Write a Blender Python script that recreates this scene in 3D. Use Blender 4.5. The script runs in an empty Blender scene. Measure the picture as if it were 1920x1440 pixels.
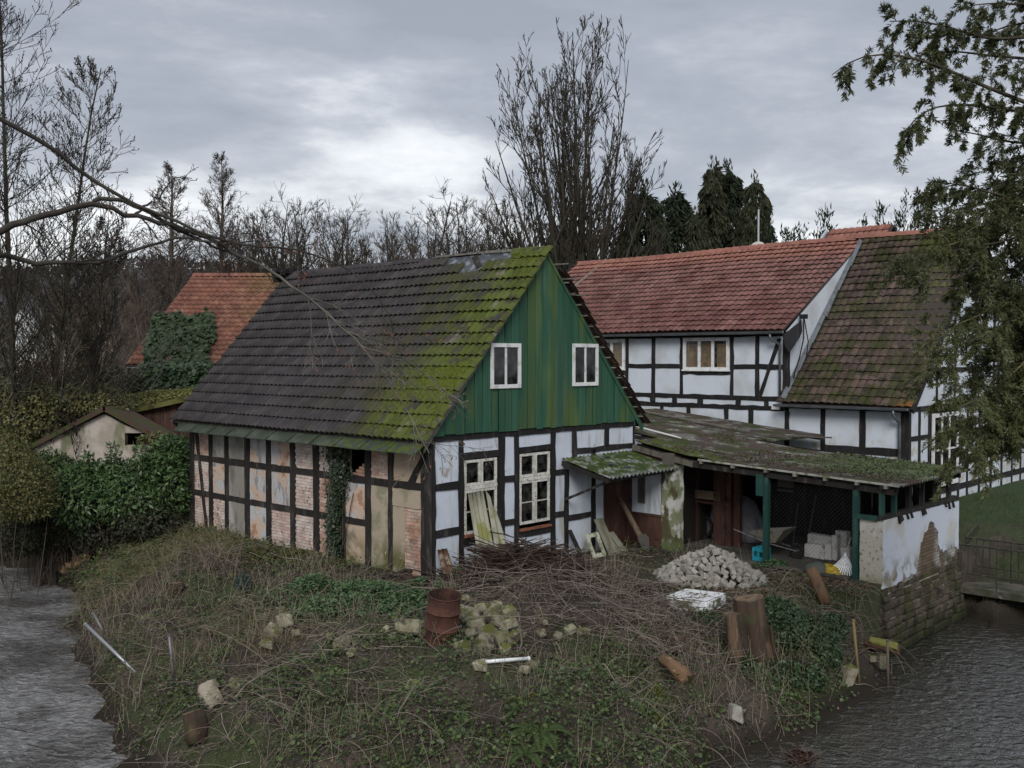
import bpy, bmesh, math, random
import numpy as np
from mathutils import Vector, Matrix, Euler, Quaternion

R = random.Random(7)
NR = np.random.default_rng(11)
scene = bpy.context.scene
COL = scene.collection

# ------------------------------------------------------------------ camera
F, CX, CY, YH, CAMH = 1867.0, 960.0, 720.0, 672.0, 4.8      # focal length in photo pixels, centre, horizon row, eye height
PITCH = math.atan((CY - YH) / F)
cd = bpy.data.cameras.new('camera'); cam = bpy.data.objects.new('camera', cd); COL.objects.link(cam)
cd.sensor_width = 36.0; cd.lens = 36.0 * F / 1920.0; cd.clip_end = 3000.0; cd.clip_start = 0.1
cam.location = (0, 0, CAMH); cam.rotation_euler = (math.pi / 2 - PITCH, 0, 0)
scene.camera = cam

# ------------------------------------------------------------------ light
SUN_EL, SUN_AZ = math.radians(36), math.radians(184)           # azimuth clockwise from +Y: low veiled sun behind the camera, almost straight behind
sd = bpy.data.lights.new('sun', 'SUN'); sd.energy = 0.95; sd.angle = math.radians(24); sd.color = (1.0, 0.975, 0.94)
sun = bpy.data.objects.new('sun', sd); COL.objects.link(sun)
_sv = Vector((math.sin(SUN_AZ) * math.cos(SUN_EL), math.cos(SUN_AZ) * math.cos(SUN_EL), math.sin(SUN_EL)))
sun.rotation_euler = (-_sv).to_track_quat('-Z', 'Y').to_euler()

world = bpy.data.worlds.new('World'); scene.world = world; world.use_nodes = True
def build_world():
    nt = world.node_tree; nt.nodes.clear(); N = nt.nodes.new; L = nt.links.new
    out = N('ShaderNodeOutputWorld'); mix = N('ShaderNodeMixShader')
    sky = N('ShaderNodeTexSky'); sky.sky_type = 'NISHITA'; sky.sun_disc = False
    sky.sun_elevation = SUN_EL; sky.sun_rotation = SUN_AZ; sky.air_density = 1.0; sky.dust_density = 2.0
    b1 = N('ShaderNodeBackground'); b1.inputs[1].default_value = 0.10; L(sky.outputs[0], b1.inputs[0])
    tc = N('ShaderNodeTexCoord'); sep = N('ShaderNodeSeparateXYZ'); L(tc.outputs['Generated'], sep.inputs[0])
    def m(op, a, b=None):
        n = N('ShaderNodeMath'); n.operation = op
        for i, q in enumerate((a, b)):
            if q is None: continue
            if isinstance(q, (int, float)): n.inputs[i].default_value = q
            else: L(q, n.inputs[i])
        return n.outputs[0]
    zc = m('ADD', m('MAXIMUM', sep.outputs[2], 0.0), 0.24)          # flat cloud deck seen in perspective
    cb = N('ShaderNodeCombineXYZ'); L(m('DIVIDE', sep.outputs[0], zc), cb.inputs[0]); L(m('DIVIDE', sep.outputs[1], zc), cb.inputs[1])
    mp = N('ShaderNodeMapping'); L(cb.outputs[0], mp.inputs[0]); mp.inputs['Location'].default_value = (4.4, 10.1, 0.0); mp.inputs['Scale'].default_value = (0.72, 0.95, 1)
    n1 = N('ShaderNodeTexNoise'); n1.inputs['Scale'].default_value = 1.0; n1.inputs['Detail'].default_value = 7; n1.inputs['Roughness'].default_value = 0.56; n1.inputs['Distortion'].default_value = 0.35
    L(mp.outputs[0], n1.inputs['Vector'])
    n2 = N('ShaderNodeTexNoise'); n2.inputs['Scale'].default_value = 3.8; n2.inputs['Detail'].default_value = 6; n2.inputs['Roughness'].default_value = 0.6
    L(mp.outputs[0], n2.inputs['Vector'])
    s = m('ADD', m('MULTIPLY', n1.outputs['Fac'], 0.74), m('MULTIPLY', n2.outputs['Fac'], 0.26))
    r = N('ShaderNodeValToRGB'); L(s, r.inputs[0]); e = r.color_ramp.elements
    e[0].position = 0.40; e[0].color = (0.158, 0.169, 0.193, 1)
    e[1].position = 0.66; e[1].color = (0.50, 0.503, 0.505, 1)
    for p, c in ((0.46, (0.188, 0.198, 0.222, 1)), (0.51, (0.24, 0.25, 0.272, 1)), (0.56, (0.35, 0.357, 0.37, 1))):
        q = e.new(p); q.color = c
    b2 = N('ShaderNodeBackground'); L(r.outputs[0], b2.inputs[0]); b2.inputs[1].default_value = 1.0
    mix.inputs[0].default_value = 0.93; L(b1.outputs[0], mix.inputs[1]); L(b2.outputs[0], mix.inputs[2]); L(mix.outputs[0], out.inputs[0])
build_world()
vs = scene.view_settings; vs.view_transform = 'Standard'; vs.look = 'None'; vs.gamma = 1.0; vs.exposure = 1.2; vs.use_curve_mapping = False
cy = scene.cycles
cy.max_bounces = 5; cy.diffuse_bounces = 3; cy.glossy_bounces = 2; cy.transparent_max_bounces = 8; cy.transmission_bounces = 2
cy.use_denoising = True
try: cy.denoiser = 'OPENIMAGEDENOISE'
except Exception: pass
cy.caustics_reflective = cy.caustics_refractive = False

# ------------------------------------------------------------------ places: from a direction of view to a point on a known plane
CAM = np.array([0.0, 0.0, CAMH]); _c, _s = math.cos(PITCH), math.sin(PITCH)
def ray(px, py):
    a, b = (px - CX) / F, -(py - CY) / F
    return np.array([a, _c + b * _s, -_s + b * _c])
def atz(px, py, z=0.0):
    d = ray(px, py); return CAM + d * ((z - CAMH) / d[2])
def aty(px, py, Y):
    d = ray(px, py); return CAM + d * (Y / d[1])
HC = atz(810, 1088, 0)                                           # near corner of the main house
HA = math.atan(F / 1960.0); HROT = math.pi / 2 - HA
HU = np.array([math.sin(HA), math.cos(HA), 0.0]); HV = np.array([-HU[1], HU[0], 0.0])
def hw(u, v, z=0.0): return HC + HU * u + HV * v + np.array([0, 0, z])
def toh(P):
    d = np.asarray(P) - HC; return np.array([d @ HU, d @ HV, P[2]])
def onu(px, py, val):
    d = ray(px, py); t = (val - (CAM - HC) @ HU) / (d @ HU); return toh(CAM + t * d)
def onv(px, py, val):
    d = ray(px, py); t = (val - (CAM - HC) @ HV) / (d @ HV); return toh(CAM + t * d)

# ------------------------------------------------------------------ materials
def mat(name, base, layers=(), rough=0.85, spec=0.25, bump=None, rnd=0.0, metallic=0.0, coord='pos', hue=0.0, sss=None):
    mt = bpy.data.materials.new(name); mt.use_nodes = True; nt = mt.node_tree; N = nt.nodes.new; L = nt.links.new
    bs = nt.nodes['Principled BSDF']; bs.inputs['Roughness'].default_value = rough; bs.inputs['Metallic'].default_value = metallic
    bs.inputs['Specular IOR Level'].default_value = spec
    if coord == 'pos': co = N('ShaderNodeNewGeometry').outputs['Position']
    else: co = N('ShaderNodeTexCoord').outputs['Object']
    def setv(sock, q):
        if hasattr(q, 'node'): L(q, sock)
        else: sock.default_value = q
    def math_(op, a, b):
        n = N('ShaderNodeMath'); n.operation = op; setv(n.inputs[0], a); setv(n.inputs[1], b); return n.outputs[0]
    def noise(sc, det=4, st=(1, 1, 1), off=0.0, ro=0.55, dist=0.0):
        mp = N('ShaderNodeMapping'); L(co, mp.inputs[0]); mp.inputs['Scale'].default_value = st; mp.inputs['Location'].default_value = (off, off * 1.7, off * .6)
        n = N('ShaderNodeTexNoise'); n.inputs['Scale'].default_value = sc; n.inputs['Detail'].default_value = det; n.inputs['Roughness'].default_value = ro; n.inputs['Distortion'].default_value = dist
        L(mp.outputs[0], n.inputs['Vector']); return n.outputs['Fac']
    def rng(v, lo, hi, a=0.0, b=1.0):
        n = N('ShaderNodeMapRange'); n.interpolation_type = 'SMOOTHSTEP'; L(v, n.inputs[0])
        for i, q in enumerate((lo, hi, a, b)): n.inputs[i + 1].default_value = q
        return n.outputs[0]
    def along(ax, lo, hi):
        d = N('ShaderNodeVectorMath'); d.operation = 'DOT_PRODUCT'; L(co, d.inputs[0]); d.inputs[1].default_value = ax
        return rng(d.outputs['Value'], lo, hi)
    col = None
    def mixc(fac, a, b, mode='MIX'):
        n = N('ShaderNodeMix'); n.data_type = 'RGBA'; n.blend_type = mode; setv(n.inputs[0], fac)
        for i, q in ((6, a), (7, b)):
            if hasattr(q, 'node'): L(q, n.inputs[i])
            else: n.inputs[i].default_value = (*q, 1.0)
        return n.outputs[2]
    col = base; masks = []
    if rnd or hue:
        oi = N('ShaderNodeObjectInfo').outputs['Random']; isl = N('ShaderNodeNewGeometry').outputs['Random Per Island']
        rr = math_('FRACT', math_('ADD', oi, isl), 0.0)
    for lc, mk in layers:
        f = None
        for k in (mk if isinstance(mk, (list, tuple)) else (mk,)):
            if 'n' in k: g = rng(noise(k['n'], k.get('det', 4), k.get('st', (1, 1, 1)), k.get('off', 0.0), k.get('ro', .55), k.get('dist', 0.0)), k['lo'], k['hi'])
            elif 'ax' in k: g = along(k['ax'], k['lo'], k['hi'])
            elif 'up' in k:
                ge = N('ShaderNodeNewGeometry'); sp = N('ShaderNodeSeparateXYZ'); L(ge.outputs['Normal'], sp.inputs[0]); g = rng(sp.outputs[2], k['lo'], k['hi'])
            elif 'rnd' in k: g = rng(rr, k['lo'], k['hi'])
            if k.get('inv'): g = math_('SUBTRACT', 1.0, g)
            if 'mul' in k: g = math_('MULTIPLY', g, k['mul'])
            f = g if f is None else (math_('MAXIMUM', f, g) if k.get('or') else math_('MULTIPLY', f, g))
        masks.append(f); col = mixc(f, col, lc)
    if rnd or hue:
        hs = N('ShaderNodeHueSaturation')
        if hasattr(col, 'node'): L(col, hs.inputs['Color'])
        else: hs.inputs['Color'].default_value = (*col, 1)
        L(rng2(N, L, rr, 1 - rnd, 1 + rnd), hs.inputs['Value'])
        if hue: L(rng2(N, L, math_('FRACT', math_('MULTIPLY', rr, 7.31), 0.0), .5 - hue, .5 + hue), hs.inputs['Hue'])
        col = hs.outputs[0]
    if hasattr(col, 'node'): L(col, bs.inputs['Base Color'])
    else: bs.inputs['Base Color'].default_value = (*col, 1)
    if bump:
        sc, stg = bump[0], bump[1]; st = bump[2] if len(bump) > 2 else (1, 1, 1)
        b = N('ShaderNodeBump'); b.inputs['Strength'].default_value = stg; b.inputs['Distance'].default_value = 0.02
        L(noise(sc, 5, st, 3.3, .65), b.inputs['Height']); L(b.outputs[0], bs.inputs['Normal'])
    return mt
def rng2(N, L, v, a, b):
    n = N('ShaderNodeMapRange'); L(v, n.inputs[0]); n.inputs[3].default_value = a; n.inputs[4].default_value = b; return n.outputs[0]

def leafmat(name, cols, rough=0.5, spec=0.4, big=None, trans=0.25):
    mt = bpy.data.materials.new(name); mt.use_nodes = True; nt = mt.node_tree; N = nt.nodes.new; L = nt.links.new
    bs = nt.nodes['Principled BSDF']; bs.inputs['Roughness'].default_value = rough; bs.inputs['Specular IOR Level'].default_value = spec
    g = N('ShaderNodeNewGeometry'); r = N('ShaderNodeValToRGB'); L(g.outputs['Random Per Island'], r.inputs[0])
    e = r.color_ramp.elements; n = len(cols)
    e[0].color = (*cols[0], 1); e[1].color = (*cols[-1], 1); e[1].position = 1.0
    for i in range(1, n - 1):
        q = e.new(i / (n - 1)); q.color = (*cols[i], 1)
    col = r.outputs[0]
    if big:
        no = N('ShaderNodeTexNoise'); no.inputs['Scale'].default_value = big[1]; L(g.outputs['Position'], no.inputs['Vector'])
        mr = N('ShaderNodeMapRange'); mr.interpolation_type = 'SMOOTHSTEP'; L(no.outputs['Fac'], mr.inputs[0]); mr.inputs[1].default_value = big[2]; mr.inputs[2].default_value = big[3]
        mx = N('ShaderNodeMix'); mx.data_type = 'RGBA'; L(mr.outputs[0], mx.inputs[0]); L(col, mx.inputs[6]); mx.inputs[7].default_value = (*big[0], 1); col = mx.outputs[2]
    L(col, bs.inputs['Base Color'])
    if trans:
        out = nt.nodes['Material Output']; tr = N('ShaderNodeBsdfTranslucent'); L(col, tr.inputs[0]); ms = N('ShaderNodeMixShader'); ms.inputs[0].default_value = trans
        L(bs.outputs[0], ms.inputs[1]); L(tr.outputs[0], ms.inputs[2]); L(ms.outputs[0], out.inputs[0])
    return mt

HUt, HVt = tuple(HU), tuple(HV)
hc_u, hc_v = float(HC @ HU), float(HC @ HV)                       # offsets of the house frame along its own axes
def AU(lo, hi): return {'ax': HUt, 'lo': lo + hc_u, 'hi': hi + hc_u}
def AV(lo, hi): return {'ax': HVt, 'lo': lo + hc_v, 'hi': hi + hc_v}
def AZ(lo, hi): return {'ax': (0, 0, 1), 'lo': lo, 'hi': hi}

# ------------------------------------------------------------------ mesh helpers
def link(o, parent=None, **kw):
    COL.objects.link(o)
    if parent is not None: o.parent = parent
    for k, q in kw.items(): o[k] = q
    return o
def mesh(name, v, f, m, smooth=False):
    me = bpy.data.meshes.new(name); me.from_pydata([tuple(p) for p in v], [], [tuple(q) for q in f])
    if m is not None: me.materials.append(m)
    if smooth:
        me.polygons.foreach_set('use_smooth', [True] * len(me.polygons))
    me.update(); return me
def npmesh(name, V, Fa, m, smooth=False):
    """V (n,3), Fa (k,3|4) int array"""
    me = bpy.data.meshes.new(name); V = np.asarray(V, np.float32); Fa = np.asarray(Fa, np.int32); k, s = Fa.shape
    me.vertices.add(len(V)); me.vertices.foreach_set('co', V.ravel())
    me.loops.add(k * s); me.loops.foreach_set('vertex_index', Fa.ravel())
    me.polygons.add(k); me.polygons.foreach_set('loop_start', np.arange(0, k * s, s, dtype=np.int32)); me.polygons.foreach_set('loop_total', np.full(k, s, np.int32))
    if smooth: me.polygons.foreach_set('use_smooth', np.ones(k, bool))
    if m is not None: me.materials.append(m)
    me.update(calc_edges=True); return me
def thing(name, label, cat, loc=(0, 0, 0), rz=0.0, group=None, rot=None):
    o = bpy.data.objects.new(name, None); o.empty_display_size = 0.1; COL.objects.link(o)
    o.location = tuple(loc); o.rotation_euler = rot if rot is not None else (0, 0, rz); o['label'] = label; o['category'] = cat
    if group: o['group'] = group
    return o
def ob(name, me, parent=None, loc=None, rot=None, mtx=None, **kw):
    o = bpy.data.objects.new(name, me)
    link(o, parent, **kw)
    if mtx is not None: o.matrix_basis = mtx
    else:
        if loc is not None: o.location = tuple(loc)
        if rot is not None: o.rotation_euler = rot
    return o

class MB:
    off = (0.0, 0.0, 0.0)                                         # origin of the thing being built, in house coordinates
    def __init__(self): self.v, self.f = [], []
    def add(self, v, f):
        n = len(self.v); self.v += [tuple(p) for p in v]; self.f += [tuple(i + n for i in q) for q in f]; return self
    def box(self, x0, x1, y0, y1, z0, z1, j=0.0):
        P = [(x, y, z) for x in (x0, x1) for y in (y0, y1) for z in (z0, z1)]
        if j: P = [tuple(c + R.uniform(-j, j) for c in p) for p in P]
        return self.add(P, [(0, 1, 3, 2), (4, 6, 7, 5), (0, 4, 5, 1), (2, 3, 7, 6), (0, 2, 6, 4), (1, 5, 7, 3)])
    def hexa(self, P):                                            # 8 points: bottom loop 0-3, top loop 4-7
        return self.add(P, [(3, 2, 1, 0), (4, 5, 6, 7), (0, 1, 5, 4), (1, 2, 6, 5), (2, 3, 7, 6), (3, 0, 4, 7)])
    def beam(self, a, b, w, h, up=(0, 0, 1)):                     # bar from a to b, w across, h along up
        a, b = Vector(a), Vector(b); d = (b - a).normalized(); up = Vector(up); s = d.cross(up)
        if s.length < 1e-4: s = d.cross(Vector((1, 0, 0)))
        s.normalize(); n = s.cross(d).normalized(); s *= w / 2; n *= h / 2
        return self.hexa([a - s - n, a + s - n, b + s - n, b - s - n, a - s + n, a + s + n, b + s + n, b - s + n])
    def tube(self, pts, rad, n=6, cap=True):
        pts = [Vector(p) for p in pts]
        if isinstance(rad, (int, float)): rad = [rad] * len(pts)
        b0 = len(self.v); ref = Vector((0, 0, 1)); 
        for i, p in enumerate(pts):
            d = (pts[min(i + 1, len(pts) - 1)] - pts[max(i - 1, 0)]).normalized()
            s = d.cross(ref)
            if s.length < 0.1: s = d.cross(Vector((1, 0, 0)))
            s.normalize(); t = d.cross(s)
            for k in range(n):
                a = 2 * math.pi * k / n; q = p + (s * math.cos(a) + t * math.sin(a)) * rad[i]; self.v.append(tuple(q))
        for i in range(len(pts) - 1):
            for k in range(n):
                a = b0 + i * n + k; c = b0 + i * n + (k + 1) % n; self.f.append((a, c, c + n, a + n))
        if cap:
            self.f.append(tuple(b0 + k for k in range(n))[::-1]); e = b0 + (len(pts) - 1) * n; self.f.append(tuple(e + k for k in range(n)))
        return self
    def prism(self, poly, fn, d0, d1):                            # poly of (a,b); fn(a,b,d)->point
        n = len(poly); b = len(self.v)
        self.v += [tuple(fn(a, c, d0)) for a, c in poly] + [tuple(fn(a, c, d1)) for a, c in poly]
        self.f.append(tuple(b + i for i in range(n))); self.f.append(tuple(b + n + i for i in range(n))[::-1])
        for i in range(n):
            j = (i + 1) % n; self.f.append((b + j, b + i, b + n + i, b + n + j))
        return self
    def lathe(self, prof, n=16, c=(0, 0, 0)):
        b = len(self.v)
        for r, z in prof:
            for k in range(n):
                a = 2 * math.pi * k / n; self.v.append((c[0] + r * math.cos(a), c[1] + r * math.sin(a), c[2] + z))
        for i in range(len(prof) - 1):
            for k in range(n):
                p = b + i * n + k; q = b + i * n + (k + 1) % n; self.f.append((p, q, q + n, p + n))
        return self
    def me(self, name, m, smooth=False):
        o = MB.off; v = self.v if o == (0.0, 0.0, 0.0) else [(p[0] - o[0], p[1] - o[1], p[2] - o[2]) for p in self.v]
        return mesh(name, v, self.f, m, smooth)
    def build(self, name, m, parent=None, smooth=False, bevel=0.0, **kw):
        o = ob(name, self.me(name, m, smooth), parent, **kw)
        if bevel:
            md = o.modifiers.new('bevel', 'BEVEL'); md.width = bevel; md.segments = 1; md.limit_method = 'ANGLE'; md.angle_limit = 0.7
        return o

_lat = np.random.default_rng(5).random((256, 256))
def vnoise(x, y):
    x = np.asarray(x, float); y = np.asarray(y, float); xi = np.floor(x).astype(int); yi = np.floor(y).astype(int); fx = x - xi; fy = y - yi
    fx = fx * fx * (3 - 2 * fx); fy = fy * fy * (3 - 2 * fy); g = lambda a, b: _lat[a & 255, b & 255]
    return (g(xi, yi) * (1 - fx) + g(xi + 1, yi) * fx) * (1 - fy) + (g(xi, yi + 1) * (1 - fx) + g(xi + 1, yi + 1) * fx) * fy
def fbm(x, y, o=4):
    s, a, t = 0, 1.0, 0
    for i in range(o): s = s + a * vnoise(x * 2 ** i + 17 * i, y * 2 ** i + 31 * i); t += a; a *= .5
    return s / t
# ------------------------------------------------------------------ terrain and water
WZ = -1.7
def _w(px, py): p = atz(px, py, WZ); return (p[0], p[1])
WALL_V, SH_U = -6.91, 7.1
LAND = [(-120, 40), (-40, 33.5), (-22, 32), (-15.2, 30.9), _w(89, 1062), _w(140, 1110), _w(150, 1150), _w(146, 1200), _w(160, 1250), _w(185, 1315), _w(213, 1373), _w(250, 1440),
        (-4.6, 14.0), (-2.2, 13.2), (0.4, 13.1), (2.2, 13.9), _w(1363, 1427), _w(1420, 1405), _w(1475, 1389), _w(1526, 1357), _w(1567, 1341), _w(1612, 1312), _w(1660, 1287),
        tuple(hw(6.9, -6.97)[:2]), tuple(hw(11.6, -6.97)[:2]), _w(1870, 1178), (13.6, 24.6), (30, 22), (120, 20), (120, 900), (-120, 900)]
def seg_dist(X, Y, poly, closed=True, upto=None):
    d = np.full(X.shape, 1e9)
    n = len(poly)
    for i in range(n if closed else n - 1):
        (ax, ay), (bx, by) = poly[i], poly[(i + 1) % n]; dx, dy = bx - ax, by - ay; L2 = dx * dx + dy * dy + 1e-9
        t = np.clip(((X - ax) * dx + (Y - ay) * dy) / L2, 0, 1); d = np.minimum(d, np.hypot(X - ax - t * dx, Y - ay - t * dy))
    return d
def inside(X, Y, poly):
    c = np.zeros(X.shape, bool); n = len(poly)
    for i in range(n):
        (ax, ay), (bx, by) = poly[i], poly[(i + 1) % n]
        if ay == by: continue
        c ^= ((ay > Y) != (by > Y)) & (X < (bx - ax) * (Y - ay) / (by - ay) + ax)
    return c
LEFTB = [(-200, 36), (-40, 29), (-21, 27.5), (-17, 24), (-12.5, 17.5), (-10.5, 12), (-10, 6), (-10, -20), (-200, -20)]
def ground(X, Y):
    X = np.asarray(X, float); Y = np.asarray(Y, float)
    rough = (fbm(X * 1.3, Y * 1.3, 4) - .5); rough2 = fbm(X * .35 + 9, Y * .35, 3) - .5
    d = seg_dist(X, Y, LAND[:-4], False); d = np.where(inside(X, Y, LAND), d, -d) + rough * .35
    hd = np.interp(d, [-1.5, -.4, 0, .3, .9, 2.0, 3.3, 4.6, 6.5, 9], [-2.6, -2.0, -1.72, -1.18, -.86, -.60, -.34, -.16, -.1, -.1])
    # house coordinates
    U = (X - HC[0]) * HU[0] + (Y - HC[1]) * HU[1]; V = (X - HC[0]) * HV[0] + (Y - HC[1]) * HV[1]
    calm = np.clip((d - 1.0) / 5, 0, 1)
    h = hd + rough * np.interp(d, [-1, 0, 2, 8], [.1, .8, .8, .25]) * 0.7 + (fbm(X * 2.7 + 5, Y * 2.7, 3) - .5) * np.interp(d, [0, .5, 4, 7], [.1, .7, .6, .08]) + rough2 * .3 * (1 - calm)
    # behind the wall of the shed the yard is held up by masonry
    shed = (U > SH_U - .9) & (U < 17.4) & (V > WALL_V) & (V < 6)
    h = np.where(shed, np.where(U > SH_U, -.17, np.maximum(h, -.17 - .25 * (SH_U - U))), h)
    yard = np.clip(1 - np.hypot(np.maximum(np.maximum(3.5 - U, U - 8), 0), np.maximum(np.maximum(-5.6 - V, V - 0), 0)) / 1.6, 0, 1)
    h = h * (1 - yard) + (-.17 + rough * .07) * yard
    near = np.clip(1 - np.hypot(np.maximum(np.maximum(-.2 - U, U - 4), 0), np.maximum(np.maximum(-.1 - V, V - 10.4), 0)) / 1.8, 0, 1)
    h = h * (1 - near) + (-.02 - .04 * np.maximum(U, 0) + rough * .16) * near
    mound = .42 * np.exp(-(((X + 7.6) / 1.5) ** 2 + ((Y - 23.2) / 1.6) ** 2)); h = h + mound
    h = h + .5 * np.exp(-(((X - .6) / 1.5) ** 2 + ((Y - 19.3) / 1.1) ** 2))          # rise under the brushwood
    e = seg_dist(X, Y, LEFTB[:-2], False); e = np.where(inside(X, Y, LEFTB), e, -e) + rough * .5
    h2 = np.interp(e, [-1.5, -.3, 0, .6, 2, 6], [-2.6, -2, -1.7, -1.1, -.5, .2]) + rough * .3
    h = np.maximum(h, h2)
    back = np.clip((Y - 45) / 60, 0, 1)
    h = h * (1 - back) + (-.5 + rough2 * .6) * back
    far = np.clip((Y - 230) / 330, 0, 1); far = far * far * (3 - 2 * far)
    ridge = (36 + 17 * np.exp(-((X + 240) / 150) ** 2)) * (.82 + .36 * fbm(X * .012, Y * .006, 4))
    return h + far * ridge
def grounds(x, y): return float(ground(np.array([x]), np.array([y]))[0])
def build_ground():
    xs = np.concatenate([np.linspace(-400, -40, 37)[:-1], np.linspace(-40, -16, 25)[:-1], np.linspace(-16, 16, 230)[:-1], np.linspace(16, 40, 25)[:-1], np.linspace(40, 400, 37)])
    ys = np.concatenate([np.linspace(-40, 10, 11)[:-1], np.linspace(10, 34, 175)[:-1], np.linspace(34, 60, 27)[:-1], np.linspace(60, 250, 20)[:-1], np.linspace(250, 900, 30)])
    X, Y = np.meshgrid(xs, ys, indexing='ij'); Zz = ground(X, Y)
    V = np.stack([X, Y, Zz], -1).reshape(-1, 3); ny = len(ys)
    i, j = np.meshgrid(np.arange(len(xs) - 1), np.arange(ny - 1), indexing='ij'); a = (i * ny + j).ravel()
    Fa = np.stack([a, a + ny, a + ny + 1, a + 1], 1)
    m = mat('soil', (0.034, 0.028, 0.022), [
        ((0.062, 0.050, 0.039), {'n': 1.7, 'lo': .45, 'hi': .65}),
        ((0.035, 0.045, 0.018), {'n': .55, 'lo': .48, 'hi': .62, 'off': 4}),
        ((0.12, 0.10, 0.082), {'n': 38, 'lo': .60, 'hi': .68, 'det': 2}),
        ((0.028, 0.050, 0.018), [{'ax': (0.2, 1, 0), 'lo': 31, 'hi': 34}, {'n': .3, 'lo': .2, 'hi': .55}]),
        ((0.020, 0.016, 0.012), [AZ(-1.15, -1.6)]),
        ((0.050, 0.048, 0.050), [{'ax': (0, 1, 0), 'lo': 180, 'hi': 300}, {'n': .05, 'lo': .3, 'hi': .6}]),
        ((0.030, 0.030, 0.036), [{'ax': (0, 1, 0), 'lo': 180, 'hi': 300}, {'n': .08, 'lo': .45, 'hi': .6, 'off': 7}]),
    ], rough=.95, bump=(14, .9))
    ob('ground', npmesh('ground', V, Fa, m, True), kind='structure')
build_ground()

def build_water():
    xs = np.linspace(-70, 70, 281); ys = np.linspace(-20, 46, 133); X, Y = np.meshgrid(xs, ys, indexing='ij')
    V = np.stack([X, Y, np.full_like(X, WZ)], -1).reshape(-1, 3); ny = len(ys)
    i, j = np.meshgrid(np.arange(len(xs) - 1), np.arange(ny - 1), indexing='ij'); a = (i * ny + j).ravel(); Fa = np.stack([a, a + ny, a + ny + 1, a + 1], 1)
    mt = bpy.data.materials.new('river'); mt.use_nodes = True; nt = mt.node_tree; N = nt.nodes.new; L = nt.links.new
    bs = nt.nodes['Principled BSDF']; bs.inputs['Base Color'].default_value = (.050, .046, .038, 1); bs.inputs['Roughness'].default_value = .035; bs.inputs['IOR'].default_value = 1.45; bs.inputs['Specular IOR Level'].default_value = 1.0
    g = N('ShaderNodeNewGeometry'); mp = N('ShaderNodeMapping'); L(g.outputs['Position'], mp.inputs[0]); mp.inputs['Rotation'].default_value = (0, 0, .35); mp.inputs['Scale'].default_value = (1.0, 1.25, 1)
    n1 = N('ShaderNodeTexNoise'); n1.inputs['Scale'].default_value = 3.6; n1.inputs['Detail'].default_value = 3; n1.inputs['Distortion'].default_value = .6; n1.inputs['Roughness'].default_value = .6; L(mp.outputs[0], n1.inputs['Vector'])
    b = N('ShaderNodeBump'); b.inputs['Strength'].default_value = 1.0; b.inputs['Distance'].default_value = .075; L(n1.outputs['Fac'], b.inputs['Height']); L(b.outputs[0], bs.inputs['Normal'])
    # silty water breaking into pale crests
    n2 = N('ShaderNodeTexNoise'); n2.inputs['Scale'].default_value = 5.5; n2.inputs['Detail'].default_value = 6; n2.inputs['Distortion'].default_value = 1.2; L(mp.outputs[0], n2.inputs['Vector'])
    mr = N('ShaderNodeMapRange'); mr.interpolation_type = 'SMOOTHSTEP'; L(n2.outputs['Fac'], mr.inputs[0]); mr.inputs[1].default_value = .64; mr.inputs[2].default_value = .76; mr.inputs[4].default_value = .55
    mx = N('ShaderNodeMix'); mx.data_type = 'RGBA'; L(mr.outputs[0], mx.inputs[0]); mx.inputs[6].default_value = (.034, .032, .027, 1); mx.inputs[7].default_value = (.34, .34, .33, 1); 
    sx = N('ShaderNodeSeparateXYZ'); L(g.outputs['Position'], sx.inputs[0]); ms = N('ShaderNodeMapRange'); ms.interpolation_type = 'SMOOTHSTEP'; L(sx.outputs[0], ms.inputs[0])   # left arm: sky reflection on the broken water put into a paler colour
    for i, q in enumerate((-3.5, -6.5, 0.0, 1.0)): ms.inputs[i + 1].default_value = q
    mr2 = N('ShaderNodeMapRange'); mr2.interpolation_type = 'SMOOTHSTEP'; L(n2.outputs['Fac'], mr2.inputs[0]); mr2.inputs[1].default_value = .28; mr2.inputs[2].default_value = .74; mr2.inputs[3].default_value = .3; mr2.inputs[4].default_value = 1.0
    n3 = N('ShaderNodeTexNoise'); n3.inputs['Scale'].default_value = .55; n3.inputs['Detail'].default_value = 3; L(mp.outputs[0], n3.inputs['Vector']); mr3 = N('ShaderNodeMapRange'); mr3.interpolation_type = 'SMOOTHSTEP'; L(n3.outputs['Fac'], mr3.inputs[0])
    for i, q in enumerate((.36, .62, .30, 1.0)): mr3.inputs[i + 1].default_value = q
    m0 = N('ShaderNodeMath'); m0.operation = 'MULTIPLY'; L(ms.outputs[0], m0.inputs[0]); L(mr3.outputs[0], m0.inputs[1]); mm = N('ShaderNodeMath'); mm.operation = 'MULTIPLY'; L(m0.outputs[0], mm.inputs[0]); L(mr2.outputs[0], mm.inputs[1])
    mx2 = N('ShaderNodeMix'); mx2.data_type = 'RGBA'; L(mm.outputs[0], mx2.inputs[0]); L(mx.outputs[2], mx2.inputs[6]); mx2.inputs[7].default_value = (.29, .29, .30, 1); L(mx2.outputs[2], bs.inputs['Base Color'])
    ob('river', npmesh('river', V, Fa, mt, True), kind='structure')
build_water()
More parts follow.
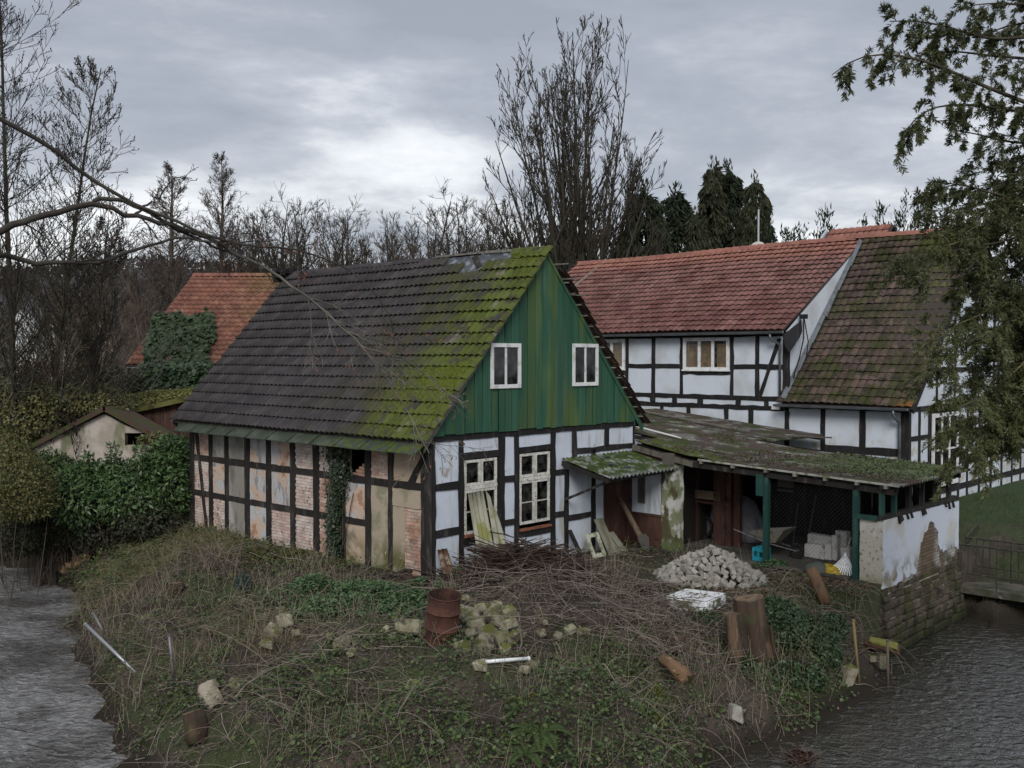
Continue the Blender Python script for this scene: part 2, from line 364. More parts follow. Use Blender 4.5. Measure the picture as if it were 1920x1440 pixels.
# ------------------------------------------------------------------ shared building materials
M = {}
M['plaster'] = mat('white_plaster', (0.52, 0.57, 0.65), [((0.43, 0.47, 0.53), {'n': 1.4, 'lo': .45, 'hi': .75}), ((0.33, 0.33, 0.29), [{'n': 3.0, 'lo': .42, 'hi': .7, 'st': (1, 1, .35)}, AZ(.75, -.1)]),
                          ((0.36, 0.37, 0.34), [{'n': 5.0, 'lo': .54, 'hi': .70, 'st': (1, 1, .12), 'det': 7}]), ((0.30, 0.30, 0.27), {'n': 2.6, 'lo': .62, 'hi': .72, 'det': 8, 'off': 7})], rough=.9, bump=(18, .25), rnd=.03)
M['timber'] = mat('black_timber', (0.016, 0.015, 0.016), [((0.05, 0.045, 0.042), {'n': 9, 'lo': .52, 'hi': .75, 'st': (1, 1, .2), 'det': 7}), ((0.10, 0.095, 0.085), {'n': 4, 'lo': .66, 'hi': .8, 'det': 8})], rough=.75, bump=(22, .6, (1, 1, .3)), rnd=.25)
M['timber_weathered'] = mat('weathered_timber', (0.022, 0.020, 0.019), [((0.075, 0.066, 0.056), {'n': 7, 'lo': .48, 'hi': .75, 'st': (1, 1, .25), 'det': 7}), ((0.20, 0.18, 0.15), {'n': 6, 'lo': .67, 'hi': .8, 'det': 8, 'st': (1, 1, .3)})], rough=.85, bump=(20, .9, (1, 1, .3)), rnd=.25)
M['board'] = mat('green_boards', (0.024, 0.078, 0.050), [
    ((0.033, 0.098, 0.062), {'n': 3, 'lo': .4, 'hi': .7, 'st': (3, 3, .2)}),
    ((0.075, 0.125, 0.042), [{'n': 1.1, 'lo': .42, 'hi': .64, 'st': (1.6, 1.6, .28), 'off': 2}, AU(2.2, 3.6), {**AU(6.2, 4.6)}]),
    ((0.095, 0.135, 0.10), [{'n': 2.2, 'lo': .52, 'hi': .70, 'st': (2.2, 2.2, .1), 'off': 5, 'det': 6}, AU(2.0, 3.0), {**AU(5.2, 3.9)}]),
    ((0.065, 0.105, 0.032), [{'n': 2.0, 'lo': .52, 'hi': .62, 'st': (2, 2, .22), 'off': 9}, AZ(4.6, 3.2)]),
    ((0.17, 0.18, 0.17), {'n': 14, 'lo': .72, 'hi': .80, 'st': (1, 1, .1), 'det': 7})], rough=.7, bump=(10, .35, (4, 4, .3)), rnd=.14)
M['wframe'] = mat('window_paint', (0.68, 0.69, 0.70), [((0.30, 0.28, 0.25), {'n': 26, 'lo': .60, 'hi': .68, 'det': 6}), ((0.47, 0.46, 0.43), {'n': 5, 'lo': .5, 'hi': .7})], rough=.7, bump=(40, .4))
M['wframe_old'] = mat('peeling_window_paint', (0.60, 0.60, 0.56), [((0.25, 0.22, 0.18), {'n': 20, 'lo': .54, 'hi': .62, 'det': 7}), ((0.42, 0.41, 0.35), {'n': 4, 'lo': .45, 'hi': .65})], rough=.75, bump=(40, .6))
M['dark'] = mat('dark_interior', (0.02, 0.019, 0.018), rough=.95)
M['batten'] = mat('grey_batten', (0.20, 0.19, 0.165), [((0.09, 0.08, 0.07), {'n': 8, 'lo': .45, 'hi': .7, 'det': 6})], rough=.9, bump=(30, .5), rnd=.25)
M['redsill'] = mat('brick_sill', (0.22, 0.085, 0.05), [((0.10, 0.07, 0.05), {'n': 9, 'lo': .5, 'hi': .7})], rough=.9, rnd=.15)
def glassmat(name, tint=(0.75, 0.8, 0.85), refl=.16):
    mt = bpy.data.materials.new(name); mt.use_nodes = True; nt = mt.node_tree; nt.nodes.clear(); N = nt.nodes.new; L = nt.links.new
    o = N('ShaderNodeOutputMaterial'); t = N('ShaderNodeBsdfTransparent'); t.inputs[0].default_value = (*tint, 1); g = N('ShaderNodeBsdfGlossy'); g.inputs['Roughness'].default_value = .06
    d = N('ShaderNodeBsdfDiffuse'); d.inputs[0].default_value = (.16, .16, .15, 1); n = N('ShaderNodeTexNoise'); n.inputs['Scale'].default_value = 5; n.inputs['Detail'].default_value = 6
    ge = N('ShaderNodeNewGeometry'); L(ge.outputs['Position'], n.inputs['Vector']); mr = N('ShaderNodeMapRange'); L(n.outputs['Fac'], mr.inputs[0]); mr.inputs[1].default_value = .4; mr.inputs[2].default_value = .8; mr.inputs[4].default_value = .35
    m0 = N('ShaderNodeMixShader'); L(mr.outputs[0], m0.inputs[0]); L(t.outputs[0], m0.inputs[1]); L(d.outputs[0], m0.inputs[2])
    m1 = N('ShaderNodeMixShader'); m1.inputs[0].default_value = refl; L(m0.outputs[0], m1.inputs[1]); L(g.outputs[0], m1.inputs[2]); L(m1.outputs[0], o.inputs[0]); return mt
M['glass'] = glassmat('dusty_glass', (.35, .37, .4), .07)

# ------------------------------------------------------------------ roof tiles
def tile_profile(w, rolls, amp, n):
    x = np.linspace(0, w, n); return x, amp * np.abs(np.sin(np.pi * rolls * x / w)) ** .8
def tile_data(w, L, rolls, amp, n, th=.012, lift=.062):
    x, z = tile_profile(w, rolls, amp, n); V = []
    for y, dz in ((0, lift), (L, 0)): V += [(xx, y, zz + dz) for xx, zz in zip(x, z)]
    V += [(xx, 0, zz + lift - th - .012) for xx, zz in zip(x, z)]
    Fc = []
    for i in range(n - 1): Fc += [(i, i + 1, n + i + 1, n + i), (2 * n + i, 2 * n + i + 1, i + 1, i)]
    Fc += [(0, n, 2 * n, 2 * n), (n - 1, 2 * n - 1, 3 * n - 1, 3 * n - 1)]
    return np.array(V), np.array(Fc, int)
def lay_tiles(parent, O, a, s, w, g, nc, nr, m, rolls=1, amp=.035, n=6, keep=300, skip=None, jit=.006, limit=None, wave=None, base_m=None, name='roof_tile'):
    """tiles in rows; O = corner at the eave, a = along the eave, s = up the slope (parent's axes)"""
    O, a, s = (np.array(q, float) for q in (O, a, s)); nn = np.cross(a, s); V, Fc = tile_data(w * 1.0, g * 1.12, rolls, amp, n)
    me = mesh(name, V, [tuple(dict.fromkeys(q)) for q in Fc.tolist()], m, False)
    P = parent.matrix_world if False else None
    items = []
    for r in range(nr):
        for c in range(nc):
            if skip and skip(c, r, c * w, r * g): continue
            items.append((c, r))
    pm = np.array(_wm(parent)); 
    def pos(c, r):
        p = O + a * (c * w) + s * (r * g)
        if wave is not None: p = p + nn * wave(c * w, r * g)
        return p
    def dist(it):
        p = pos(*it); q = pm @ np.append(p, 1); return np.linalg.norm(q[:3] - CAM)
    items.sort(key=dist)
    BV, BF, nb = [], [], 0
    for k, (c, r) in enumerate(items):
        p = pos(c, r) + nn * R.uniform(0, jit) + a * R.uniform(-jit, jit) * .6
        rz, rx = R.gauss(0, jit * 1.6), R.gauss(0, jit * .8)
        aa = a + s * rz; ss = s - a * rz + nn * rx; n2 = np.cross(aa, ss)
        if k < keep:
            mx = Matrix(((aa[0], ss[0], n2[0], p[0]), (aa[1], ss[1], n2[1], p[1]), (aa[2], ss[2], n2[2], p[2]), (0, 0, 0, 1)))
            ob(name, me, parent, mtx=mx)
        else:
            BV.append(p + V[:, :1] * aa + V[:, 1:2] * ss + V[:, 2:3] * n2); BF.append(Fc + nb); nb += len(V)
    if BV: ob('further_' + name + 's', npmesh('further_tiles', np.concatenate(BV), np.concatenate(BF), m), parent, kind='stuff')
def _wm(o):
    mx = o.matrix_basis.copy() if o is not None else Matrix()
    if o is not None and o.type == 'EMPTY' or o is not None:
        mx = Matrix.LocRotScale(o.location, o.rotation_euler, o.scale)
    return (_wm(o.parent) @ mx) if (o is not None and o.parent) else mx

# ------------------------------------------------------------------ wall building: u (or v) across, z up
def timber(parent, poly, fn, d0, d1, m, name='timber', j=.009):
    out = []
    for i in range(len(poly)):                                    # hewn, slightly wavering edges
        p, q = poly[i], poly[(i + 1) % len(poly)]; n = max(1, int(math.hypot(q[0] - p[0], q[1] - p[1]) / .32))
        for k in range(n): t = k / n; out.append((p[0] + (q[0] - p[0]) * t + R.gauss(0, j), p[1] + (q[1] - p[1]) * t + R.gauss(0, j)))
    return MB().prism(out, fn, d0, d1).build(name, m, parent)
def rect(a0, a1, b0, b1): return [(a0, b0), (a1, b0), (a1, b1), (a0, b1)]

def sash(parent, name, a0, a1, z0, z1, fn, fm, gm, cols, rows, d=0.0, fw=.05, bar=.035, glass=True, light=None, skipbar=()):
    """window: outer frame mesh with panes and glazing bars as its children. fn(a, z, depth); depth grows outwards"""
    b = MB()
    for q in (rect(a0, a0 + fw, z0, z1), rect(a1 - fw, a1, z0, z1), rect(a0 + fw, a1 - fw, z0, z0 + fw), rect(a0 + fw, a1 - fw, z1 - fw, z1)): b.prism(q, fn, d - .03, d + .03)
    o = b.build(name, fm, parent)
    cs = np.linspace(a0 + fw, a1 - fw, cols + 1) if isinstance(cols, int) else np.array(cols); rs = np.linspace(z0 + fw, z1 - fw, rows + 1) if isinstance(rows, int) else np.array(rows)
    for i in range(1, len(cs) - 1): MB().prism(rect(cs[i] - bar, cs[i] + bar, z0 + fw, z1 - fw), fn, d - .018, d + .02).build('mullion', fm, o)
    for i in range(len(cs) - 1):
        l = cs[i] + (bar if i else 0); r = cs[i + 1] - (bar if i < len(cs) - 2 else 0)
        for j in range(len(rs) - 1):
            if j and (i, j) not in skipbar: MB().prism(rect(l, r, rs[j] - bar * .6, rs[j] + bar * .6), fn, d - .014, d + .014).build('glazing_bar', fm, o)
            if glass: MB().prism(rect(l, r, rs[j] + .01, rs[j + 1] - .01), fn, d - .008, d - .004).build('pane', light or gm, o)
    return o

# ------------------------------------------------------------------ main house
house = thing('half_timbered_house', 'derelict half-timbered house with mossy tiled roof and green boarded gable', 'house', HC, HROT)
GW, HLEN = 7.3, 10.42
gfn = lambda a, z, d: (a, -d, z)            # on the gable wall, d outwards
sfn = lambda a, z, d: (-d, a, z)            # on the long side wall
# floors and inner darkness
MB().box(.12, GW - .1, .12, HLEN - .1, -.35, -.22).build('floor_slab', M['dark'], house)
MB().box(.1, GW - .1, .1, HLEN - .1, 2.86, 2.96).build('attic_floor', M['dark'], house)
MB().box(GW - .16, GW, .0, HLEN, -.6, 3.1).build('rear_wall', M['plaster'], house)
MB().box(0, GW - .16, HLEN - .12, HLEN, -.6, 3.1).prism([(0.1, 3.1), (GW - .1, 3.1), (3.65, 7.3)], lambda a, z, d: (a, HLEN - d, z), .0, .12).build('far_gable_wall', M['plaster'], house)
MB().box(3.0, 3.1, .3, HLEN - .3, -.2, 2.85).build('inner_wall', M['dark'], house)

# --- gable wall below the boards
gw = MB().box(.05, GW - .05, .10, .14, 3.0, 3.12).build('gable_wall', M['timber'], house)
T = lambda a0, a1, z0, z1: timber(gw, rect(a0, a1, z0, z1), gfn, -.12, .012, M['timber'])
Pn = lambda a0, a1, z0, z1: MB().prism([(a + R.uniform(-.012, .012), z + R.uniform(-.012, .012)) for a, z in rect(a0 - .02, a1 + .02, z0 - .02, z1 + .02)], gfn, -.10, -.014 + R.uniform(-.006, .006)).build('plaster_panel', M['plaster'], gw)
T(.02, GW - .02, 2.985, 3.14)                                      # plate under the boards
for a0, a1, z0, z1 in [(.0, .09, -.5, 2.99), (.8, .95, -.5, 2.99), (2.06, 2.26, -.5, 2.99), (2.6, 2.75, -.5, 2.99), (3.88, 4.06, -.5, 2.99), (4.39, 4.55, -.5, 2.05), (4.68, 4.86, 2.05, 2.99), (5.46, 5.62, -.5, 2.5), (5.99, 6.16, 2.5, 2.99), (7.19, 7.29, -.5, 2.99)]: T(a0, a1, z0, z1)
for a0, a1, z0, z1 in [(.09, .8, 1.92, 2.08), (.09, .8, .9, 1.06), (.95, 2.06, 2.55, 2.7), (.95, 2.06, .62, .78), (2.26, 2.6, 1.92, 2.07), (2.26, 2.6, .9, 1.04), (2.75, 3.88, 2.56, 2.71), (2.75, 3.88, .55, .7),
                       (4.06, 4.39, 1.93, 2.06), (4.06, 4.39, .88, 1.01), (4.55, 5.46, .74, .9), (4.86, 7.19, 2.4, 2.54), (4.39, 5.46, -.35, -.12), (.09, 4.39, -.5, -.36)]: T(a0, a1, z0, z1)
for a0, a1, z0, z1 in [(.09, .8, 2.08, 2.99), (.09, .8, 1.06, 1.92), (.09, .8, -.5, .9), (.95, 2.06, 2.7, 2.99), (.95, 2.06, -.5, .62), (2.26, 2.6, 2.07, 2.99), (2.26, 2.6, 1.04, 1.92), (2.26, 2.6, -.5, .9),
                       (2.75, 3.88, 2.71, 2.99), (2.75, 3.88, -.5, .55), (4.06, 4.68, 2.06, 2.99), (4.06, 4.39, 1.01, 1.93), (4.06, 4.39, -.5, .88), (4.86, 5.99, 2.54, 2.99), (6.16, 7.19, 2.54, 2.99), (4.55, 5.46, .9, 2.4), (4.55, 5.46, -.12, .74), (5.62, 5.95, -.5, 2.4), (5.95, 7.19, -.5, 2.4), (4.55, 4.68, 2.06, 2.4)]: Pn(a0, a1, z0, z1)
# two tall windows
for a0, a1, z0, z1, zm in ((.97, 2.0, .86, 2.52, 1.9), (2.77, 3.84, .86, 2.54, 1.94)):
    w = MB().prism(rect(a0, a1, zm - .045, zm + .035), gfn, -.05, .02).build('tall_window', M['wframe_old'], house)
    am = (a0 + a1) / 2
    for l, r in ((a0, am - .008), (am + .008, a1)):
        sash(w, 'casement', l, r, zm + .04, z1, gfn, M['wframe_old'], M['glass'], 1, 1, d=-.02, fw=.06)
        sash(w, 'casement', l, r, z0, zm - .05, gfn, M['wframe_old'], M['glass'], 1, 2, d=-.02, fw=.06, bar=.022)
for a0, a1, z in ((.96, 2.06, .785), (2.76, 3.88, .70)):
    n = 6 if a0 > 2 else 6; st = (a1 - a0) / n
    sl = MB().box(a0, a1, -.005, .1, z - .02, z + .005).build('window_sill', M['redsill'], house)
    for k in range(n): MB().box(a0 + k * st + .005, a0 + (k + 1) * st - .005, -.05, .05, z + .006, z + .06 + .02 * (a0 < 2), .004).build('brick', M['redsill'], sl)

# --- green boarded gable
SL = 4.45 / 4.0
def zroof(u): return 7.45 - SL * abs(u - 3.65)
gb = MB().prism([(.25, 3.16), (7.05, 3.16), (3.65, 7.0)], gfn, -.22, -.2).build('boarded_gable', M['dark'], house)
gb.data.clear_geometry(); _t = MB().beam((.1, .06, 3.2), (7.2, .06, 3.2), .06, .08).beam((1.2, .06, 4.0), (6.1, .06, 4.0), .06, .08).beam((1.9, .06, 5.3), (5.4, .06, 5.3), .06, .08).beam((3.2, .06, 6.6), (4.1, .06, 6.6), .06, .08)
gb.data.from_pydata(_t.v, [], _t.f); gb.data.update()
WIN = [(1.74, 2.74, 4.11, 5.15), (4.62, 5.63, 4.11, 5.17)]
a = .05
while a < 7.22:
    w = R.uniform(.21, .32); b = min(a + w, 7.24); g = .014
    for e in (1.78, 2.70, 4.66, 5.59):
        if a + .05 < e < b + .06: b = e
    bands = [(3.125 + R.uniform(-.02, .015), 99)]
    for (wa, wb, wz0, wz1) in WIN:
        if b > wa + .06 and a < wb - .06:
            bands = [(bands[0][0], wz0 + .02), (wz1 - .02, 99)]
    for z0, z1 in bands:
        a0, a1 = a + g, b - g; off = -.13; d1 = R.uniform(.0, .022)
        ta, tb = min(z1, zroof(a0) + off), min(z1, zroof(a1) + off); poly = [(a0, z0), (a1, z0)]
        if a0 < 3.65 < a1 and z1 > 20: poly += [(a1, tb), (3.65, zroof(3.65) + off), (a0, ta)]
        else: poly += [(a1, tb), (a0, ta)]
        if max(ta, tb) > z0 + .05: MB().prism(poly, gfn, .012 + d1, .036 + d1).build('board', M['board'], gb)
    if R.random() < .35 and not any(b > wa and b < wb for wa, wb, _, _ in WIN): MB().prism([(b - .02, 3.15), (b + .02, 3.15), (b + .02, zroof(b + .02) - .16), (b - .02, zroof(b - .02) - .16)], gfn, .034, .052).build('cover_strip', M['board'], gb)
    a = b
for wa, wb, z0, z1 in WIN:
    o = sash(house, 'attic_window', wa, wb, z0, z1, gfn, M['wframe'], M['glass'], 2, 1, d=.055, fw=.09, bar=.028)
    MB().prism(rect(wa + .09, wb - .09, z0 + .09, z1 - .09), gfn, -.62, -.6).build('dark_sheet', M['dark'], o)  # near-black sheet behind the panes, painted darkness of the unlit attic

# --- long side wall of brick and plaster infill
M['brick'] = mat('old_brick', (0.38, 0.22, 0.16), [((0.48, 0.37, 0.31), {'n': 2.1, 'lo': .40, 'hi': .62, 'det': 5}), ((0.42, 0.35, 0.29), {'n': 7, 'lo': .55, 'hi': .7, 'det': 6}), ((0.17, 0.085, 0.06), {'n': 16, 'lo': .60, 'hi': .72}), ((0.12, 0.11, 0.09), {'n': 3, 'lo': .60, 'hi': .75, 'off': 6})], rough=.92, bump=(40, .5), rnd=.2, hue=.012)
M['brick_pale'] = mat('pale_limed_brick', (0.47, 0.35, 0.30), [((0.55, 0.49, 0.45), {'n': 3.1, 'lo': .35, 'hi': .62, 'det': 6}), ((0.26, 0.12, 0.085), {'n': 6, 'lo': .58, 'hi': .68})], rough=.92, bump=(40, .5), rnd=.15, hue=.01)
M['mortar'] = mat('lime_mortar', (0.42, 0.37, 0.32), [((0.20, 0.165, 0.13), {'n': 6, 'lo': .4, 'hi': .7}), ((0.42, 0.38, 0.33), {'n': 14, 'lo': .55, 'hi': .7})], rough=.95, bump=(30, .6))
_peel = lambda o, c1=.50, c2=.54: {'n': 1.6, 'lo': c1, 'hi': c2, 'det': 7, 'off': o, 'ro': .6}
M['render_grey'] = mat('grey_render', (0.21, 0.20, 0.175), [((0.32, 0.31, 0.29), {'n': 2.5, 'lo': .45, 'hi': .65, 'st': (1, 1, .3)}), ((0.14, 0.13, 0.11), {'n': 4, 'lo': .56, 'hi': .72, 'st': (1, 1, .4)})], rough=.9, bump=(20, .4), rnd=.1)
M['render_peel'] = mat('peeling_grey_render', (0.43, 0.43, 0.44), [((0.20, 0.19, 0.175), {'n': 3.5, 'lo': .5, 'hi': .66, 'st': (1, 1, .4)}), ((0.50, 0.38, 0.30), _peel(1, .46, .50)), ((0.36, 0.20, 0.135), _peel(1, .57, .62)), ((0.46, 0.40, 0.33), _peel(8, .60, .64))], rough=.9, bump=(9, 1.0), rnd=.06)
M['render_ochre'] = mat('ochre_lime_render', (0.44, 0.34, 0.255), [((0.45, 0.36, 0.27), {'n': 3, 'lo': .45, 'hi': .6, 'det': 6}), ((0.36, 0.20, 0.13), _peel(4, .57, .62)), ((0.22, 0.19, 0.14), {'n': 2.4, 'lo': .56, 'hi': .68, 'off': 3}), ((0.13, 0.12, 0.045), [AZ(.75, .2), {'n': 2.2, 'lo': .3, 'hi': .55}])], rough=.92, bump=(14, .8), rnd=.06)
M['render_green'] = mat('algae_stained_render', (0.37, 0.31, 0.235), [((0.24, 0.225, 0.155), {'n': 2.2, 'lo': .48, 'hi': .64}), ((0.10, 0.10, 0.035), [AZ(.9, .25), {'n': 1.8, 'lo': .3, 'hi': .6}]), ((0.36, 0.34, 0.29), {'n': 5, 'lo': .6, 'hi': .7, 'off': 4, 'det': 7})], rough=.92, bump=(14, .6))
sw = MB().box(.13, .16, .02, 2.30, -.5, 3.0).box(.13, .16, 3.02, HLEN - .12, -.5, 3.0).box(.13, .16, 2.30, 3.02, -.5, 2.06).box(.13, .16, 2.30, 3.02, 2.75, 3.0).build('side_wall', M['mortar'], house)
TS = lambda a0, a1, z0, z1, m='timber_weathered', d=.012: timber(sw, rect(a0, a1, z0, z1), sfn, -.12, d + R.uniform(0, .008), M[m])
posts = [(10.17, 10.42), (9.16, 9.36), (8.32, 8.51), (7.26, 7.49), (6.23, 6.45), (5.15, 5.37), (4.13, 4.37), (3.06, 3.24), (2.10, 2.31), (1.29, 1.47)]
for a0, a1 in posts: TS(a0, a1, -.42 if a0 < 4 else -.3, 2.95)
TS(.0, .34, -.45, 3.1, d=.02)                                      # stout corner post
MB().prism(rect(-.03, .16, -.4, 3.0), lambda a, z, d: (-.022 - d, a, z), 0, .012).build('timber', M['timber_weathered'], sw)
gaps = [(posts[i + 1][1], posts[i][0]) for i in range(len(posts) - 1)] + [(.34, 1.29)]
for i, (l, r) in enumerate(gaps):
    TS(l, r, 1.90, 2.06); 
    if i < 8: TS(l, r, .90, 1.05)
timber(sw, [(9.44, .0), (9.58, .0), (10.14, 2.85), (10.0, 2.85)], sfn, -.12, .022, M['timber_weathered'])
timber(sw, [(.55, 2.06), (.78, 2.06), (.36, 2.62), (.34, 2.42)], sfn, -.12, .022, M['timber_weathered'])
TS(.02, HLEN, 2.86, 3.02, d=.03)                                   # wall plate
bricks = []
def bricked(a0, a1, z0, z1, m, hole=None, depth=-.005):
    bw, bh, jt = .235, .064, .013; z = z0; row = int(z0 * 10) & 1
    MB().prism(rect(a0, a1, z0, z1), sfn, -.125, depth - .014).build('mortar_bed', M['mortar'], sw) if hole is None else None
    while z < z1 - .02:
        zt = min(z + bh, z1); x = a0 - (row % 2) * (bw + jt) / 2
        while x < a1 - .02:
            l, r = max(x, a0), min(x + bw, a1)
            if r - l > .04 and not (hole and hole(l, r, z, zt)): bricks.append((l, r, z, zt, m, depth + R.uniform(-.004, .004)))
            x += bw + jt
        z = zt + jt; row += 1
def plastered(a0, a1, z0, z1, m, d=-.004):
    n = 7; pts = [(a0 + (a1 - a0) * k / n, z0) for k in range(n)] + [(a1, z0 + (z1 - z0) * k / n) for k in range(n)] + [(a1 - (a1 - a0) * k / n, z1) for k in range(n)] + [(a0, z1 - (z1 - z0) * k / n) for k in range(n)]
    pts = [(a + R.uniform(-.012, .012), z + R.uniform(-.012, .012)) for a, z in pts]
    MB().prism(pts, sfn, -.12, d + R.uniform(-.008, .004)).build('infill_panel', M[m], sw)
rowz = [(2.06, 2.87), (1.05, 1.90), (-.42, .90)]
plan = [('b', 'p', 'p'), ('g', 'k', 'p'), ('g', 'g', 'g'), ('k', 'k', 'k'), ('k', 'k', 'p'), ('p', 'p', 'p'), ('p', 'b', 'b'), None, ('b', None, None)]
bays = [(9.36, 10.17), (8.51, 9.16), (7.49, 8.32), (6.45, 7.26), (5.37, 6.23), (4.37, 5.15), (3.24, 4.13), (2.31, 3.06), (1.47, 2.10)]
for (a0, a1), pl in zip(bays, plan):
    if pl is None: continue
    for (z0, z1), q in zip(rowz, pl):
        if q == 'b': bricked(a0, a1, z0, z1, 'brick')
        elif q == 'p': bricked(a0, a1, z0, z1, 'brick_pale')
        elif q == 'g': plastered(a0, a1, z0, z1, 'render_grey')
        elif q == 'k': plastered(a0, a1, z0, z1, 'render_peel')
bricked(2.31, 3.06, 2.06, 2.42, 'brick', hole=lambda l, r, z, zt: (l + r) / 2 > 2.42 + max(0, .30 - (z - 2.06)) * .9)
plastered(2.31, 3.06, 1.05, 1.90, 'render_peel'); plastered(2.31, 3.06, -.45, .90, 'render_ochre')
plastered(1.47, 2.10, -.45, 1.90, 'render_green'); plastered(.34, 1.29, 2.06, 2.87, 'render_ochre')
plastered(.34, 1.29, 1.50, 1.90, 'render_green', d=.03); plastered(.90, 1.29, -.5, 1.50, 'render_green', d=.02)
bricked(.34, .90, -.5, 1.50, 'brick', depth=.004)
bricks.sort(key=lambda q: q[0])
big = {}
for k, (l, r, z, zt, m, d) in enumerate(bricks):
    if k < 300: MB().prism([(p + R.uniform(-.004, .004), q + R.uniform(-.004, .004)) for p, q in rect(l, r, z, zt)], sfn, -.09, d).build('brick', M[m], sw)
    else: big.setdefault(m, MB()).prism([(p + R.uniform(-.004, .004), q + R.uniform(-.004, .004)) for p, q in rect(l, r, z, zt)], sfn, -.09, d)
for m, b in big.items(): b.build('further_bricks', M[m], sw, kind='stuff')
MB().beam((-.06, -.0, -.12), (-.06, HLEN, -.12), .14, .2).build('plinth', mat('stone_plinth', (.10, .085, .07), [((.04, .035, .03), {'n': 4, 'lo': .4, 'hi': .7})], bump=(12, 1)), sw)

# --- roof: decking, then tiles
M['tile_main'] = mat('dark_concrete_tile', (0.036, 0.033, 0.035), [
    ((0.056, 0.051, 0.053), {'n': 2.3, 'lo': .4, 'hi': .7}), ((0.085, 0.078, 0.070), {'n': 11, 'lo': .60, 'hi': .75, 'det': 6}),
    ((0.045, 0.043, 0.019), [{'n': 1.2, 'lo': .40, 'hi': .66, 'off': 1}, AV(5.8, 1.5)]),
    ((0.052, 0.062, 0.013), [{'n': 1.6, 'lo': .42, 'hi': .60, 'off': 2, 'det': 7}, AV(3.8, .6)]),
    ((0.074, 0.090, 0.019), [{'n': 2.8, 'lo': .47, 'hi': .60, 'off': 8, 'det': 8}, AV(2.6, .6), AZ(5.6, 3.4)]),
    ((0.072, 0.092, 0.018), [{'n': 3.0, 'lo': .42, 'hi': .56, 'off': 3, 'det': 8}, AV(2.6, .3)]),
    ((0.14, 0.125, 0.10), [{'n': 2.0, 'lo': .60, 'hi': .70, 'off': 12, 'det': 6}, AV(2.2, .3)])], rough=.88, bump=(45, .5), rnd=.16)
EO, RO = -.35, .30                                                 # eaves overhang (u), verge overhang
rf = MB().hexa([(-.30, -.10, 2.95), (3.65, -.10, 7.33), (3.65, HLEN + .3, 7.33), (-.30, HLEN + .3, 2.95), (-.32, -.10, 2.99), (3.65, -.10, 7.39), (3.65, HLEN + .3, 7.39), (-.32, HLEN + .3, 2.99)])
rf.hexa([(3.65, .02, 7.33), (7.6, -.05, 2.95), (7.6, HLEN + .3, 2.95), (3.65, HLEN + .3, 7.33), (3.65, .02, 7.39), (7.62, -.05, 2.99), (7.62, HLEN + .3, 2.99), (3.65, HLEN + .3, 7.39)])
roof = rf.build('roof', mat('roof_decking', (.05, .042, .035), [((.10, .09, .08), {'n': 5, 'lo': .5, 'hi': .7, 'st': (1, 1, .3)})], rough=.9), house)
sl = np.array([4.0, 0, 4.45]); sl /= np.linalg.norm(sl); NRW = 17; GA = 5.983 / NRW
def gap(c, r, x, y):
    v = HLEN + .42 - x
    return (r == 16 and .9 < v < 3.7) or (r == 15 and 2.0 < v < 2.7)
lay_tiles(roof, (-.35, HLEN + .42, 3.005), (0, -1, 0), sl, .396, GA, 28, NRW, M['tile_main'], rolls=2, amp=.062, n=13, keep=300, skip=gap, jit=.008, wave=lambda x, y: .02 * math.sin(x * .9) * (y / 6) - .03 * math.sin(math.pi * y / 6))
sr = np.array([-4.0, 0, 4.45]); sr /= np.linalg.norm(sr)
M['tile_verge'] = mat('weathered_verge_tile', (0.075, 0.052, 0.043), [((0.15, 0.12, 0.10), {'n': 9, 'lo': .5, 'hi': .7}), ((0.04, 0.032, 0.028), {'n': 5, 'lo': .5, 'hi': .7, 'off': 3})], rough=.9, bump=(40, .5), rnd=.25)
lay_tiles(roof, (7.66, -.27, 3.0), (0, 1, 0), sr, .305, GA, 35, NRW, M['tile_verge'], rolls=2, amp=.034, n=5, keep=15, jit=.012, skip=lambda c, r, x, y: (r > 14 and c < 3) or (r > 15 and c < 8), name='verge_tile')
for r in range(0, 15): MB().beam((7.60 - 4.0 / 5.983 * r * GA, -.2, 2.99 + 4.45 / 5.983 * r * GA), (7.60 - 4.0 / 5.983 * r * GA, .1, 2.99 + 4.45 / 5.983 * r * GA), .05, .03).build('roof_batten', M['batten'], roof)
for u, z in ((4.02, 7.08), (4.30, 6.74), (4.66, 6.36)): MB().beam((u, -.42, z), (u, 1.0, z + .03), .055, .035).build('roof_batten', M['batten'], roof)
# torn strip under the ridge: felt, laths and the pale ridge board
felt = mat('torn_roofing_felt', (.045, .05, .06), [((.16, .18, .21), {'n': 5, 'lo': .5, 'hi': .62, 'det': 7})], rough=.45, spec=.5, bump=(8, 1))
MB().hexa([(3.2, .8, 6.93), (3.64, .8, 7.42), (3.64, 3.75, 7.42), (3.2, 3.75, 6.93), (3.18, .8, 6.95), (3.63, .8, 7.45), (3.63, 3.75, 7.45), (3.18, 3.75, 6.95)]).build('roofing_felt', felt, roof)
MB().beam((3.6, .78, 7.47), (3.6, 2.0, 7.50), .05, .06).build('ridge_board', M['batten'], roof); MB().beam((3.6, 2.05, 7.50), (3.6, 3.85, 7.51), .05, .05).build('ridge_board', M['batten'], roof)
MB().beam((3.30, 1.9, 7.10), (3.58, 2.35, 7.42), .16, .02, (-.7, 0, .7)).build('slipped_board', M['timber_weathered'], roof)
for k in range(18):
    v0 = 4.0 + k * .38 if k else -.1
    if k == 0: continue
    MB().prism([(-.14, -.09), (-.07, .0), (0, .03), (.07, .0), (.14, -.09), (.1, -.1), (0, -.02), (-.1, -.1)], lambda a, z, d: (3.65 + a, v0 + d, 7.50 + .012 * math.sin(k) + z), 0, .40).build('ridge_tile', M['tile_main'], roof)
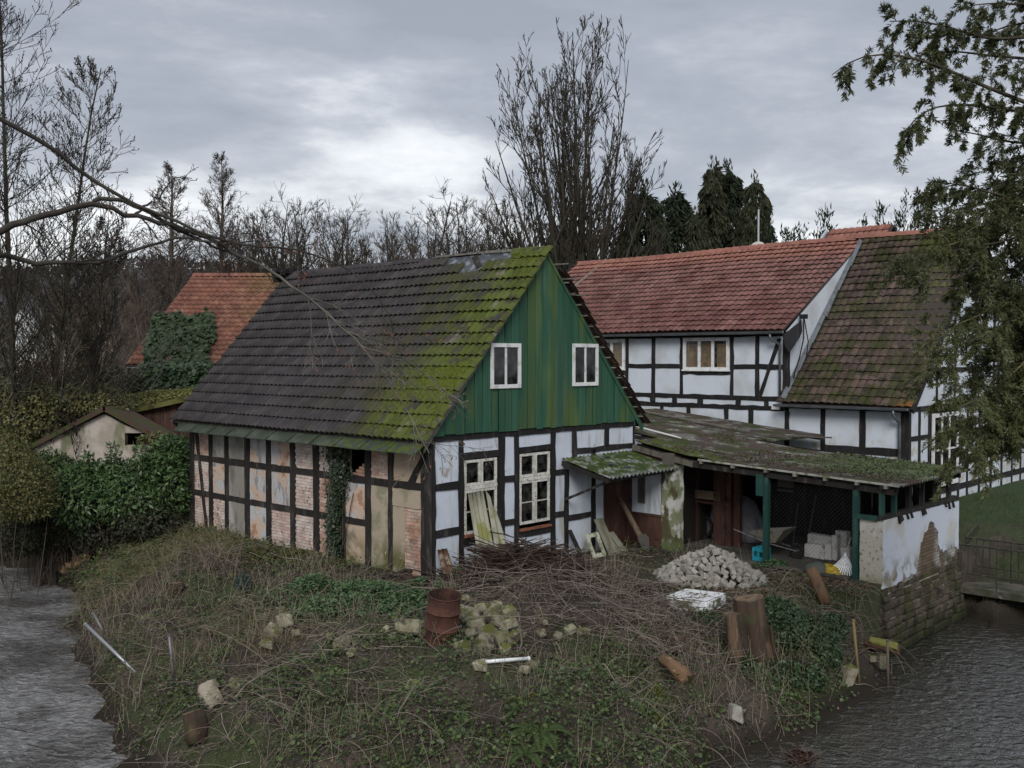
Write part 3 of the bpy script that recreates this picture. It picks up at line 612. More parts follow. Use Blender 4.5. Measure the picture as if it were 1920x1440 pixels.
for k in range(4):
    v0 = -.13 + k * .28
    MB().prism([(-.17, -.13), (-.08, .0), (0, .03), (.08, .0), (.17, -.13), (.1, -.12), (0, -.02), (-.1, -.12)], lambda a, z, d: (3.65 + a, v0 + d, 7.47 + .01 * k + z), 0, .30).build('ridge_tile', M['tile_main'], roof)
# verge boards of the boarded gable
for sgn in (-1, 1):
    u0 = 3.65 + sgn * 3.95
    MB().prism([(u0, zroof(u0) - .10), (3.65, 7.36), (3.65, 7.27), (u0 - sgn * .05, zroof(u0) - .24)], gfn, .05, .075).build('verge_board', M['board'] if sgn > 0 else M['batten'], roof)
# tattered far end of the ridge
for k, (v, z, h, t) in enumerate(((10.5, 7.50, .10, .5), (10.75, 7.45, .14, .35), (10.95, 7.25, .2, .2))):
    MB().box(3.45 - t, 3.75, v, v + .2, z - .05, z + h, .04).build('broken_board', M['timber'], roof)
MB().beam((-.3, HLEN + .34, 2.9), (3.65, HLEN + .34, 7.32), .05, .16).build('verge_board', M['timber'], roof)
# lead-coloured apron under the eaves
M['apron'] = mat('mossy_felt_apron', (0.040, 0.052, 0.038), [((0.075, 0.085, 0.065), {'n': 3, 'lo': .45, 'hi': .7}), ((0.060, 0.085, 0.014), [{'n': 5, 'lo': .46, 'hi': .6, 'det': 6}, AV(5.0, .8)]), ((0.03, 0.032, 0.03), {'n': 9, 'lo': .6, 'hi': .75})], rough=.7, bump=(20, .4), rnd=.12)
ap = MB().beam((-.30, -.12, 2.87), (-.30, HLEN + .1, 2.87), .03, .16).build('eaves_apron', M['apron'], house)
nb = 11; stp = (HLEN - .05) / nb
for k in range(nb):
    v0 = -.15 + k * stp; v1 = v0 + stp - .004; dz = R.uniform(-.012, .012)
    MB().hexa([(-.62, v0, 2.765 + dz), (-.62, v1, 2.765 - dz), (-.26, v1, 3.0), (-.26, v0, 3.0), (-.62, v0, 2.785 + dz), (-.62, v1, 2.785 - dz), (-.26, v1, 3.02), (-.26, v0, 3.02)]).build('apron_sheet', M['apron'], ap)
    MB().beam((-.63, v0, 2.80), (-.27, v0, 3.03), .035, .03, (-.5, 0, .8)).build('seam_batten', M['apron'], ap)

# moss cushions on the near end of the roof
def moss_on_roof():
    V, Fc, n = [], [], 0
    for _ in range(60000):
        v = R.uniform(-.1, 4.2); t = R.random() ** .8; u = -.35 + 4.0 * t
        dn = float(fbm(np.array([u * 1.3 + 3]), np.array([v * 1.3]))[0])
        dens = max(0, 1 - v / (1.1 + 1.9 * (1 - t) ** 1.5)) * 1.1
        if t > .45 and t < .62: dens *= .45
        if R.random() > dens or dn < .52 - .09 * (t < .35): continue
        row = (t * 5.983) / GA; fr = row - int(row); p = np.array([u, v, 3.02 + SL * (u + .35)]) + np.array([-.74, 0, .66]) * (.034 + .03 * (1 - fr) + .017 * (1 + math.cos(2 * math.pi * (HLEN + .42 - v) / .1525)) * 0)
        r = R.uniform(.012, .034) * (1.25 if t < .35 else .9); h = r * R.uniform(.6, 1.1); k = 6; c0 = n
        nn = np.array([-.55, 0, .83]); sx = np.array([.83, 0, .55]); ph = R.random() * 6
        for q in range(k): an = ph + 2 * math.pi * q / k; V.append(p + (sx * math.cos(an) + np.array([0, 1, 0]) * math.sin(an)) * r * R.uniform(.8, 1.2) - nn * .01)
        V.append(p + nn * h); n += k + 1
        for q in range(k): Fc.append((c0 + q, c0 + (q + 1) % k, c0 + k))
        if len(Fc) > 60000: break
    m = leafmat('roof_moss', [(0.040, 0.052, 0.010), (0.068, 0.088, 0.014), (0.105, 0.13, 0.02), (0.085, 0.085, 0.03)], rough=.95, spec=.05, trans=0)
    ob('moss', npmesh('moss', np.array(V), np.array(Fc), m, True), roof, kind='stuff')
moss_on_roof()
# ------------------------------------------------------------------ long red-roofed house behind
RU, RV = 17.5, -3.26
def hthing(name, label, cat, u, v, z=0.0, group=None):
    o = thing(name, label, cat, hw(u, v, z), HROT, group); MB.off = (u, v, z); return o
red = hthing('long_half_timbered_house', 'long white half-timbered house with red tiled roof behind the shed', 'house', RU, RV)
rfn = lambda a, z, d: (RU - d, a, z); rgfn = lambda a, z, d: (a, RV - d, z)
M['plaster2'] = mat('white_plaster_dirty', (0.56, 0.61, 0.68), [((0.45, 0.48, 0.50), {'n': .9, 'lo': .45, 'hi': .7}), ((0.40, 0.38, 0.30), [{'n': 2.0, 'lo': .50, 'hi': .68, 'det': 6}, AZ(2.9, 1.6)])], rough=.9, bump=(14, .2), rnd=.03)
M['tile_red'] = mat('red_clay_tile', (0.165, 0.083, 0.072), [((0.195, 0.100, 0.086), {'n': 1.2, 'lo': .4, 'hi': .65}), ((0.10, 0.042, 0.036), [{'n': .8, 'lo': .47, 'hi': .66, 'off': 5, 'det': 6}]), ((0.12, 0.052, 0.046), [AZ(8.2, 6.2), {'n': 1.5, 'lo': .35, 'hi': .6}]), ((0.24, 0.108, 0.082), [AZ(8.6, 9.3)]), ((0.05, 0.042, 0.034), {'n': 7, 'lo': .62, 'hi': .72, 'det': 5})], rough=.85, bump=(40, .3), rnd=.2, hue=.008)
M['tile_old'] = mat('old_mossy_clay_tile', (0.070, 0.050, 0.042), [((0.100, 0.068, 0.056), {'n': 1.6, 'lo': .42, 'hi': .66}), ((0.038, 0.040, 0.014), {'n': 1.1, 'lo': .44, 'hi': .6, 'off': 2, 'det': 6}), ((0.030, 0.026, 0.018), {'n': 3, 'lo': .52, 'hi': .66, 'off': 4}), ((0.13, 0.06, 0.018), [{'n': 2, 'lo': .40, 'hi': .6, 'off': 6}, AZ(4.1, 3.3), AV(-2.8, -3.4)]), ((0.065, 0.085, 0.014), [{'n': 1.4, 'lo': .42, 'hi': .58, 'off': 9}, AV(-.5, -3.2), AZ(5.5, 8.5)]), ((0.24, 0.22, 0.19), {'n': 14, 'lo': .70, 'hi': .76})], rough=.9, bump=(40, .5), rnd=.25, hue=.01)
M['zinc'] = mat('grey_zinc', (0.17, 0.185, 0.20), [((0.10, 0.11, 0.12), {'n': 4, 'lo': .45, 'hi': .7}), ((0.26, 0.27, 0.28), {'n': 9, 'lo': .6, 'hi': .75})], rough=.45, metallic=.6, spec=.5)
# walls
fw = MB().box(RU + .10, RU + .14, RV, 15.2, -.6, 5.7).build('front_wall', M['dark'], red)
fw.data.clear_geometry(); _t = MB().box(RU + .10, RU + .14, RV + .1, 3.27, -.6, 3.3).box(RU + .10, RU + .14, 3.2, 15.2, -.6, 4.34).box(RU + .10, RU + .14, 1.1, 3.27, 3.3, 5.7).box(RU + .10, RU + .14, 5.4, 7.9, 4.3, 5.7).box(RU + .10, RU + .14, 9.6, 15.2, 4.3, 5.7)
fw.data.from_pydata([tuple(np.array(p) - MB.off) for p in _t.v], [], _t.f); fw.data.update()
def TR(a0, a1, z0, z1): return timber(fw, rect(a0, a1, z0, z1), rfn, -.08, .016 + R.uniform(0, .006), M['timber'])
def PR(a0, a1, z0, z1): return MB().prism([(a + R.uniform(-.01, .01), z + R.uniform(-.01, .01)) for a, z in rect(a0 - .02, a1 + .02, z0 - .02, z1 + .02)], rfn, -.085, -.004 + R.uniform(-.004, .004)).build('plaster_panel', M['plaster2'], fw)
up = [(.93, 1.16), (2.09, 2.25), (3.13, 3.27), (5.32, 5.46), (6.59, 6.77), (7.88, 8.03), (9.4, 9.56), (10.8, 10.95), (12.2, 12.35), (13.6, 13.75), (15.0, 15.2)]
for a0, a1 in up: TR(a0, a1, 3.40, 5.62)
TR(.93, 15.2, 3.29, 3.455); TR(1.05, 15.2, 2.95, 3.115); TR(.93, 15.2, 5.58, 5.74)
for i in range(len(up) - 1):
    l, r = up[i][1], up[i + 1][0]
    if i in (2, 5): 
        TR(l, r, 4.19, 4.33); PR(l, r, 3.455, 4.19)
    else:
        TR(l, r, 4.42, 4.59); PR(l, r, 3.455, 4.42); PR(l, r, 4.59, 5.58)
timber(fw, [(1.98, 3.45), (2.12, 3.45), (1.38, 5.5), (1.22, 5.5)], rfn, -.05, .034, M['timber'])
st = [(1.71, 1.89), (2.82, 3.04), (4.43, 4.67), (5.59, 5.80), (6.58, 6.83), (7.7, 7.9), (8.9, 9.1)]
for a0, a1 in st: TR(a0, a1, 3.115, 3.29)
for l, r in zip([1.05] + [q[1] for q in st], [q[0] for q in st] + [11.0]): PR(l, r, 3.115, 3.29)
lo = [(-3.26, -3.02), (-1.85, -1.64), (-.43, -.27), (.90, 1.08), (2.32, 2.50), (3.32, 3.51), (4.97, 5.14), (6.19, 6.36), (7.6, 7.78), (9.0, 9.2)]
for i, (a0, a1) in enumerate(lo): TR(a0, a1, -.6, 3.2 if a1 < 1 else 2.95)
for i in range(len(lo) - 1):
    l, r = lo[i][1], lo[i + 1][0]; top = 3.1 if r < 1 else 2.95
    if i < 2: TR(l, r, 1.63, 1.87); PR(l, r, 1.87, top); PR(l, r, -.6, 1.63)
    else: PR(l, r, -.6, top)
TR(-3.26, 1.0, 3.06, 3.22)
timber(fw, [(-.45, 1.9), (-.75, 1.55), (-.45, 1.45)], rfn, -.05, .05, M['timber_weathered'])
# window with boarded-up lights
M['clear'] = glassmat('clear_glass', (.92, .93, .93), .05)
M['ply'] = mat('plywood_boarding', (0.30, 0.20, 0.11), [((0.20, 0.13, 0.07), {'n': 6, 'lo': .45, 'hi': .7, 'st': (1, 1, .3)}), ((0.08, 0.055, 0.035), {'n': 2.2, 'lo': .6, 'hi': .7, 'off': 3})], rough=.8)
for a0, a1, n in ((3.29, 5.30, 3), (8.05, 9.38, 2)):
    o = sash(red, 'upper_window', a0, a1, 4.345, 5.575, rfn, M['wframe'], M['glass'], n, 1, d=.02, fw=.13, bar=.06, light=M['clear'])
    cs = np.linspace(a0 + .13, a1 - .13, n + 1)
    for k in range(n): MB().prism(rect(cs[k] + .02, cs[k + 1] - .02 - (.14 if k == 0 and n == 3 else 0), 4.47, 5.34 + .1 * (k % 2)), rfn, -.035, -.02).build('boarding', M['ply'], o)
    MB().prism(rect(a0 - .03, a1 + .03, 4.325, 4.38), rfn, .0, .09).build('window_sill', M['wframe'], o)
# right gable end
gw2 = MB().box(RU + .1, 29.4, RV + .10, RV + .14, -.6, 3.1).prism([(RU + .1, 3.1), (29.4, 3.1), (23.5, 9.1)], lambda a, z, d: (a, RV + d, z), .10, .14).build('gable_end', M['dark'], red)
def TG(a0, a1, z0, z1): return timber(gw2, rect(a0, a1, z0, z1), rgfn, -.08, .016 + R.uniform(0, .006), M['timber'])
def PG(poly): return MB().prism(poly, rgfn, -.085, -.004).build('plaster_panel', M['plaster2'], gw2)
gp = [(17.5, 17.70), (18.30, 18.48), (19.13, 19.30), (21.82, 22.0), (22.70, 22.86), (23.93, 24.1), (25.17, 25.35), (26.39, 26.58), (27.64, 27.8), (28.7, 28.85), (29.3, 29.5)]
gz = [(-.6, -.12), (.17, .38), (1.15, 1.36), (2.12, 2.28), (3.06, 3.23)]
for a0, a1 in gp: TG(a0, a1, -.6, 3.1)
for i in range(len(gp) - 1):
    l, r = gp[i][1], gp[i + 1][0]
    for k, (z0, z1) in enumerate(gz):
        if i == 2 and k in (2, 3): continue
        TG(l, r, z0, z1)
        if k and not (i == 2 and k in (2, 3, 4)): PG(rect(l, r, gz[k - 1][1], z0))
sash(red, 'ground_floor_window', 19.4, 21.75, .45, 2.95, rgfn, M['wframe'], M['glass'], 3, 2, d=.05, fw=.14, bar=.05)
zd = lambda u: 3.25 + (u - 17.1) * 6.25 / 6.4 if u < 23.5 else 9.5 - (u - 23.5) * 6.25 / 6.4
for a0, a1 in ((19.76, 19.92), (21.4, 21.56), (23.4, 23.6), (25.4, 25.6), (27.1, 27.26)): TG(a0, a1, 3.23, zd((a0 + a1) / 2) - .25)
for z0, z1 in ((4.35, 4.5), (5.8, 5.95), (7.3, 7.42)):
    ul = 17.1 + (z1 - 3.0) * 6.4 / 6.25; TG(ul + .1, 47.0 - ul - .1, z0, z1)
PG([(17.55, 3.23), (29.4, 3.23), (23.5, 9.0)])
# cheek between the two roofs
ck = MB().prism([(17.5, 3.35), (17.5, 5.66), (23.4, 9.32)], lambda a, z, d: (a, 1.04 + d, z), 0, .10).build('cheek_wall', M['plaster2'], red)
MB().prism([(17.48, 3.3), (17.72, 3.55), (17.72, 5.7), (17.48, 5.6)], lambda a, z, d: (a, 1.02 + d, z), 0, .02).build('timber', M['timber'], ck)
# roofs
dk = mat('roof_boarding', (.05, .04, .035), rough=.9)
s1 = np.array([6.35, 0, 3.68]); L1 = np.linalg.norm(s1); s1 /= L1; s2 = np.array([6.4, 0, 6.25]); L2 = np.linalg.norm(s2); s2 /= L2
def slab(p, q, v0, v1, t=.05): return MB().hexa([(p[0], v0, p[1] - t), (q[0], v0, q[1] - t), (q[0], v1, q[1] - t), (p[0], v1, p[1] - t), (p[0], v0, p[1]), (q[0], v0, q[1]), (q[0], v1, q[1]), (p[0], v1, p[1])])
r1 = slab((17.17, 5.76), (23.5, 9.42), 1.0, 15.4).add(*[(lambda b: (b.v, b.f))(slab((23.5, 9.42), (29.8, 5.2), 1.0, 15.4))][0]).build('red_roof', dk, red)
r2 = slab((17.12, 3.23), (23.5, 9.44), -3.5, 1.0).add(*[(lambda b: (b.v, b.f))(slab((23.5, 9.44), (29.9, 3.23), -3.5, 1.0))][0]).build('mossy_roof', dk, red)
lay_tiles(r1, np.array([17.15, 15.42, 5.77]) - MB.off, (0, -1, 0), s1, .262, L1 / 18, 55, 18, M['tile_red'], rolls=1, amp=.045, n=6, keep=300, jit=.011, wave=lambda x, y: -.05 * math.sin(math.pi * y / 7.3) + .02 * math.sin(x * .7 + 1))
lay_tiles(r2, np.array([17.10, 1.2, 3.24]) - MB.off, (0, -1, 0), s2, .262, L2 / 23, 18, 23, M['tile_old'], rolls=1, amp=.05, n=6, keep=300, jit=.014, wave=lambda x, y: -.09 * math.sin(math.pi * y / 9) + .03 * math.sin(x * 1.1))
for k in range(48):
    v0 = -3.5 + k * .395; zz = 9.50 + .05 * math.sin(v0 * .35 + .5) + (.05 if v0 < 1 else 0)
    MB().prism([(-.17, -.10), (-.1, .03), (0, .075), (.1, .03), (.17, -.10), (.1, -.1), (0, -.02), (-.1, -.1)], lambda a, z, d: (23.5 + a, v0 + d, zz + z + .03 * (d > .2)), 0, .42).build('ridge_tile', M['tile_red'], r1 if v0 > 1 else r2)
MB().beam((17.3, 13.75, 5.9), (23.45, 13.75, 9.47), .14, .07, (-.5, 0, .86)).build('verge_flashing', M['batten'], r1)
MB().beam((17.2, 15.46, 5.78), (23.5, 15.46, 9.48), .05, .18, (-.5, 0, .86)).build('verge_board', M['timber'], r1)
MB().beam((17.1, -3.55, 3.12), (23.5, -3.55, 9.38), .05, .2, (-.7, 0, .7)).build('verge_board', M['timber'], r2)
flash = MB()
for k in range(6):
    t0, t1 = k / 6, (k + 1.05) / 6; flash = MB(); p = np.array([17.15, 0, 3.36]); q = np.array([23.2, 0, 9.3]); a_, b_ = p + (q - p) * t0, p + (q - p) * t1
    flash.hexa([(a_[0], .86 + R.uniform(-.03, .03), a_[2]), (b_[0], .90, b_[2]), (b_[0], 1.03, b_[2] + .04), (a_[0], 1.03, a_[2] + .04), (a_[0] - .02, .86, a_[2] + .03), (b_[0] - .02, .90, b_[2] + .03), (b_[0] - .02, 1.03, b_[2] + .12), (a_[0] - .02, 1.03, a_[2] + .12)]).build('lead_flashing', M['zinc'], r2)
# gutters and downpipes
def gutter(v0, v1, u, z, name='gutter', parent=red):
    pf = [(-.07, .02), (-.055, -.04), (0, -.065), (.055, -.04), (.07, .02), (.06, .02), (.045, -.03), (0, -.053), (-.045, -.03), (-.06, .02)]
    return MB().prism(pf, lambda a, z_, d: (u + a, d, z + z_), v0, v1).build(name, M['zinc'], parent)
gt = gutter(.95, 11.0, 17.08, 5.72); gt2 = gutter(-3.42, 1.25, 17.03, 3.19)
MB().tube([(17.08, 1.45, 5.66), (17.1, 1.45, 5.5), (17.4, 1.25, 5.3), (17.42, 1.24, 5.1), (17.42, 1.23, 3.35)], .05, 8).build('downpipe', M['zinc'], red, smooth=True)
MB().tube([(17.03, -2.95, 3.14), (17.05, -2.95, 2.98), (17.38, -3.02, 2.72), (17.40, -3.02, 2.5), (17.40, -3.02, .2)], .052, 8).build('downpipe', M['zinc'], red, smooth=True)
# torn felt and a loose cable at the corner of the red eaves
rag = mat('black_felt_rag', (.018, .018, .02), rough=.8, bump=(15, .8))
MB().add([(17.1, .95, 5.62), (17.9, .8, 6.05), (18.3, .9, 6.2), (18.1, .75, 5.75), (17.7, .65, 5.5), (17.45, .7, 5.25), (17.3, .8, 5.0), (17.15, .9, 5.2)], [(0, 1, 5, 7), (1, 2, 3), (1, 3, 4, 5), (7, 5, 6)]).build('felt_rag', rag, r1)
MB().tube([(18.3, .8, 6.25), (18.1, .7, 5.5), (17.9, .75, 4.8), (17.75, .85, 4.3), (17.8, .9, 4.1)], .025, 5).build('cable', rag, red); MB().tube([(18.4, .85, 6.3), (18.45, .7, 5.4), (18.5, .8, 4.75)], .02, 5).build('cable', rag, red)
MB().box(18.25, 18.45, .72, .95, 6.2, 6.36).build('lamp_housing', rag, red)
MB().box(17.42, 17.49, 1.25, 1.55, 3.0, 3.2).build('junction_box', M['wframe'], red)

# ------------------------------------------------------------------ small red-roofed wing behind the ridge, antenna mast and dish
wg = hthing('rear_wing', 'small red tiled roof with pale verge just showing above the long ridge', 'building', 28.0, 0.0)

_wz = float(onu(1553, 436, 31.0)[2]); _wv = float(onu(1553, 436, 31.0)[1]); _we = _wv - 3.2
MB().box(28.2, 33.8, _we + .2, _wv - .2, -.5, 7.4).build('wall', M['plaster2'], wg)
wr = MB().hexa([(27.5, _we, _wz - 2.8), (31, _we, _wz), (31, _wv, _wz), (27.5, _wv, _wz - 2.8), (27.5, _we, _wz - 2.75), (31, _we, _wz + .05), (31, _wv, _wz + .05), (27.5, _wv, _wz - 2.75)])
wr.hexa([(31, _we, _wz), (34.5, _we, _wz - 2.8), (34.5, _wv, _wz - 2.8), (31, _wv, _wz), (31, _we, _wz + .05), (34.5, _we, _wz - 2.75), (34.5, _wv, _wz - 2.75), (31, _wv, _wz + .05)])
wrr = wr.build('roof', dk, wg)
sw_ = np.array([3.5, 0, 2.8]); lw = np.linalg.norm(sw_); lay_tiles(wrr, np.array([27.5, _wv - .1, _wz - 2.72]) - MB.off, (0, -1, 0), sw_ / lw, .3, lw / 10, 10, 10, M['tile_red'], amp=.045, n=5, keep=60)
MB().beam((31, _wv + .06, _wz + .02), (27.5, _wv + .06, _wz - 2.78), .08, .28, (-.6, 0, .8)).build('verge_board', mat('pale_blue_board', (.42, .48, .52), rough=.7), wg)
_mp = onu(1422, 455, 24.4)
ms = hthing('antenna_mast', 'thin pale antenna mast rising behind the red ridge', 'antenna', 24.4, _mp[1], 8.2); MB().tube([(24.4, _mp[1], 8.2), (24.4, _mp[1], onu(1422, 393, 24.4)[2])], .04, 6).build('mast', mat('pale_steel', (.55, .57, .6), rough=.4, metallic=.5), ms)
MB().beam((24.4, _mp[1] - .12, 8.9), (24.4, _mp[1] + .12, 8.9), .05, .05).build('bracket', M['zinc'], ms)
_dp = onu(1420, 462, 24.1)
ds = hthing('satellite_dish', 'pale satellite dish peeping over the red ridge', 'satellite dish', 24.1, _dp[1], 9.0)
pr = [(0.001, -.06), (.2, -.045), (.36, -.01), (.44, .03)]; b = MB().lathe(pr, 18); b.v = [(24.1 + p[2], _dp[1] + p[0], _dp[2] - .18 + p[1] * .9) for p in b.v]; b.build('dish', mat('dish_cream', (.5, .47, .42), rough=.5), ds, smooth=True)
MB().tube([(24.15, _dp[1], 8.9), (24.15, _dp[1], _dp[2] - .1)], .03, 6).build('arm', M['zinc'], ds)
MB.off = (0.0, 0.0, 0.0)
# ------------------------------------------------------------------ lean-to shed between the houses
shed = hthing('lean_to_shed', 'open lean-to shed with mossy corrugated roof and green posts', 'shed', SH_U, WALL_V)
M['gpost'] = mat('green_painted_post', (0.014, 0.055, 0.045), [((0.045, 0.095, 0.08), {'n': 5, 'lo': .5, 'hi': .7, 'st': (1, 1, .3)}), ((0.06, 0.05, 0.035), {'n': 8, 'lo': .62, 'hi': .7, 'det': 6})], rough=.65, rnd=.1)
M['corr'] = mat('mossy_corrugated_sheet', (0.135, 0.135, 0.128), [((0.28, 0.28, 0.25), {'n': 4, 'lo': .56, 'hi': .66, 'det': 7}), ((0.060, 0.046, 0.040), {'n': 1.6, 'lo': .40, 'hi': .50, 'det': 6, 'off': 1}),
      ((0.040, 0.048, 0.020), [{'n': 1.3, 'lo': .48, 'hi': .60, 'det': 7, 'off': 5}]), ((0.075, 0.10, 0.045), [{'n': 3.0, 'lo': .42, 'hi': .54, 'det': 7, 'off': 9}, AV(-3.2, -5.5), AU(7.6, 8.8)]), ((0.058, 0.080, 0.014), [{'n': 3, 'lo': .46, 'hi': .58, 'off': 3}, AV(-4.6, -1.5), AU(8.6, 7.4)])], rough=.92, bump=(30, .8), rnd=.1)
M['corr_clean'] = mat('pale_corrugated_sheet', (0.36, 0.37, 0.33), [((0.22, 0.22, 0.18), {'n': 5, 'lo': .45, 'hi': .65}), ((0.12, 0.14, 0.05), {'n': 3, 'lo': .56, 'hi': .66, 'off': 4})], rough=.9, bump=(30, .4))
M['brown'] = mat('brown_painted_wood', (0.055, 0.026, 0.020), [((0.085, 0.045, 0.034), {'n': 5, 'lo': .45, 'hi': .7, 'st': (1, 1, .2)}), ((0.03, 0.018, 0.014), {'n': 3, 'lo': .55, 'hi': .7})], rough=.7, rnd=.15, bump=(18, .4, (1, 1, .2)))
M['wood'] = mat('bare_old_wood', (0.17, 0.125, 0.085), [((0.09, 0.065, 0.045), {'n': 6, 'lo': .45, 'hi': .7, 'st': (1, 1, .25), 'det': 6})], rough=.85, rnd=.25, bump=(20, .5))
M['wood_grey'] = mat('grey_old_wood', (0.11, 0.10, 0.085), [((0.055, 0.048, 0.04), {'n': 6, 'lo': .45, 'hi': .7, 'st': (1, 1, .25), 'det': 6})], rough=.88, rnd=.25, bump=(20, .5))
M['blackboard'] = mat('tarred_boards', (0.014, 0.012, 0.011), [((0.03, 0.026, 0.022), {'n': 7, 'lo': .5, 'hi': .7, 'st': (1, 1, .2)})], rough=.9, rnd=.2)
rz_ = lambda v: float(np.interp(v, [-7.4, -2.0, -.3, 1.5], [2.04, 2.28, 2.58, 2.80]))
def corrugated(u0, u1, v0, v1, zf, m, parent, name='corrugated_sheet', amp=.028, pitch=.146, nv=4, along='v', th=.012):
    """sheet whose ridges run along v (or u)"""
    if along == 'v': n = max(3, int((u1 - u0) / pitch * 6)); A = np.linspace(u0, u1, n); B = np.linspace(v0, v1, nv)
    else: n = max(3, int(abs(v1 - v0) / pitch * 6)); A = np.linspace(v0, v1, n); B = np.linspace(u0, u1, nv)
    b = MB(); top = []
    for side in (0, 1):
        for q in B:
            for p in A:
                u, v = (p, q) if along == 'v' else (q, p); b.v.append((u, v, zf(u, v) + amp * math.cos(2 * math.pi * p / pitch) - side * th))
    nn = n * nv
    for j in range(nv - 1):
        for i in range(n - 1):
            a = j * n + i; b.f += [(a, a + 1, a + n + 1, a + n), (nn + a, nn + a + n, nn + a + n + 1, nn + a + 1)]
    for i in range(n - 1):
        for j in (0, nv - 1): a = j * n + i; b.f.append((a, nn + a, nn + a + 1, a + 1))
    for j in range(nv - 1):
        for i in (0, n - 1): a = j * n + i; b.f.append((a, a + n, nn + a + n, nn + a))
    return b.build(name, m, parent, smooth=True)
srf = MB()
for u in (7.15, 8.4, 9.7, 10.9): srf.beam((u, -7.2, rz_(-7.2) - .12), (u, -2.0, rz_(-2.0) - .12), .08, .12).beam((u, -2.0, rz_(-2.0) - .12), (u, -.2, rz_(-.2) - .12), .08, .12)
srf = srf.build('shed_roof', M['timber_weathered'], shed)
for iu, (u0, u1) in enumerate(((6.98, 8.12), (8.02, 9.16), (9.06, 10.2), (10.1, 11.15))):
    for iv, (v0, v1) in enumerate(((-7.36, -4.9), (-5.05, -2.5), (-2.65, -.25 if iu == 0 else 1.3))):
        tl = R.uniform(-.008, .012); corrugated(u0, u1, v0, v1, lambda u, v: rz_(v) + .012 * iv + (u - 7) * .004 + tl, M['corr'], srf)
for k, (u0, u1, v0, v1) in enumerate(((10.9, 12.6, -.3, 3.2), (12.5, 14.2, -.1, 3.2), (14.1, 15.8, -.35, 3.2), (15.7, 17.3, -.5, 3.2), (10.9, 12.6, 3.05, 6.4), (12.5, 14.2, 3.05, 6.4), (14.1, 15.8, 3.05, 6.4), (15.7, 17.3, 3.05, 6.4))):
    corrugated(u0, u1, v0, v1, lambda u, v: 2.20 + (v + .3) * .09 + .02 * (k % 2) + .03 * (v > 3.1), M['corr'], srf)
MB().beam((17.1, -.6, 2.1), (17.1, 6.4, 2.72), .1, .12).beam((10.95, .2, 2.1), (10.95, 6.4, 2.68), .1, .12).build('rafter', M['timber_weathered'], srf)
MB().beam((17.0, -.9, 2.16), (13.2, .4, 2.42), .06, .05).build('loose_batten', M['wood_grey'], srf); MB().beam((15.5, 6.0, 2.9), (14.6, .8, 2.42), .1, .03).build('loose_batten', M['batten'], srf); MB().beam((8.2, 1.3, 3.02), (8.6, -.6, 2.62), .035, .035).build('loose_batten', M['wframe'], srf)
# front eaves strip: pale sheet edge and beam ends
MB().beam((6.99, -7.3, rz_(-7.3) - .01), (6.99, -2.2, rz_(-2.2) - .015), .05, .045).build('edge_strip', M['corr_clean'], srf)
MB().beam((7.1, -7.15, rz_(-7.15) - .17), (7.1, -2.0, rz_(-2.0) - .17), .11, .13).build('front_beam', M['timber_weathered'], shed); MB().beam((7.1, -2.0, rz_(-2) - .17), (7.1, -.1, rz_(-.1) - .17), .11, .14).build('front_beam', M['wood_grey'], shed)
for v in (-7.0, -6.35, -5.6, -4.85, -4.1, -3.2, -2.3): MB().box(6.93, 7.3, v - .035, v + .035, rz_(v) - .105, rz_(v) - .035).build('rafter_end', M['batten'], srf)
# posts
for v, top in ((-4.05, 2.0), (-6.28, 1.86)): MB().box(7.05, 7.17, v - .065, v + .065, -.35, top).build('post', M['gpost'], shed)
MB().box(7.03, 7.15, -4.0, -3.80, 1.5, 2.02).build('post_head', M['gpost'], shed)
# inner frame with brown posts
for px in (1303, 1366, 1383):
    v = float(onu(px, 960, 8.6)[1]); MB().box(8.55, 8.68, v - .09, v + .09, -.2, 2.3).build('door_post', M['brown'], shed)
v0, v1 = float(onu(1304, 925, 8.6)[1]), float(onu(1354, 925, 8.6)[1]); z0 = float(onu(1330, 936, 8.6)[2])
MB().box(8.50, 8.54, v1, v0, z0, z0 + .23).build('pale_board', M['wood'], shed); MB().box(8.52, 8.58, v1 - .3, v0, z0 - .12, z0 - .05).build('rail', M['brown'], shed)
MB().box(8.5, 8.66, -2.05, -1.7, -.18, 2.3).build('door_leaf', M['brown'], shed)
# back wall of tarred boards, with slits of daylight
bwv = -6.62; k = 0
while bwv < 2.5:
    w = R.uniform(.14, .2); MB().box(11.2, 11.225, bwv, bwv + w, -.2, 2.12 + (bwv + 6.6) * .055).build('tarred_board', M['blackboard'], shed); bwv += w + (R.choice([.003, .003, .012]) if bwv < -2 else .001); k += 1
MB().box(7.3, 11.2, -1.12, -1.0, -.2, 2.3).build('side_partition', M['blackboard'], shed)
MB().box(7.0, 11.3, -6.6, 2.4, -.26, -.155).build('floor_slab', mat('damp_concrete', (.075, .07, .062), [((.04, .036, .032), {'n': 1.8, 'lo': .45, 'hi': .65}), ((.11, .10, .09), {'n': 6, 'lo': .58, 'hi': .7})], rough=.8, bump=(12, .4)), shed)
MB().beam((6.98, -6.2, -.13), (6.98, -2.6, -.13), .09, .06).build('threshold', M['wood_grey'], shed)
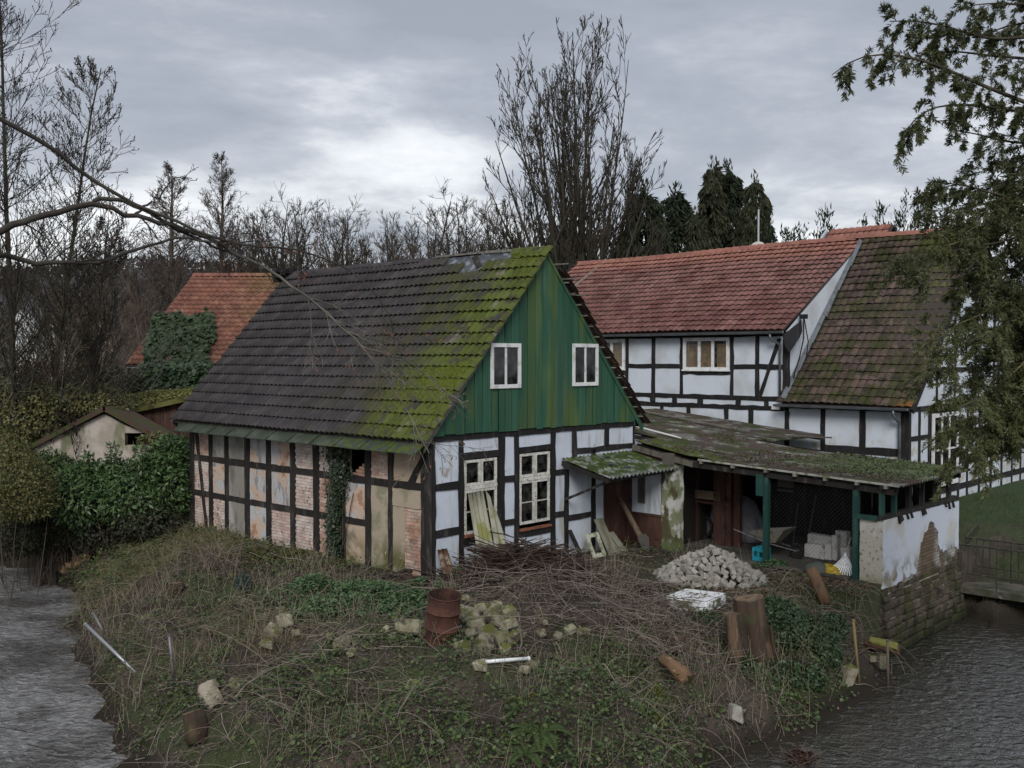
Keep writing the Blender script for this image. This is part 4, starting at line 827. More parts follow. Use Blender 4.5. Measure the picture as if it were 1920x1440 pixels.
# white stained pillar
M['pillar'] = mat('algae_stained_pillar', (0.50, 0.50, 0.47), [((0.20, 0.22, 0.13), {'n': 2.6, 'lo': .42, 'hi': .52, 'det': 7}), ((0.085, 0.075, 0.04), {'n': 2.2, 'lo': .52, 'hi': .6, 'det': 7, 'off': 3, 'st': (1, 1, .6)}), ((0.10, 0.13, 0.05), AZ(.25, -.1))], rough=.9, bump=(14, .9))
pl = MB(); A_ = [(7.05, -1.05), (7.05, -1.49), (7.40, -1.49), (7.40, -1.05)]
zs = np.linspace(-.4, 2.05, 9)
for z in zs: pl.v += [(p[0] + R.uniform(-.018, .018), p[1] + R.uniform(-.018, .018), z) for p in A_]
for i in range(8):
    for k in range(4): a_ = i * 4 + k; b_ = i * 4 + (k + 1) % 4; pl.f.append((a_, b_, b_ + 4, a_ + 4))
pl.f.append((32, 33, 34, 35)); pl.build('pillar', M['pillar'], shed)
MB().box(7.0, 7.42, -1.45, -1.1, 2.05, 2.36, .01).build('padstone', M['wood_grey'], shed)
# partition beside the door: white panel above brown boards
pt = MB().box(7.12, 7.16, -1.05, -.02, -.35, 2.3).build('partition', M['brown'], shed)
MB().box(7.08, 7.115, -1.0, -.06, .72, 1.80).build('white_panel', M['plaster'], pt); 
for k in range(5): MB().box(7.085, 7.118, -1.03 + k * .2, -1.03 + k * .2 + .192, -.33, .66).build('brown_board', M['brown'], pt)
MB().box(7.06, 7.12, -1.05, -.02, .66, .72).build('rail', M['brown'], pt)
MB().box(7.03, 7.055, -.52, -.30, .98, 1.78).build('hanging_board', M['wood_grey'], pt)
dr = MB().box(5.95, 7.12, -.05, -.012, -.4, 2.22).build('house_door', M['brown'], house); house_door = dr
dr.data.transform(Matrix.Translation(MB.off))
for k in range(6):
    q = MB().box(5.99 + k * .185, 5.99 + k * .185 + .178, -.075, -.055, -.36, 2.18).build('door_board', M['brown'], dr); q.data.transform(Matrix.Translation(MB.off))
# wire netting behind the posts
wm = MB(); n = 34
for k in range(-22, 34):
    for sgn in (1, -1):
        p0 = np.array([-6.2 + k * .1, 0.1]); p1 = p0 + np.array([sgn * 1.75, 1.75]); q = []
        t0, t1 = 0, 1
        for lo_, hi_ in ((-6.22, -4.12),):
            d_ = p1[0] - p0[0]; ta, tb = sorted(((lo_ - p0[0]) / d_, (hi_ - p0[0]) / d_)); t0, t1 = max(t0, ta), min(t1, tb)
        if t1 - t0 > .02:
            a_, b_ = p0 + (p1 - p0) * t0, p0 + (p1 - p0) * t1; wm.tube([(7.16, a_[0], a_[1]), (7.16, b_[0], b_[1])], .0022, 3, False)
wm.build('wire_netting', mat('galvanised_wire', (.12, .12, .12), rough=.5, metallic=.6), shed, kind='stuff')
# masonry wall on the river side
M['wplaster'] = mat('flaking_whitewash', (0.52, 0.57, 0.65), [((0.47, 0.46, 0.42), {'n': 1.6, 'lo': .45, 'hi': .7}), ((0.21, 0.18, 0.145), [{'n': 3, 'lo': .46, 'hi': .58, 'det': 7}, AZ(.5, -.15)]), ((0.30, 0.28, 0.20), [{'n': 3, 'lo': .48, 'hi': .6, 'off': 4}, AZ(.2, -.3)])], rough=.92, bump=(14, .6))
M['speck'] = mat('pitted_render', (0.43, 0.41, 0.35), [((0.22, 0.19, 0.15), {'n': 11, 'lo': .57, 'hi': .63, 'det': 6}), ((0.50, 0.49, 0.45), {'n': 2.4, 'lo': .55, 'hi': .65}), ((0.20, 0.19, 0.10), AZ(.15, -.35))], rough=.92, bump=(18, 1.0))
M['stone_wet'] = mat('mossy_river_stone', (0.085, 0.070, 0.052), [((0.12, 0.10, 0.078), {'n': 4, 'lo': .5, 'hi': .7}), ((0.048, 0.050, 0.022), {'n': 1.6, 'lo': .46, 'hi': .62, 'off': 3, 'det': 6}), ((0.030, 0.027, 0.022), {'n': 3, 'lo': .52, 'hi': .66, 'off': 6}), ((0.025, 0.03, 0.012), AZ(-1.1, -1.7))], rough=.9, bump=(25, .9), rnd=.3)
mw = MB().box(7.16, 11.6, -6.84, -6.62, -2.3, 1.26).build('masonry_wall', M['mortar'], shed)
vf = lambda a, z, d: (a, WALL_V - d, z); uf = lambda a, z, d: (7.10 - d, a, z)
def ragged(poly, fn, d0, d1, name, m, step=.09, j=.03, lowj=0.0):
    out = []
    for i in range(len(poly)):
        p, q = poly[i], poly[(i + 1) % len(poly)]; L_ = math.hypot(q[0] - p[0], q[1] - p[1]); n_ = max(1, int(L_ / step))
        jj = lowj if (q[1] < .95 and p[1] < .95) else j
        for k in range(n_): t = k / n_; out.append((p[0] + (q[0] - p[0]) * t + R.uniform(-jj, jj), p[1] + (q[1] - p[1]) * t + R.uniform(-jj, jj)))
    return MB().prism(out, fn, d0, d1).build(name, m, mw)
ragged([(7.10, 1.25), (7.10, -.3), (8.2, -.28), (8.9, -.15), (9.05, .1), (9.15, .45), (9.45, .72), (9.8, .9), (10.2, .62), (10.3, .2), (10.7, .05), (11.1, .12), (11.6, .0), (11.6, 1.20)], vf, -.07, .02, 'whitewash', M['wplaster'], lowj=.05, j=.012)
ragged([(-6.90, 1.22), (-6.38, 1.22), (-6.38, .98), (-6.38, -.4), (-6.90, -.4)], uf, -.06, .015, 'pitted_render', M['speck'], j=.006)
M['wbrick'] = mat('whitewashed_brick', (0.135, 0.100, 0.072), [((0.36, 0.36, 0.35), [{'n': 2.2, 'lo': .44, 'hi': .54, 'det': 6, 'off': 2}, AU(9.9, 10.4), {**AU(9.3, 8.7), 'or': 1}]), ((0.075, 0.068, 0.045), [{'n': 2, 'lo': .45, 'hi': .65}, AZ(.5, -.2)])], rough=.92, bump=(30, .6), rnd=.2)
z = -.42; row = 0
while z < 1.12:
    x = 8.0 - (row % 2) * .125
    while x < 11.58:
        l, r = max(x, 7.9), min(x + .235, 11.6)
        if r - l > .05 and not (z > .62 and x < 9.6 and x > 8.0 and z > .9): MB().prism(rect(l, r, z, z + .066), vf, -.07, .0 + R.uniform(-.006, .006)).build('brick', M['wbrick'], mw)
        x += .248
    z += .079; row += 1
def stonework(parent, fn, a0, a1, z0, z1, m, batter, hmin=.09, hmax=.24, wmin=.14, wmax=.5, name='stone'):
    z = z0
    while z < z1:
        h = min(R.uniform(hmin, hmax), z1 - z + .03); x = a0
        while x < a1 - .05:
            w = min(R.uniform(wmin, wmax), a1 - x); pts = [(x + .012, z + .01), (x + w * .5, z + R.uniform(0, .02)), (x + w - .012, z + .012), (x + w - R.uniform(.01, .03), z + h * .5), (x + w - .015, z + h - .014), (x + w * .5, z + h - R.uniform(0, .02)), (x + .015, z + h - .012), (x + R.uniform(.0, .02), z + h * .5)]
            f = batter(z + h / 2) + R.uniform(-.035, .035); n_ = len(pts); b = MB(); cx_, cz_ = x + w / 2, z + h / 2
            b.v = [fn(p, q, -.1) for p, q in pts] + [fn(p, q, f - .02) for p, q in pts] + [fn(cx_ + (p - cx_) * .78, cz_ + (q - cz_) * .75, f + .012) for p, q in pts]
            for k in range(n_):
                kk = (k + 1) % n_; b.f += [(k, kk, n_ + kk, n_ + k), (n_ + k, n_ + kk, 2 * n_ + kk, 2 * n_ + k)]
            b.f.append(tuple(range(2 * n_, 3 * n_))); b.build(name, m, parent); x += w
        z += h
bt = lambda z: max(0.0, (-.25 - z)) * .16 + .01
stonework(mw, vf, 7.0, 11.6, -2.1, -.3, M['stone_wet'], bt)
stonework(mw, uf, -6.95, -5.6, -2.1, -.42, M['stone_wet'], bt)
MB().hexa([(7.0, -7.1, -2.4), (11.5, -7.1, -2.4), (11.5, -6.7, -2.4), (7.0, -6.7, -2.4), (7.1, -6.9, -.35), (11.5, -6.9, -.35), (11.5, -6.7, -.35), (7.1, -6.7, -.35)]).build('wall_core', M['mortar'], mw)
# sill and studs above the wall
MB().box(7.05, 11.6, -6.93, -6.78, 1.24, 1.34, .006).build('sill_beam', M['timber_weathered'], shed); MB().box(7.03, 7.14, -6.80, -6.35, 1.22, 1.32, .004).build('sill_beam', M['gpost'], shed)
for u in (7.10, 7.75, 8.55, 9.35, 10.2, 11.05): MB().box(u - .05, u + .05, -6.92, -6.82, 1.335, 2.0).build('stud', M['gpost'] if u < 8 else M['timber_weathered'], shed)
MB().beam((7.0, -6.9, 1.98), (11.2, -6.9, 1.99), .09, .1).build('top_plate', M['timber_weathered'], shed)
for i in range(12):
    u = R.uniform(7.6, 11.3); MB().beam((u, -6.95, 1.26), (u + .05, -6.97, 1.16 - R.uniform(0, .08)), .05, .03).build('flaking_fragment', M['timber_weathered'], mw)

# ------------------------------------------------------------------ porch roof over the house door
pch = hthing('porch_roof', 'small mossy corrugated porch roof sloping over the brown door', 'porch', 4.25, 0.0)
M['corr_p'] = mat('mossy_porch_sheet', (0.20, 0.205, 0.205), [((0.12, 0.12, 0.115), {'n': 6, 'lo': .45, 'hi': .65}), ((0.030, 0.046, 0.012), [{'n': 3.0, 'lo': .36, 'hi': .52, 'det': 7}, AV(-1.75, -1.25)]), ((0.060, 0.085, 0.016), [{'n': 4.5, 'lo': .52, 'hi': .64, 'det': 7, 'off': 4}, AV(-1.7, -1.1)])], rough=.9, bump=(30, .6))
pz = lambda u, v: 2.33 + .24 * v + .0 * u
for u0, u1 in ((4.28, 5.3), (5.22, 6.25), (6.17, 7.2)): corrugated(u0, u1, -1.52, -.02, lambda u, v: pz(u, v) + .006 * (u0 > 5), M['corr_p'], pch, amp=.03, pitch=.16, nv=3)
for a_, b_ in (((4.32, 0, 2.22), (4.32, -1.45, 1.88)), ((7.1, 0, 2.22), (7.1, -1.4, 1.9)), ((5.7, 0, 2.22), (5.7, -1.4, 1.9))): MB().beam(a_, b_, .07, .10).build('rafter', M['timber_weathered'], pch)
MB().beam((4.3, -1.38, 1.90), (7.15, -1.38, 1.92), .07, .09).build('front_rail', M['timber_weathered'], pch); MB().beam((4.4, -1.36, 1.86), (4.4, -.02, 1.3), .05, .06).build('strut', M['timber_weathered'], pch)
for u, v in ((5.15, -.85), (5.4, -1.15), (5.6, -.35)): MB().box(u, u + .22, v, v + .15, pz(u, v) + .035, pz(u, v) + .055, .012).build('slate_piece', mat('slate', (.06, .065, .07), rough=.6), pch)

# ------------------------------------------------------------------ footbridge with iron railings
fb = hthing('footbridge', 'narrow footbridge with rusty iron railings beside the whitewashed wall', 'bridge', 12.2, -7.0, -1.0)
MB().box(11.62, 12.85, -15, -6.6, -1.12, -.95, .0).build('deck_slab', mat('mossy_concrete', (.10, .09, .075), [((.045, .05, .03), {'n': 2, 'lo': .4, 'hi': .6}), ((.17, .16, .14), {'n': 7, 'lo': .6, 'hi': .7})], rough=.9, bump=(14, .7)), fb)
iron = mat('rusty_green_iron', (.035, .038, .028), [((.10, .085, .06), {'n': 8, 'lo': .52, 'hi': .68})], rough=.8)
for u in (11.68, 12.78):
    rl = MB().tube([(u, -6.7, .10), (u, -15, .10)], .024, 6).build('railing', iron, fb); MB().tube([(u, -6.7, -.62), (u, -15, -.62)], .018, 5).build('lower_rail', iron, rl)
    for k in range(48):
        v = -6.8 - k * .17; MB().tube([(u, v, -.62 if k % 6 else -.98), (u, v, .09)], .011 if k % 6 else .018, 4).build('baluster', iron, rl)
rl = MB().tube([(12.78, -6.7, .10), (15.2, -6.2, .12)], .022, 6).build('railing', iron, fb)
for k in range(11): t = k / 10; MB().tube([(12.78 + 2.42 * t, -6.7 + .5 * t, -.55), (12.78 + 2.42 * t, -6.7 + .5 * t, .10)], .011, 4).build('baluster', iron, rl)
MB().box(13.9, 14.05, -6.0, -5.85, -.7, .35).build('gate_post', iron, fb)
MB.off = (0.0, 0.0, 0.0)
# ------------------------------------------------------------------ things in the yard and on the bank
_ty = np.arange(11.5, 60, .02)
def gpt(px, py):
    """point of the ground seen in that direction"""
    d = ray(px, py); P = CAM[None] + d[None] * (_ty / d[1])[:, None]; g = ground(P[:, 0], P[:, 1]); k = np.argmax(P[:, 2] <= g); return np.array([P[k, 0], P[k, 1], g[k]])
def gz(x, y): return grounds(x, y)
def stone_mesh(name, sx, sy, sz, m, seed, cut=.22, sub=1):
    rr = random.Random(seed); bm = bmesh.new(); bmesh.ops.create_cube(bm, size=1.0)
    for v in bm.verts: v.co = Vector((v.co.x * sx * rr.uniform(.6, 1.2), v.co.y * sy * rr.uniform(.6, 1.2), v.co.z * sz * rr.uniform(.6, 1.2)))
    bmesh.ops.bevel(bm, geom=list(bm.verts) + list(bm.edges), offset=cut * min(sx, sy, sz), segments=1, affect='EDGES')
    for v in bm.verts: v.co += Vector((rr.gauss(0, .02) * sx, rr.gauss(0, .02) * sy, rr.gauss(0, .02) * sz))
    bmesh.ops.triangulate(bm, faces=[f for f in bm.faces if len(f.verts) > 4])
    me = bpy.data.meshes.new(name); bm.to_mesh(me); bm.free(); me.materials.append(m); return me
M['cobble'] = mat('grey_sett', (0.28, 0.265, 0.235), [((0.19, 0.18, 0.155), {'n': 7, 'lo': .45, 'hi': .7}), ((0.33, 0.315, 0.285), {'n': 16, 'lo': .55, 'hi': .7}), ((0.10, 0.09, 0.075), {'n': 3, 'lo': .6, 'hi': .72, 'off': 2})], rough=.9, bump=(45, .7), rnd=.22)
M['rubble'] = mat('mossy_rubble_stone', (0.26, 0.24, 0.18), [((0.145, 0.135, 0.09), {'n': 6, 'lo': .45, 'hi': .65}), ((0.085, 0.095, 0.022), [{'n': 3.2, 'lo': .42, 'hi': .56, 'det': 6}, {'up': 1, 'lo': .0, 'hi': .7}]), ((0.30, 0.285, 0.225), {'n': 11, 'lo': .58, 'hi': .7}), ((0.06, 0.05, 0.035), {'n': 3, 'lo': .6, 'hi': .7, 'off': 5})], rough=.92, bump=(35, .8), rnd=.25)
# heap of setts: a cone filled layer by layer
cm = [stone_mesh('cobblestone', .17, .15, .14, M['cobble'], 100 + i, .10) for i in range(9)]
hcen = gpt(1335, 1090); hcen[2] = gz(hcen[0], hcen[1])
def heap(cen, rx, ry, H, meshes, count, sp, name, label, cat, group, ang=0.0, smin=.8, smax=1.15):
    done, rr = [], random.Random(5)
    pts = []
    for _ in range(6000):
        a, q = rr.random() * 6.283, math.sqrt(rr.random()); x, y = q * math.cos(a), q * math.sin(a); zz = H * max(0, 1 - q ** 1.15) * (.92 + .16 * rr.random())
        X = x * rx * math.cos(ang) - y * ry * math.sin(ang); Y = x * rx * math.sin(ang) + y * ry * math.cos(ang)
        pts.append((X, Y, zz))
    for p in pts:
        if all((p[0] - q[0]) ** 2 + (p[1] - q[1]) ** 2 + (p[2] - q[2]) ** 2 > sp * sp for q in done):
            done.append(p)
            if len(done) >= count: break
    for k, p in enumerate(done):
        x, y = cen[0] + p[0], cen[1] + p[1]; s = rr.uniform(smin, smax)
        o = ob(name, rr.choice(meshes), loc=(x, y, gz(x, y) + p[2] + .03), rot=(rr.uniform(-.7, .7), rr.uniform(-.7, .7), rr.random() * 6.3)); o.scale = (s, s * rr.uniform(.8, 1.1), s * rr.uniform(.8, 1.05)); o['label'] = label; o['category'] = cat; o['group'] = group
heap(hcen + np.array([0, .25, 0]), 1.22, .95, .66, cm, 240, .118, 'cobblestone', 'squared grey cobblestone lying in the tall heap before the shed', 'cobblestone', 'cobblestones heaped before the shed', -.3)
# rubble stones on the bank
rm = [stone_mesh('rubble_stone', .34, .26, .24, M['rubble'], 200 + i, .12) for i in range(7)]
RUB = [(885, 1165, 1.05), (905, 1150, .8), (925, 1175, 1.15), (945, 1155, .8), (955, 1180, .9), (915, 1200, 1.0), (940, 1205, .85), (885, 1195, .8), (965, 1205, .7), (907, 1222, 1.15), (870, 1160, .9), (955, 1160, .9), (895, 1180, .9), (930, 1160, 1.0), (975, 1195, .6), (948, 1225, .7), (870, 1225, .8),
       (770, 1195, 1.35), (750, 1180, .6), (762, 1205, .6), (790, 1195, .5), (735, 1200, .5), (800, 1215, .5), (860, 1215, .5), (745, 1165, .5), (725, 1185, .45), (790, 1175, .4),
       (535, 1175, 1.15), (510, 1195, 1.0), (525, 1150, .6), (490, 1165, .6), (555, 1195, .5), (500, 1215, .6), (620, 1200, .5), (640, 1220, .8), (660, 1230, .5),
       (900, 1260, .7), (985, 1265, .6), (1000, 1258, .7), (1015, 1195, .6), (1070, 1185, .55), (1085, 1190, .5), (1100, 1190, .55), (1045, 1200, .5), (775, 1293, .6), (440, 1290, .6), (1020, 1170, .5), (870, 1130, .6)]
RUBN = {0: 'mossy stone touching the right side of the rusty drum', 2: 'largest tilted stone in the middle of the rubble heap', 9: 'pale angular stone lowest in the rubble heap above the white pipe', 17: 'biggest boulder, left of the rusty drum', 27: 'flat pale stone below the nettle patch, left bank', 28: 'mossy stone just under the flat pale one', 36: 'stone at the left end of the white pipe', 37: 'left of two small stones at the right end of the white pipe', 38: 'right of two small stones at the right end of the white pipe', 44: 'lone yellowish stone low on the front bank', 45: 'lone mossy stone near the pale forked log', 5: 'stone in the centre of the rubble heap foot', 13: 'upper stone of the rubble heap under the brushwood', 33: 'elongated stone beneath the bent grey branch'}
for k, (px, py, s) in enumerate(RUB):
    p = gpt(px, py); o = ob('rubble_stone', rm[k % 7], loc=(p[0], p[1], p[2] + .11 * s), rot=(R.uniform(-.5, .5), R.uniform(-.5, .5), R.random() * 6.3)); o.scale = (s * 1.12, s * 1.12, s * R.uniform(.9, 1.2))
    c = 'by the rusty drum' if 700 < px < 980 else ('left of the nettle patch' if px < 700 else 'near the white pipe')
    o['label'] = {'by the rusty drum': 'mossy broken rubble stone lying beside the rusty drum', 'left of the nettle patch': 'mossy rubble stone on the bank below the nettle patch, left', 'near the white pipe': 'mossy rubble stone under the brushwood right of the white pipe'}[c]; o['category'] = 'stone'; o['group'] = 'rubble stones ' + c
    if k in RUBN: o['label'] = RUBN[k]
# warm-coloured stones washed out of the left bank
M['amber'] = mat('yellow_bank_stone', (0.20, 0.135, 0.075), [((0.12, 0.085, 0.055), {'n': 6, 'lo': .45, 'hi': .65})], rough=.9, bump=(30, .7), rnd=.25)
am = [stone_mesh('bank_stone', .4, .3, .25, M['amber'], 300 + i, .15) for i in range(4)]
for k in range(22):
    px, py = R.uniform(105, 205), 0; py = 1062 - (px - 105) * .36 + R.uniform(-12, 14); p = gpt(px, py); s = R.uniform(.5, 1.1)
    o = ob('bank_stone', am[k % 4], loc=(p[0], p[1], p[2] + .04), rot=(R.uniform(-.4, .4), R.uniform(-.4, .4), R.random() * 6)); o.scale = (s, s, s); o['label'] = 'yellowish stone in the eroded left bank by the water'; o['category'] = 'stone'; o['group'] = 'yellowish stones in the eroded left bank'
for (px, py, s, lb) in ((1380, 1352, .9, 'pale stone half buried low on the right bank'), (1590, 1280, 1.2, 'flat upright stone at the water beside the stakes'), (1650, 1250, 1.0, 'square pale block propping the mossy yellow slab'), (1632, 1245, .7, 'small stone wedged left of the propping block')):
    p = gpt(px, py); me = stone_mesh('stone', .34 if s < 1.1 else .2, .22, .34 if s > .8 else .2, M['rubble'] if s != .9 else M['cobble'], int(px), .12); o = ob('stone', me, loc=(p[0], p[1], p[2] + .12), rot=(.1, .15, R.random() * 2)); o.scale = (s,) * 3; o['label'] = lb; o['category'] = 'stone'
p = gpt(1655, 1250); sb = thing('mossy_slab', 'thick slab with bright yellow-green moss lying over stones by the river', 'slab', p + np.array([0, 0, .38]), .5, rot=(.05, .16, -.35))
ob('slab_body', stone_mesh('slab', .66, .4, .12, mat('slab_brick', (.10, .055, .04), bump=(20, .8), rough=.9), 41, .2), sb); ob('moss_cover', stone_mesh('moss', .66, .36, .07, mat('yellow_moss', (.21, .20, .055), [((.12, .14, .03), {'n': 9, 'lo': .45, 'hi': .65})], rough=.95, bump=(40, 1)), 43, .35), sb, loc=(0, 0, .085))

# rusty oil drum, leaning
rust = mat('rust', (0.060, 0.028, 0.022), [((0.095, 0.042, 0.030), {'n': 3, 'lo': .42, 'hi': .65, 'det': 6}), ((0.030, 0.017, 0.015), {'n': 2, 'lo': .5, 'hi': .68, 'off': 3, 'st': (1, 1, .5)}), ((0.14, 0.065, 0.04), {'n': 14, 'lo': .62, 'hi': .72})], rough=.85, bump=(35, .4))
dp = aty(826, 1206, 17.4); dp[2] = gz(dp[0], dp[1])
drum = thing('oil_drum', 'open rusty oil drum leaning among rubble stones', 'drum', dp, rot=(.17, .07, .2))
pr = [(.285, 0), (.285, .27), (.297, .285), (.297, .305), (.285, .32), (.285, .58), (.297, .595), (.297, .615), (.285, .63), (.285, .875)]
MB().lathe([(.001, .04), (.27, .04), (.27, .88)][::-1] + [(.285, .0)][:0], 28).add(*(lambda b: (b.v, b.f))(MB().lathe(pr, 28))).build('drum_shell', rust, drum, smooth=True)
tp = [(.285 * math.cos(a), .285 * math.sin(a), .88) for a in np.linspace(0, 2 * math.pi, 33)]; MB().tube(tp, .013, 6, False).build('rim', rust, drum, smooth=True)
for z in (.295, .605): MB().tube([(.296 * math.cos(a), .296 * math.sin(a), z) for a in np.linspace(0, 2 * math.pi, 33)], .012, 6, False).build('hoop', rust, drum, smooth=True)

# upturned white tray with leaves on it
tw = mat('white_enamel_tray', (0.70, 0.72, 0.74), [((0.35, 0.37, 0.30), {'n': 3, 'lo': .58, 'hi': .66, 'det': 7}), ((0.085, 0.10, 0.05), [{'n': 5, 'lo': .45, 'hi': .58, 'det': 6}, {'up': 1, 'lo': .6, 'hi': .2}])], rough=.45, spec=.5, coord='pos')
tp_ = gpt(1310, 1148); tray = thing('shower_tray', 'white square tray lying upside down with fallen leaves on top', 'tray', tp_ + np.array([0, .25, .02]), rot=(.02, -.05, -.72))
bm = bmesh.new(); bmesh.ops.create_cube(bm, size=1); bmesh.ops.scale(bm, vec=(1.0, .86, .26), verts=bm.verts); bmesh.ops.translate(bm, vec=(0, 0, .14), verts=bm.verts)
for v in bm.verts:
    if v.co.z > .14: v.co.x *= .95; v.co.y *= .95
bmesh.ops.bevel(bm, geom=list(bm.edges), offset=.035, segments=3, affect='EDGES'); me = bpy.data.meshes.new('tray'); bm.to_mesh(me); bm.free(); me.materials.append(tw); ob('tray_body', me, tray)
MB().box(-.47, .47, -.40, .40, .27, .279).build('raised_panel', tw, tray, bevel=.004)
b = MB()
for k in range(45):
    x, y = R.gauss(.0, .13), R.gauss(-.02, .1); a_ = R.random() * 6; s = R.uniform(.015, .035); b.add([(x + s * math.cos(a_ + q), y + s * math.sin(a_ + q) * .6, .282 + R.uniform(0, .02)) for q in (0, 1.6, 3.1, 4.7)], [(0, 1, 2, 3)])
b.build('fallen_leaves', mat('brown_leaf', (.09, .05, .03), rough=.9), tray, kind='stuff')

# stumps and cut logs
bark = mat('stump_bark', (0.055, 0.036, 0.026), [((0.11, 0.070, 0.045), {'n': 4, 'lo': .52, 'hi': .66, 'st': (1, 1, .25), 'det': 6}), ((0.035, 0.030, 0.022), {'n': 6, 'lo': .5, 'hi': .65, 'st': (1, 1, .2), 'off': 3}), ((0.045, 0.055, 0.022), {'n': 2, 'lo': .55, 'hi': .68, 'off': 8})], rough=.92, bump=(16, 1.0, (1, 1, .25)))
cutw = mat('sawn_wood', (0.17, 0.12, 0.075), [((0.08, 0.055, 0.036), {'n': 6, 'lo': .42, 'hi': .64, 'det': 7})], rough=.85, bump=(30, .4))
peeled = mat('peeled_log', (0.155, 0.095, 0.055), [((0.06, 0.042, 0.03), {'n': 3, 'lo': .46, 'hi': .64, 'st': (1, 1, .5)}), ((0.27, 0.18, 0.10), {'n': 8, 'lo': .6, 'hi': .72})], rough=.8, bump=(12, .4))
def trunk_mesh(name, pts, rad, n=18, ridge=.12, seed=1, m=None, capm=None):
    rr = random.Random(seed); ph = [rr.uniform(.85, 1.15) * (1 + ridge * math.sin(3 * 2 * math.pi * k / n + seed) + ridge * .7 * math.sin(5 * 2 * math.pi * k / n + 2 * seed)) for k in range(n)]
    V, Fc = [], []; pts = [Vector(p) for p in pts]
    for i, p in enumerate(pts):
        d = (pts[min(i + 1, len(pts) - 1)] - pts[max(i - 1, 0)]).normalized(); s = d.cross(Vector((0, 1, .1))).normalized(); t = d.cross(s)
        for k in range(n):
            a = 2 * math.pi * k / n; q = p + (s * math.cos(a) + t * math.sin(a)) * rad[i] * ph[k] * rr.uniform(.97, 1.03); V.append(tuple(q))
    for i in range(len(pts) - 1):
        for k in range(n): a = i * n + k; c = i * n + (k + 1) % n; Fc.append((a, c, c + n, a + n))
    e = (len(pts) - 1) * n; c0 = len(V); V.append(tuple(pts[-1])); V.append(tuple(pts[0]))
    cap = [(e + k, e + (k + 1) % n, c0) for k in range(n)]; bot = [((k + 1) % n, k, c0 + 1) for k in range(n)]
    me = bpy.data.meshes.new(name); me.from_pydata(V, [], Fc + cap + bot); me.materials.append(m); me.materials.append(capm or m)
    ns = len(Fc)
    for k, pg in enumerate(me.polygons): pg.material_index = 1 if k >= ns else 0; pg.use_smooth = k < ns
    me.update(); return me
sp = gpt(1405, 1232); stp_ = thing('tree_stump', 'tall split dark tree stump above the right bank', 'stump', sp)
ob('trunk', trunk_mesh('stump', [(.18, 0, -.25), (.14, .03, .15), (.06, .05, .6), (.0, .05, 1.08)], [.42, .34, .28, .27], seed=3, m=bark, capm=cutw), stp_)
ob('side_trunk', trunk_mesh('side', [(-.16, -.12, -.25), (-.24, -.10, .2), (-.30, -.08, .55), (-.33, -.06, .82)], [.26, .2, .17, .16], seed=5, m=bark, capm=cutw), stp_)
ob('torn_bark', MB().hexa([(-.38, -.3, -.1), (-.30, -.32, -.1), (-.28, -.28, -.1), (-.36, -.26, -.1), (-.40, -.2, .7), (-.28, -.24, .72), (-.27, -.21, .7), (-.38, -.17, .7)]).me('bark', cutw), stp_)
ob('torn_bark', MB().hexa([(.40, -.22, .1), (.47, -.15, .1), (.46, -.12, .1), (.39, -.19, .1), (.34, -.15, .62), (.40, -.1, .6), (.39, -.07, .6), (.33, -.12, .62)]).me('bark', bark), stp_)
def logthing(label, px, py, vec, r0, r1, m, seed, lift=.1, cap=None):
    p = gpt(px, py) + np.array([0, 0, lift]); t = thing('cut_log', label, 'log', p); v = Vector(vec)
    ob('log_body', trunk_mesh('log', [(0, 0, 0), tuple(v * .35), tuple(v * .7 + Vector((.01, 0, .01))), tuple(v)], [r0, r0 * .97, r1 * 1.05, r1], 16, .05, seed, m, cap or cutw), t)
    for q in (0.0, 1.0): ob('cut_face', trunk_mesh('face', [tuple(v * q - v.normalized() * .012), tuple(v * q + v.normalized() * .012)], [r0 * .9 if q == 0 else r1 * .9] * 2, 14, .03, seed, cutw), t)
logthing('pale brown log leaning among leaves below the whitewashed wall', 1548, 1140, (-.25, .25, .68), .13, .12, peeled, 7)
logthing('orange-brown smooth log lying low on the bank under the stump', 1292, 1288, (-.40, .38, .25), .15, .10, peeled, 8, .1)
logthing('short dark stump piece beside the orange-brown log', 1270, 1222, (-.02, .05, .26), .18, .17, bark, 9, 0)
logthing('grey cut log end standing on the left bank', 372, 1385, (-.12, .1, .42), .19, .17, bark, 10, -.05)
p = gpt(385, 1318); t = thing('forked_log', 'pale rounded forked log lying on the left bank', 'log', p)
ob('log_body', trunk_mesh('log', [(.25, -.15, -.05), (.1, -.05, .1), (0, 0, .22), (-.04, .02, .3)], [.16, .17, .15, .08], 14, .04, 3, mat('pale_grey_wood', (.30, .27, .21), [((.19, .17, .12), {'n': 5, 'lo': .45, 'hi': .65})], rough=.8, bump=(14, .3))), t); ob('side_stub', trunk_mesh('stub', [(0, 0, .15), (.1, .02, .26), (.17, .02, .32)], [.12, .12, .07], 12, .04, 4, t.children[0].data.materials[0]), t)
logthing('small light stump near the dry stems on the left bank', 330, 1115, (.02, .02, .25), .13, .12, bark, 12, 0)

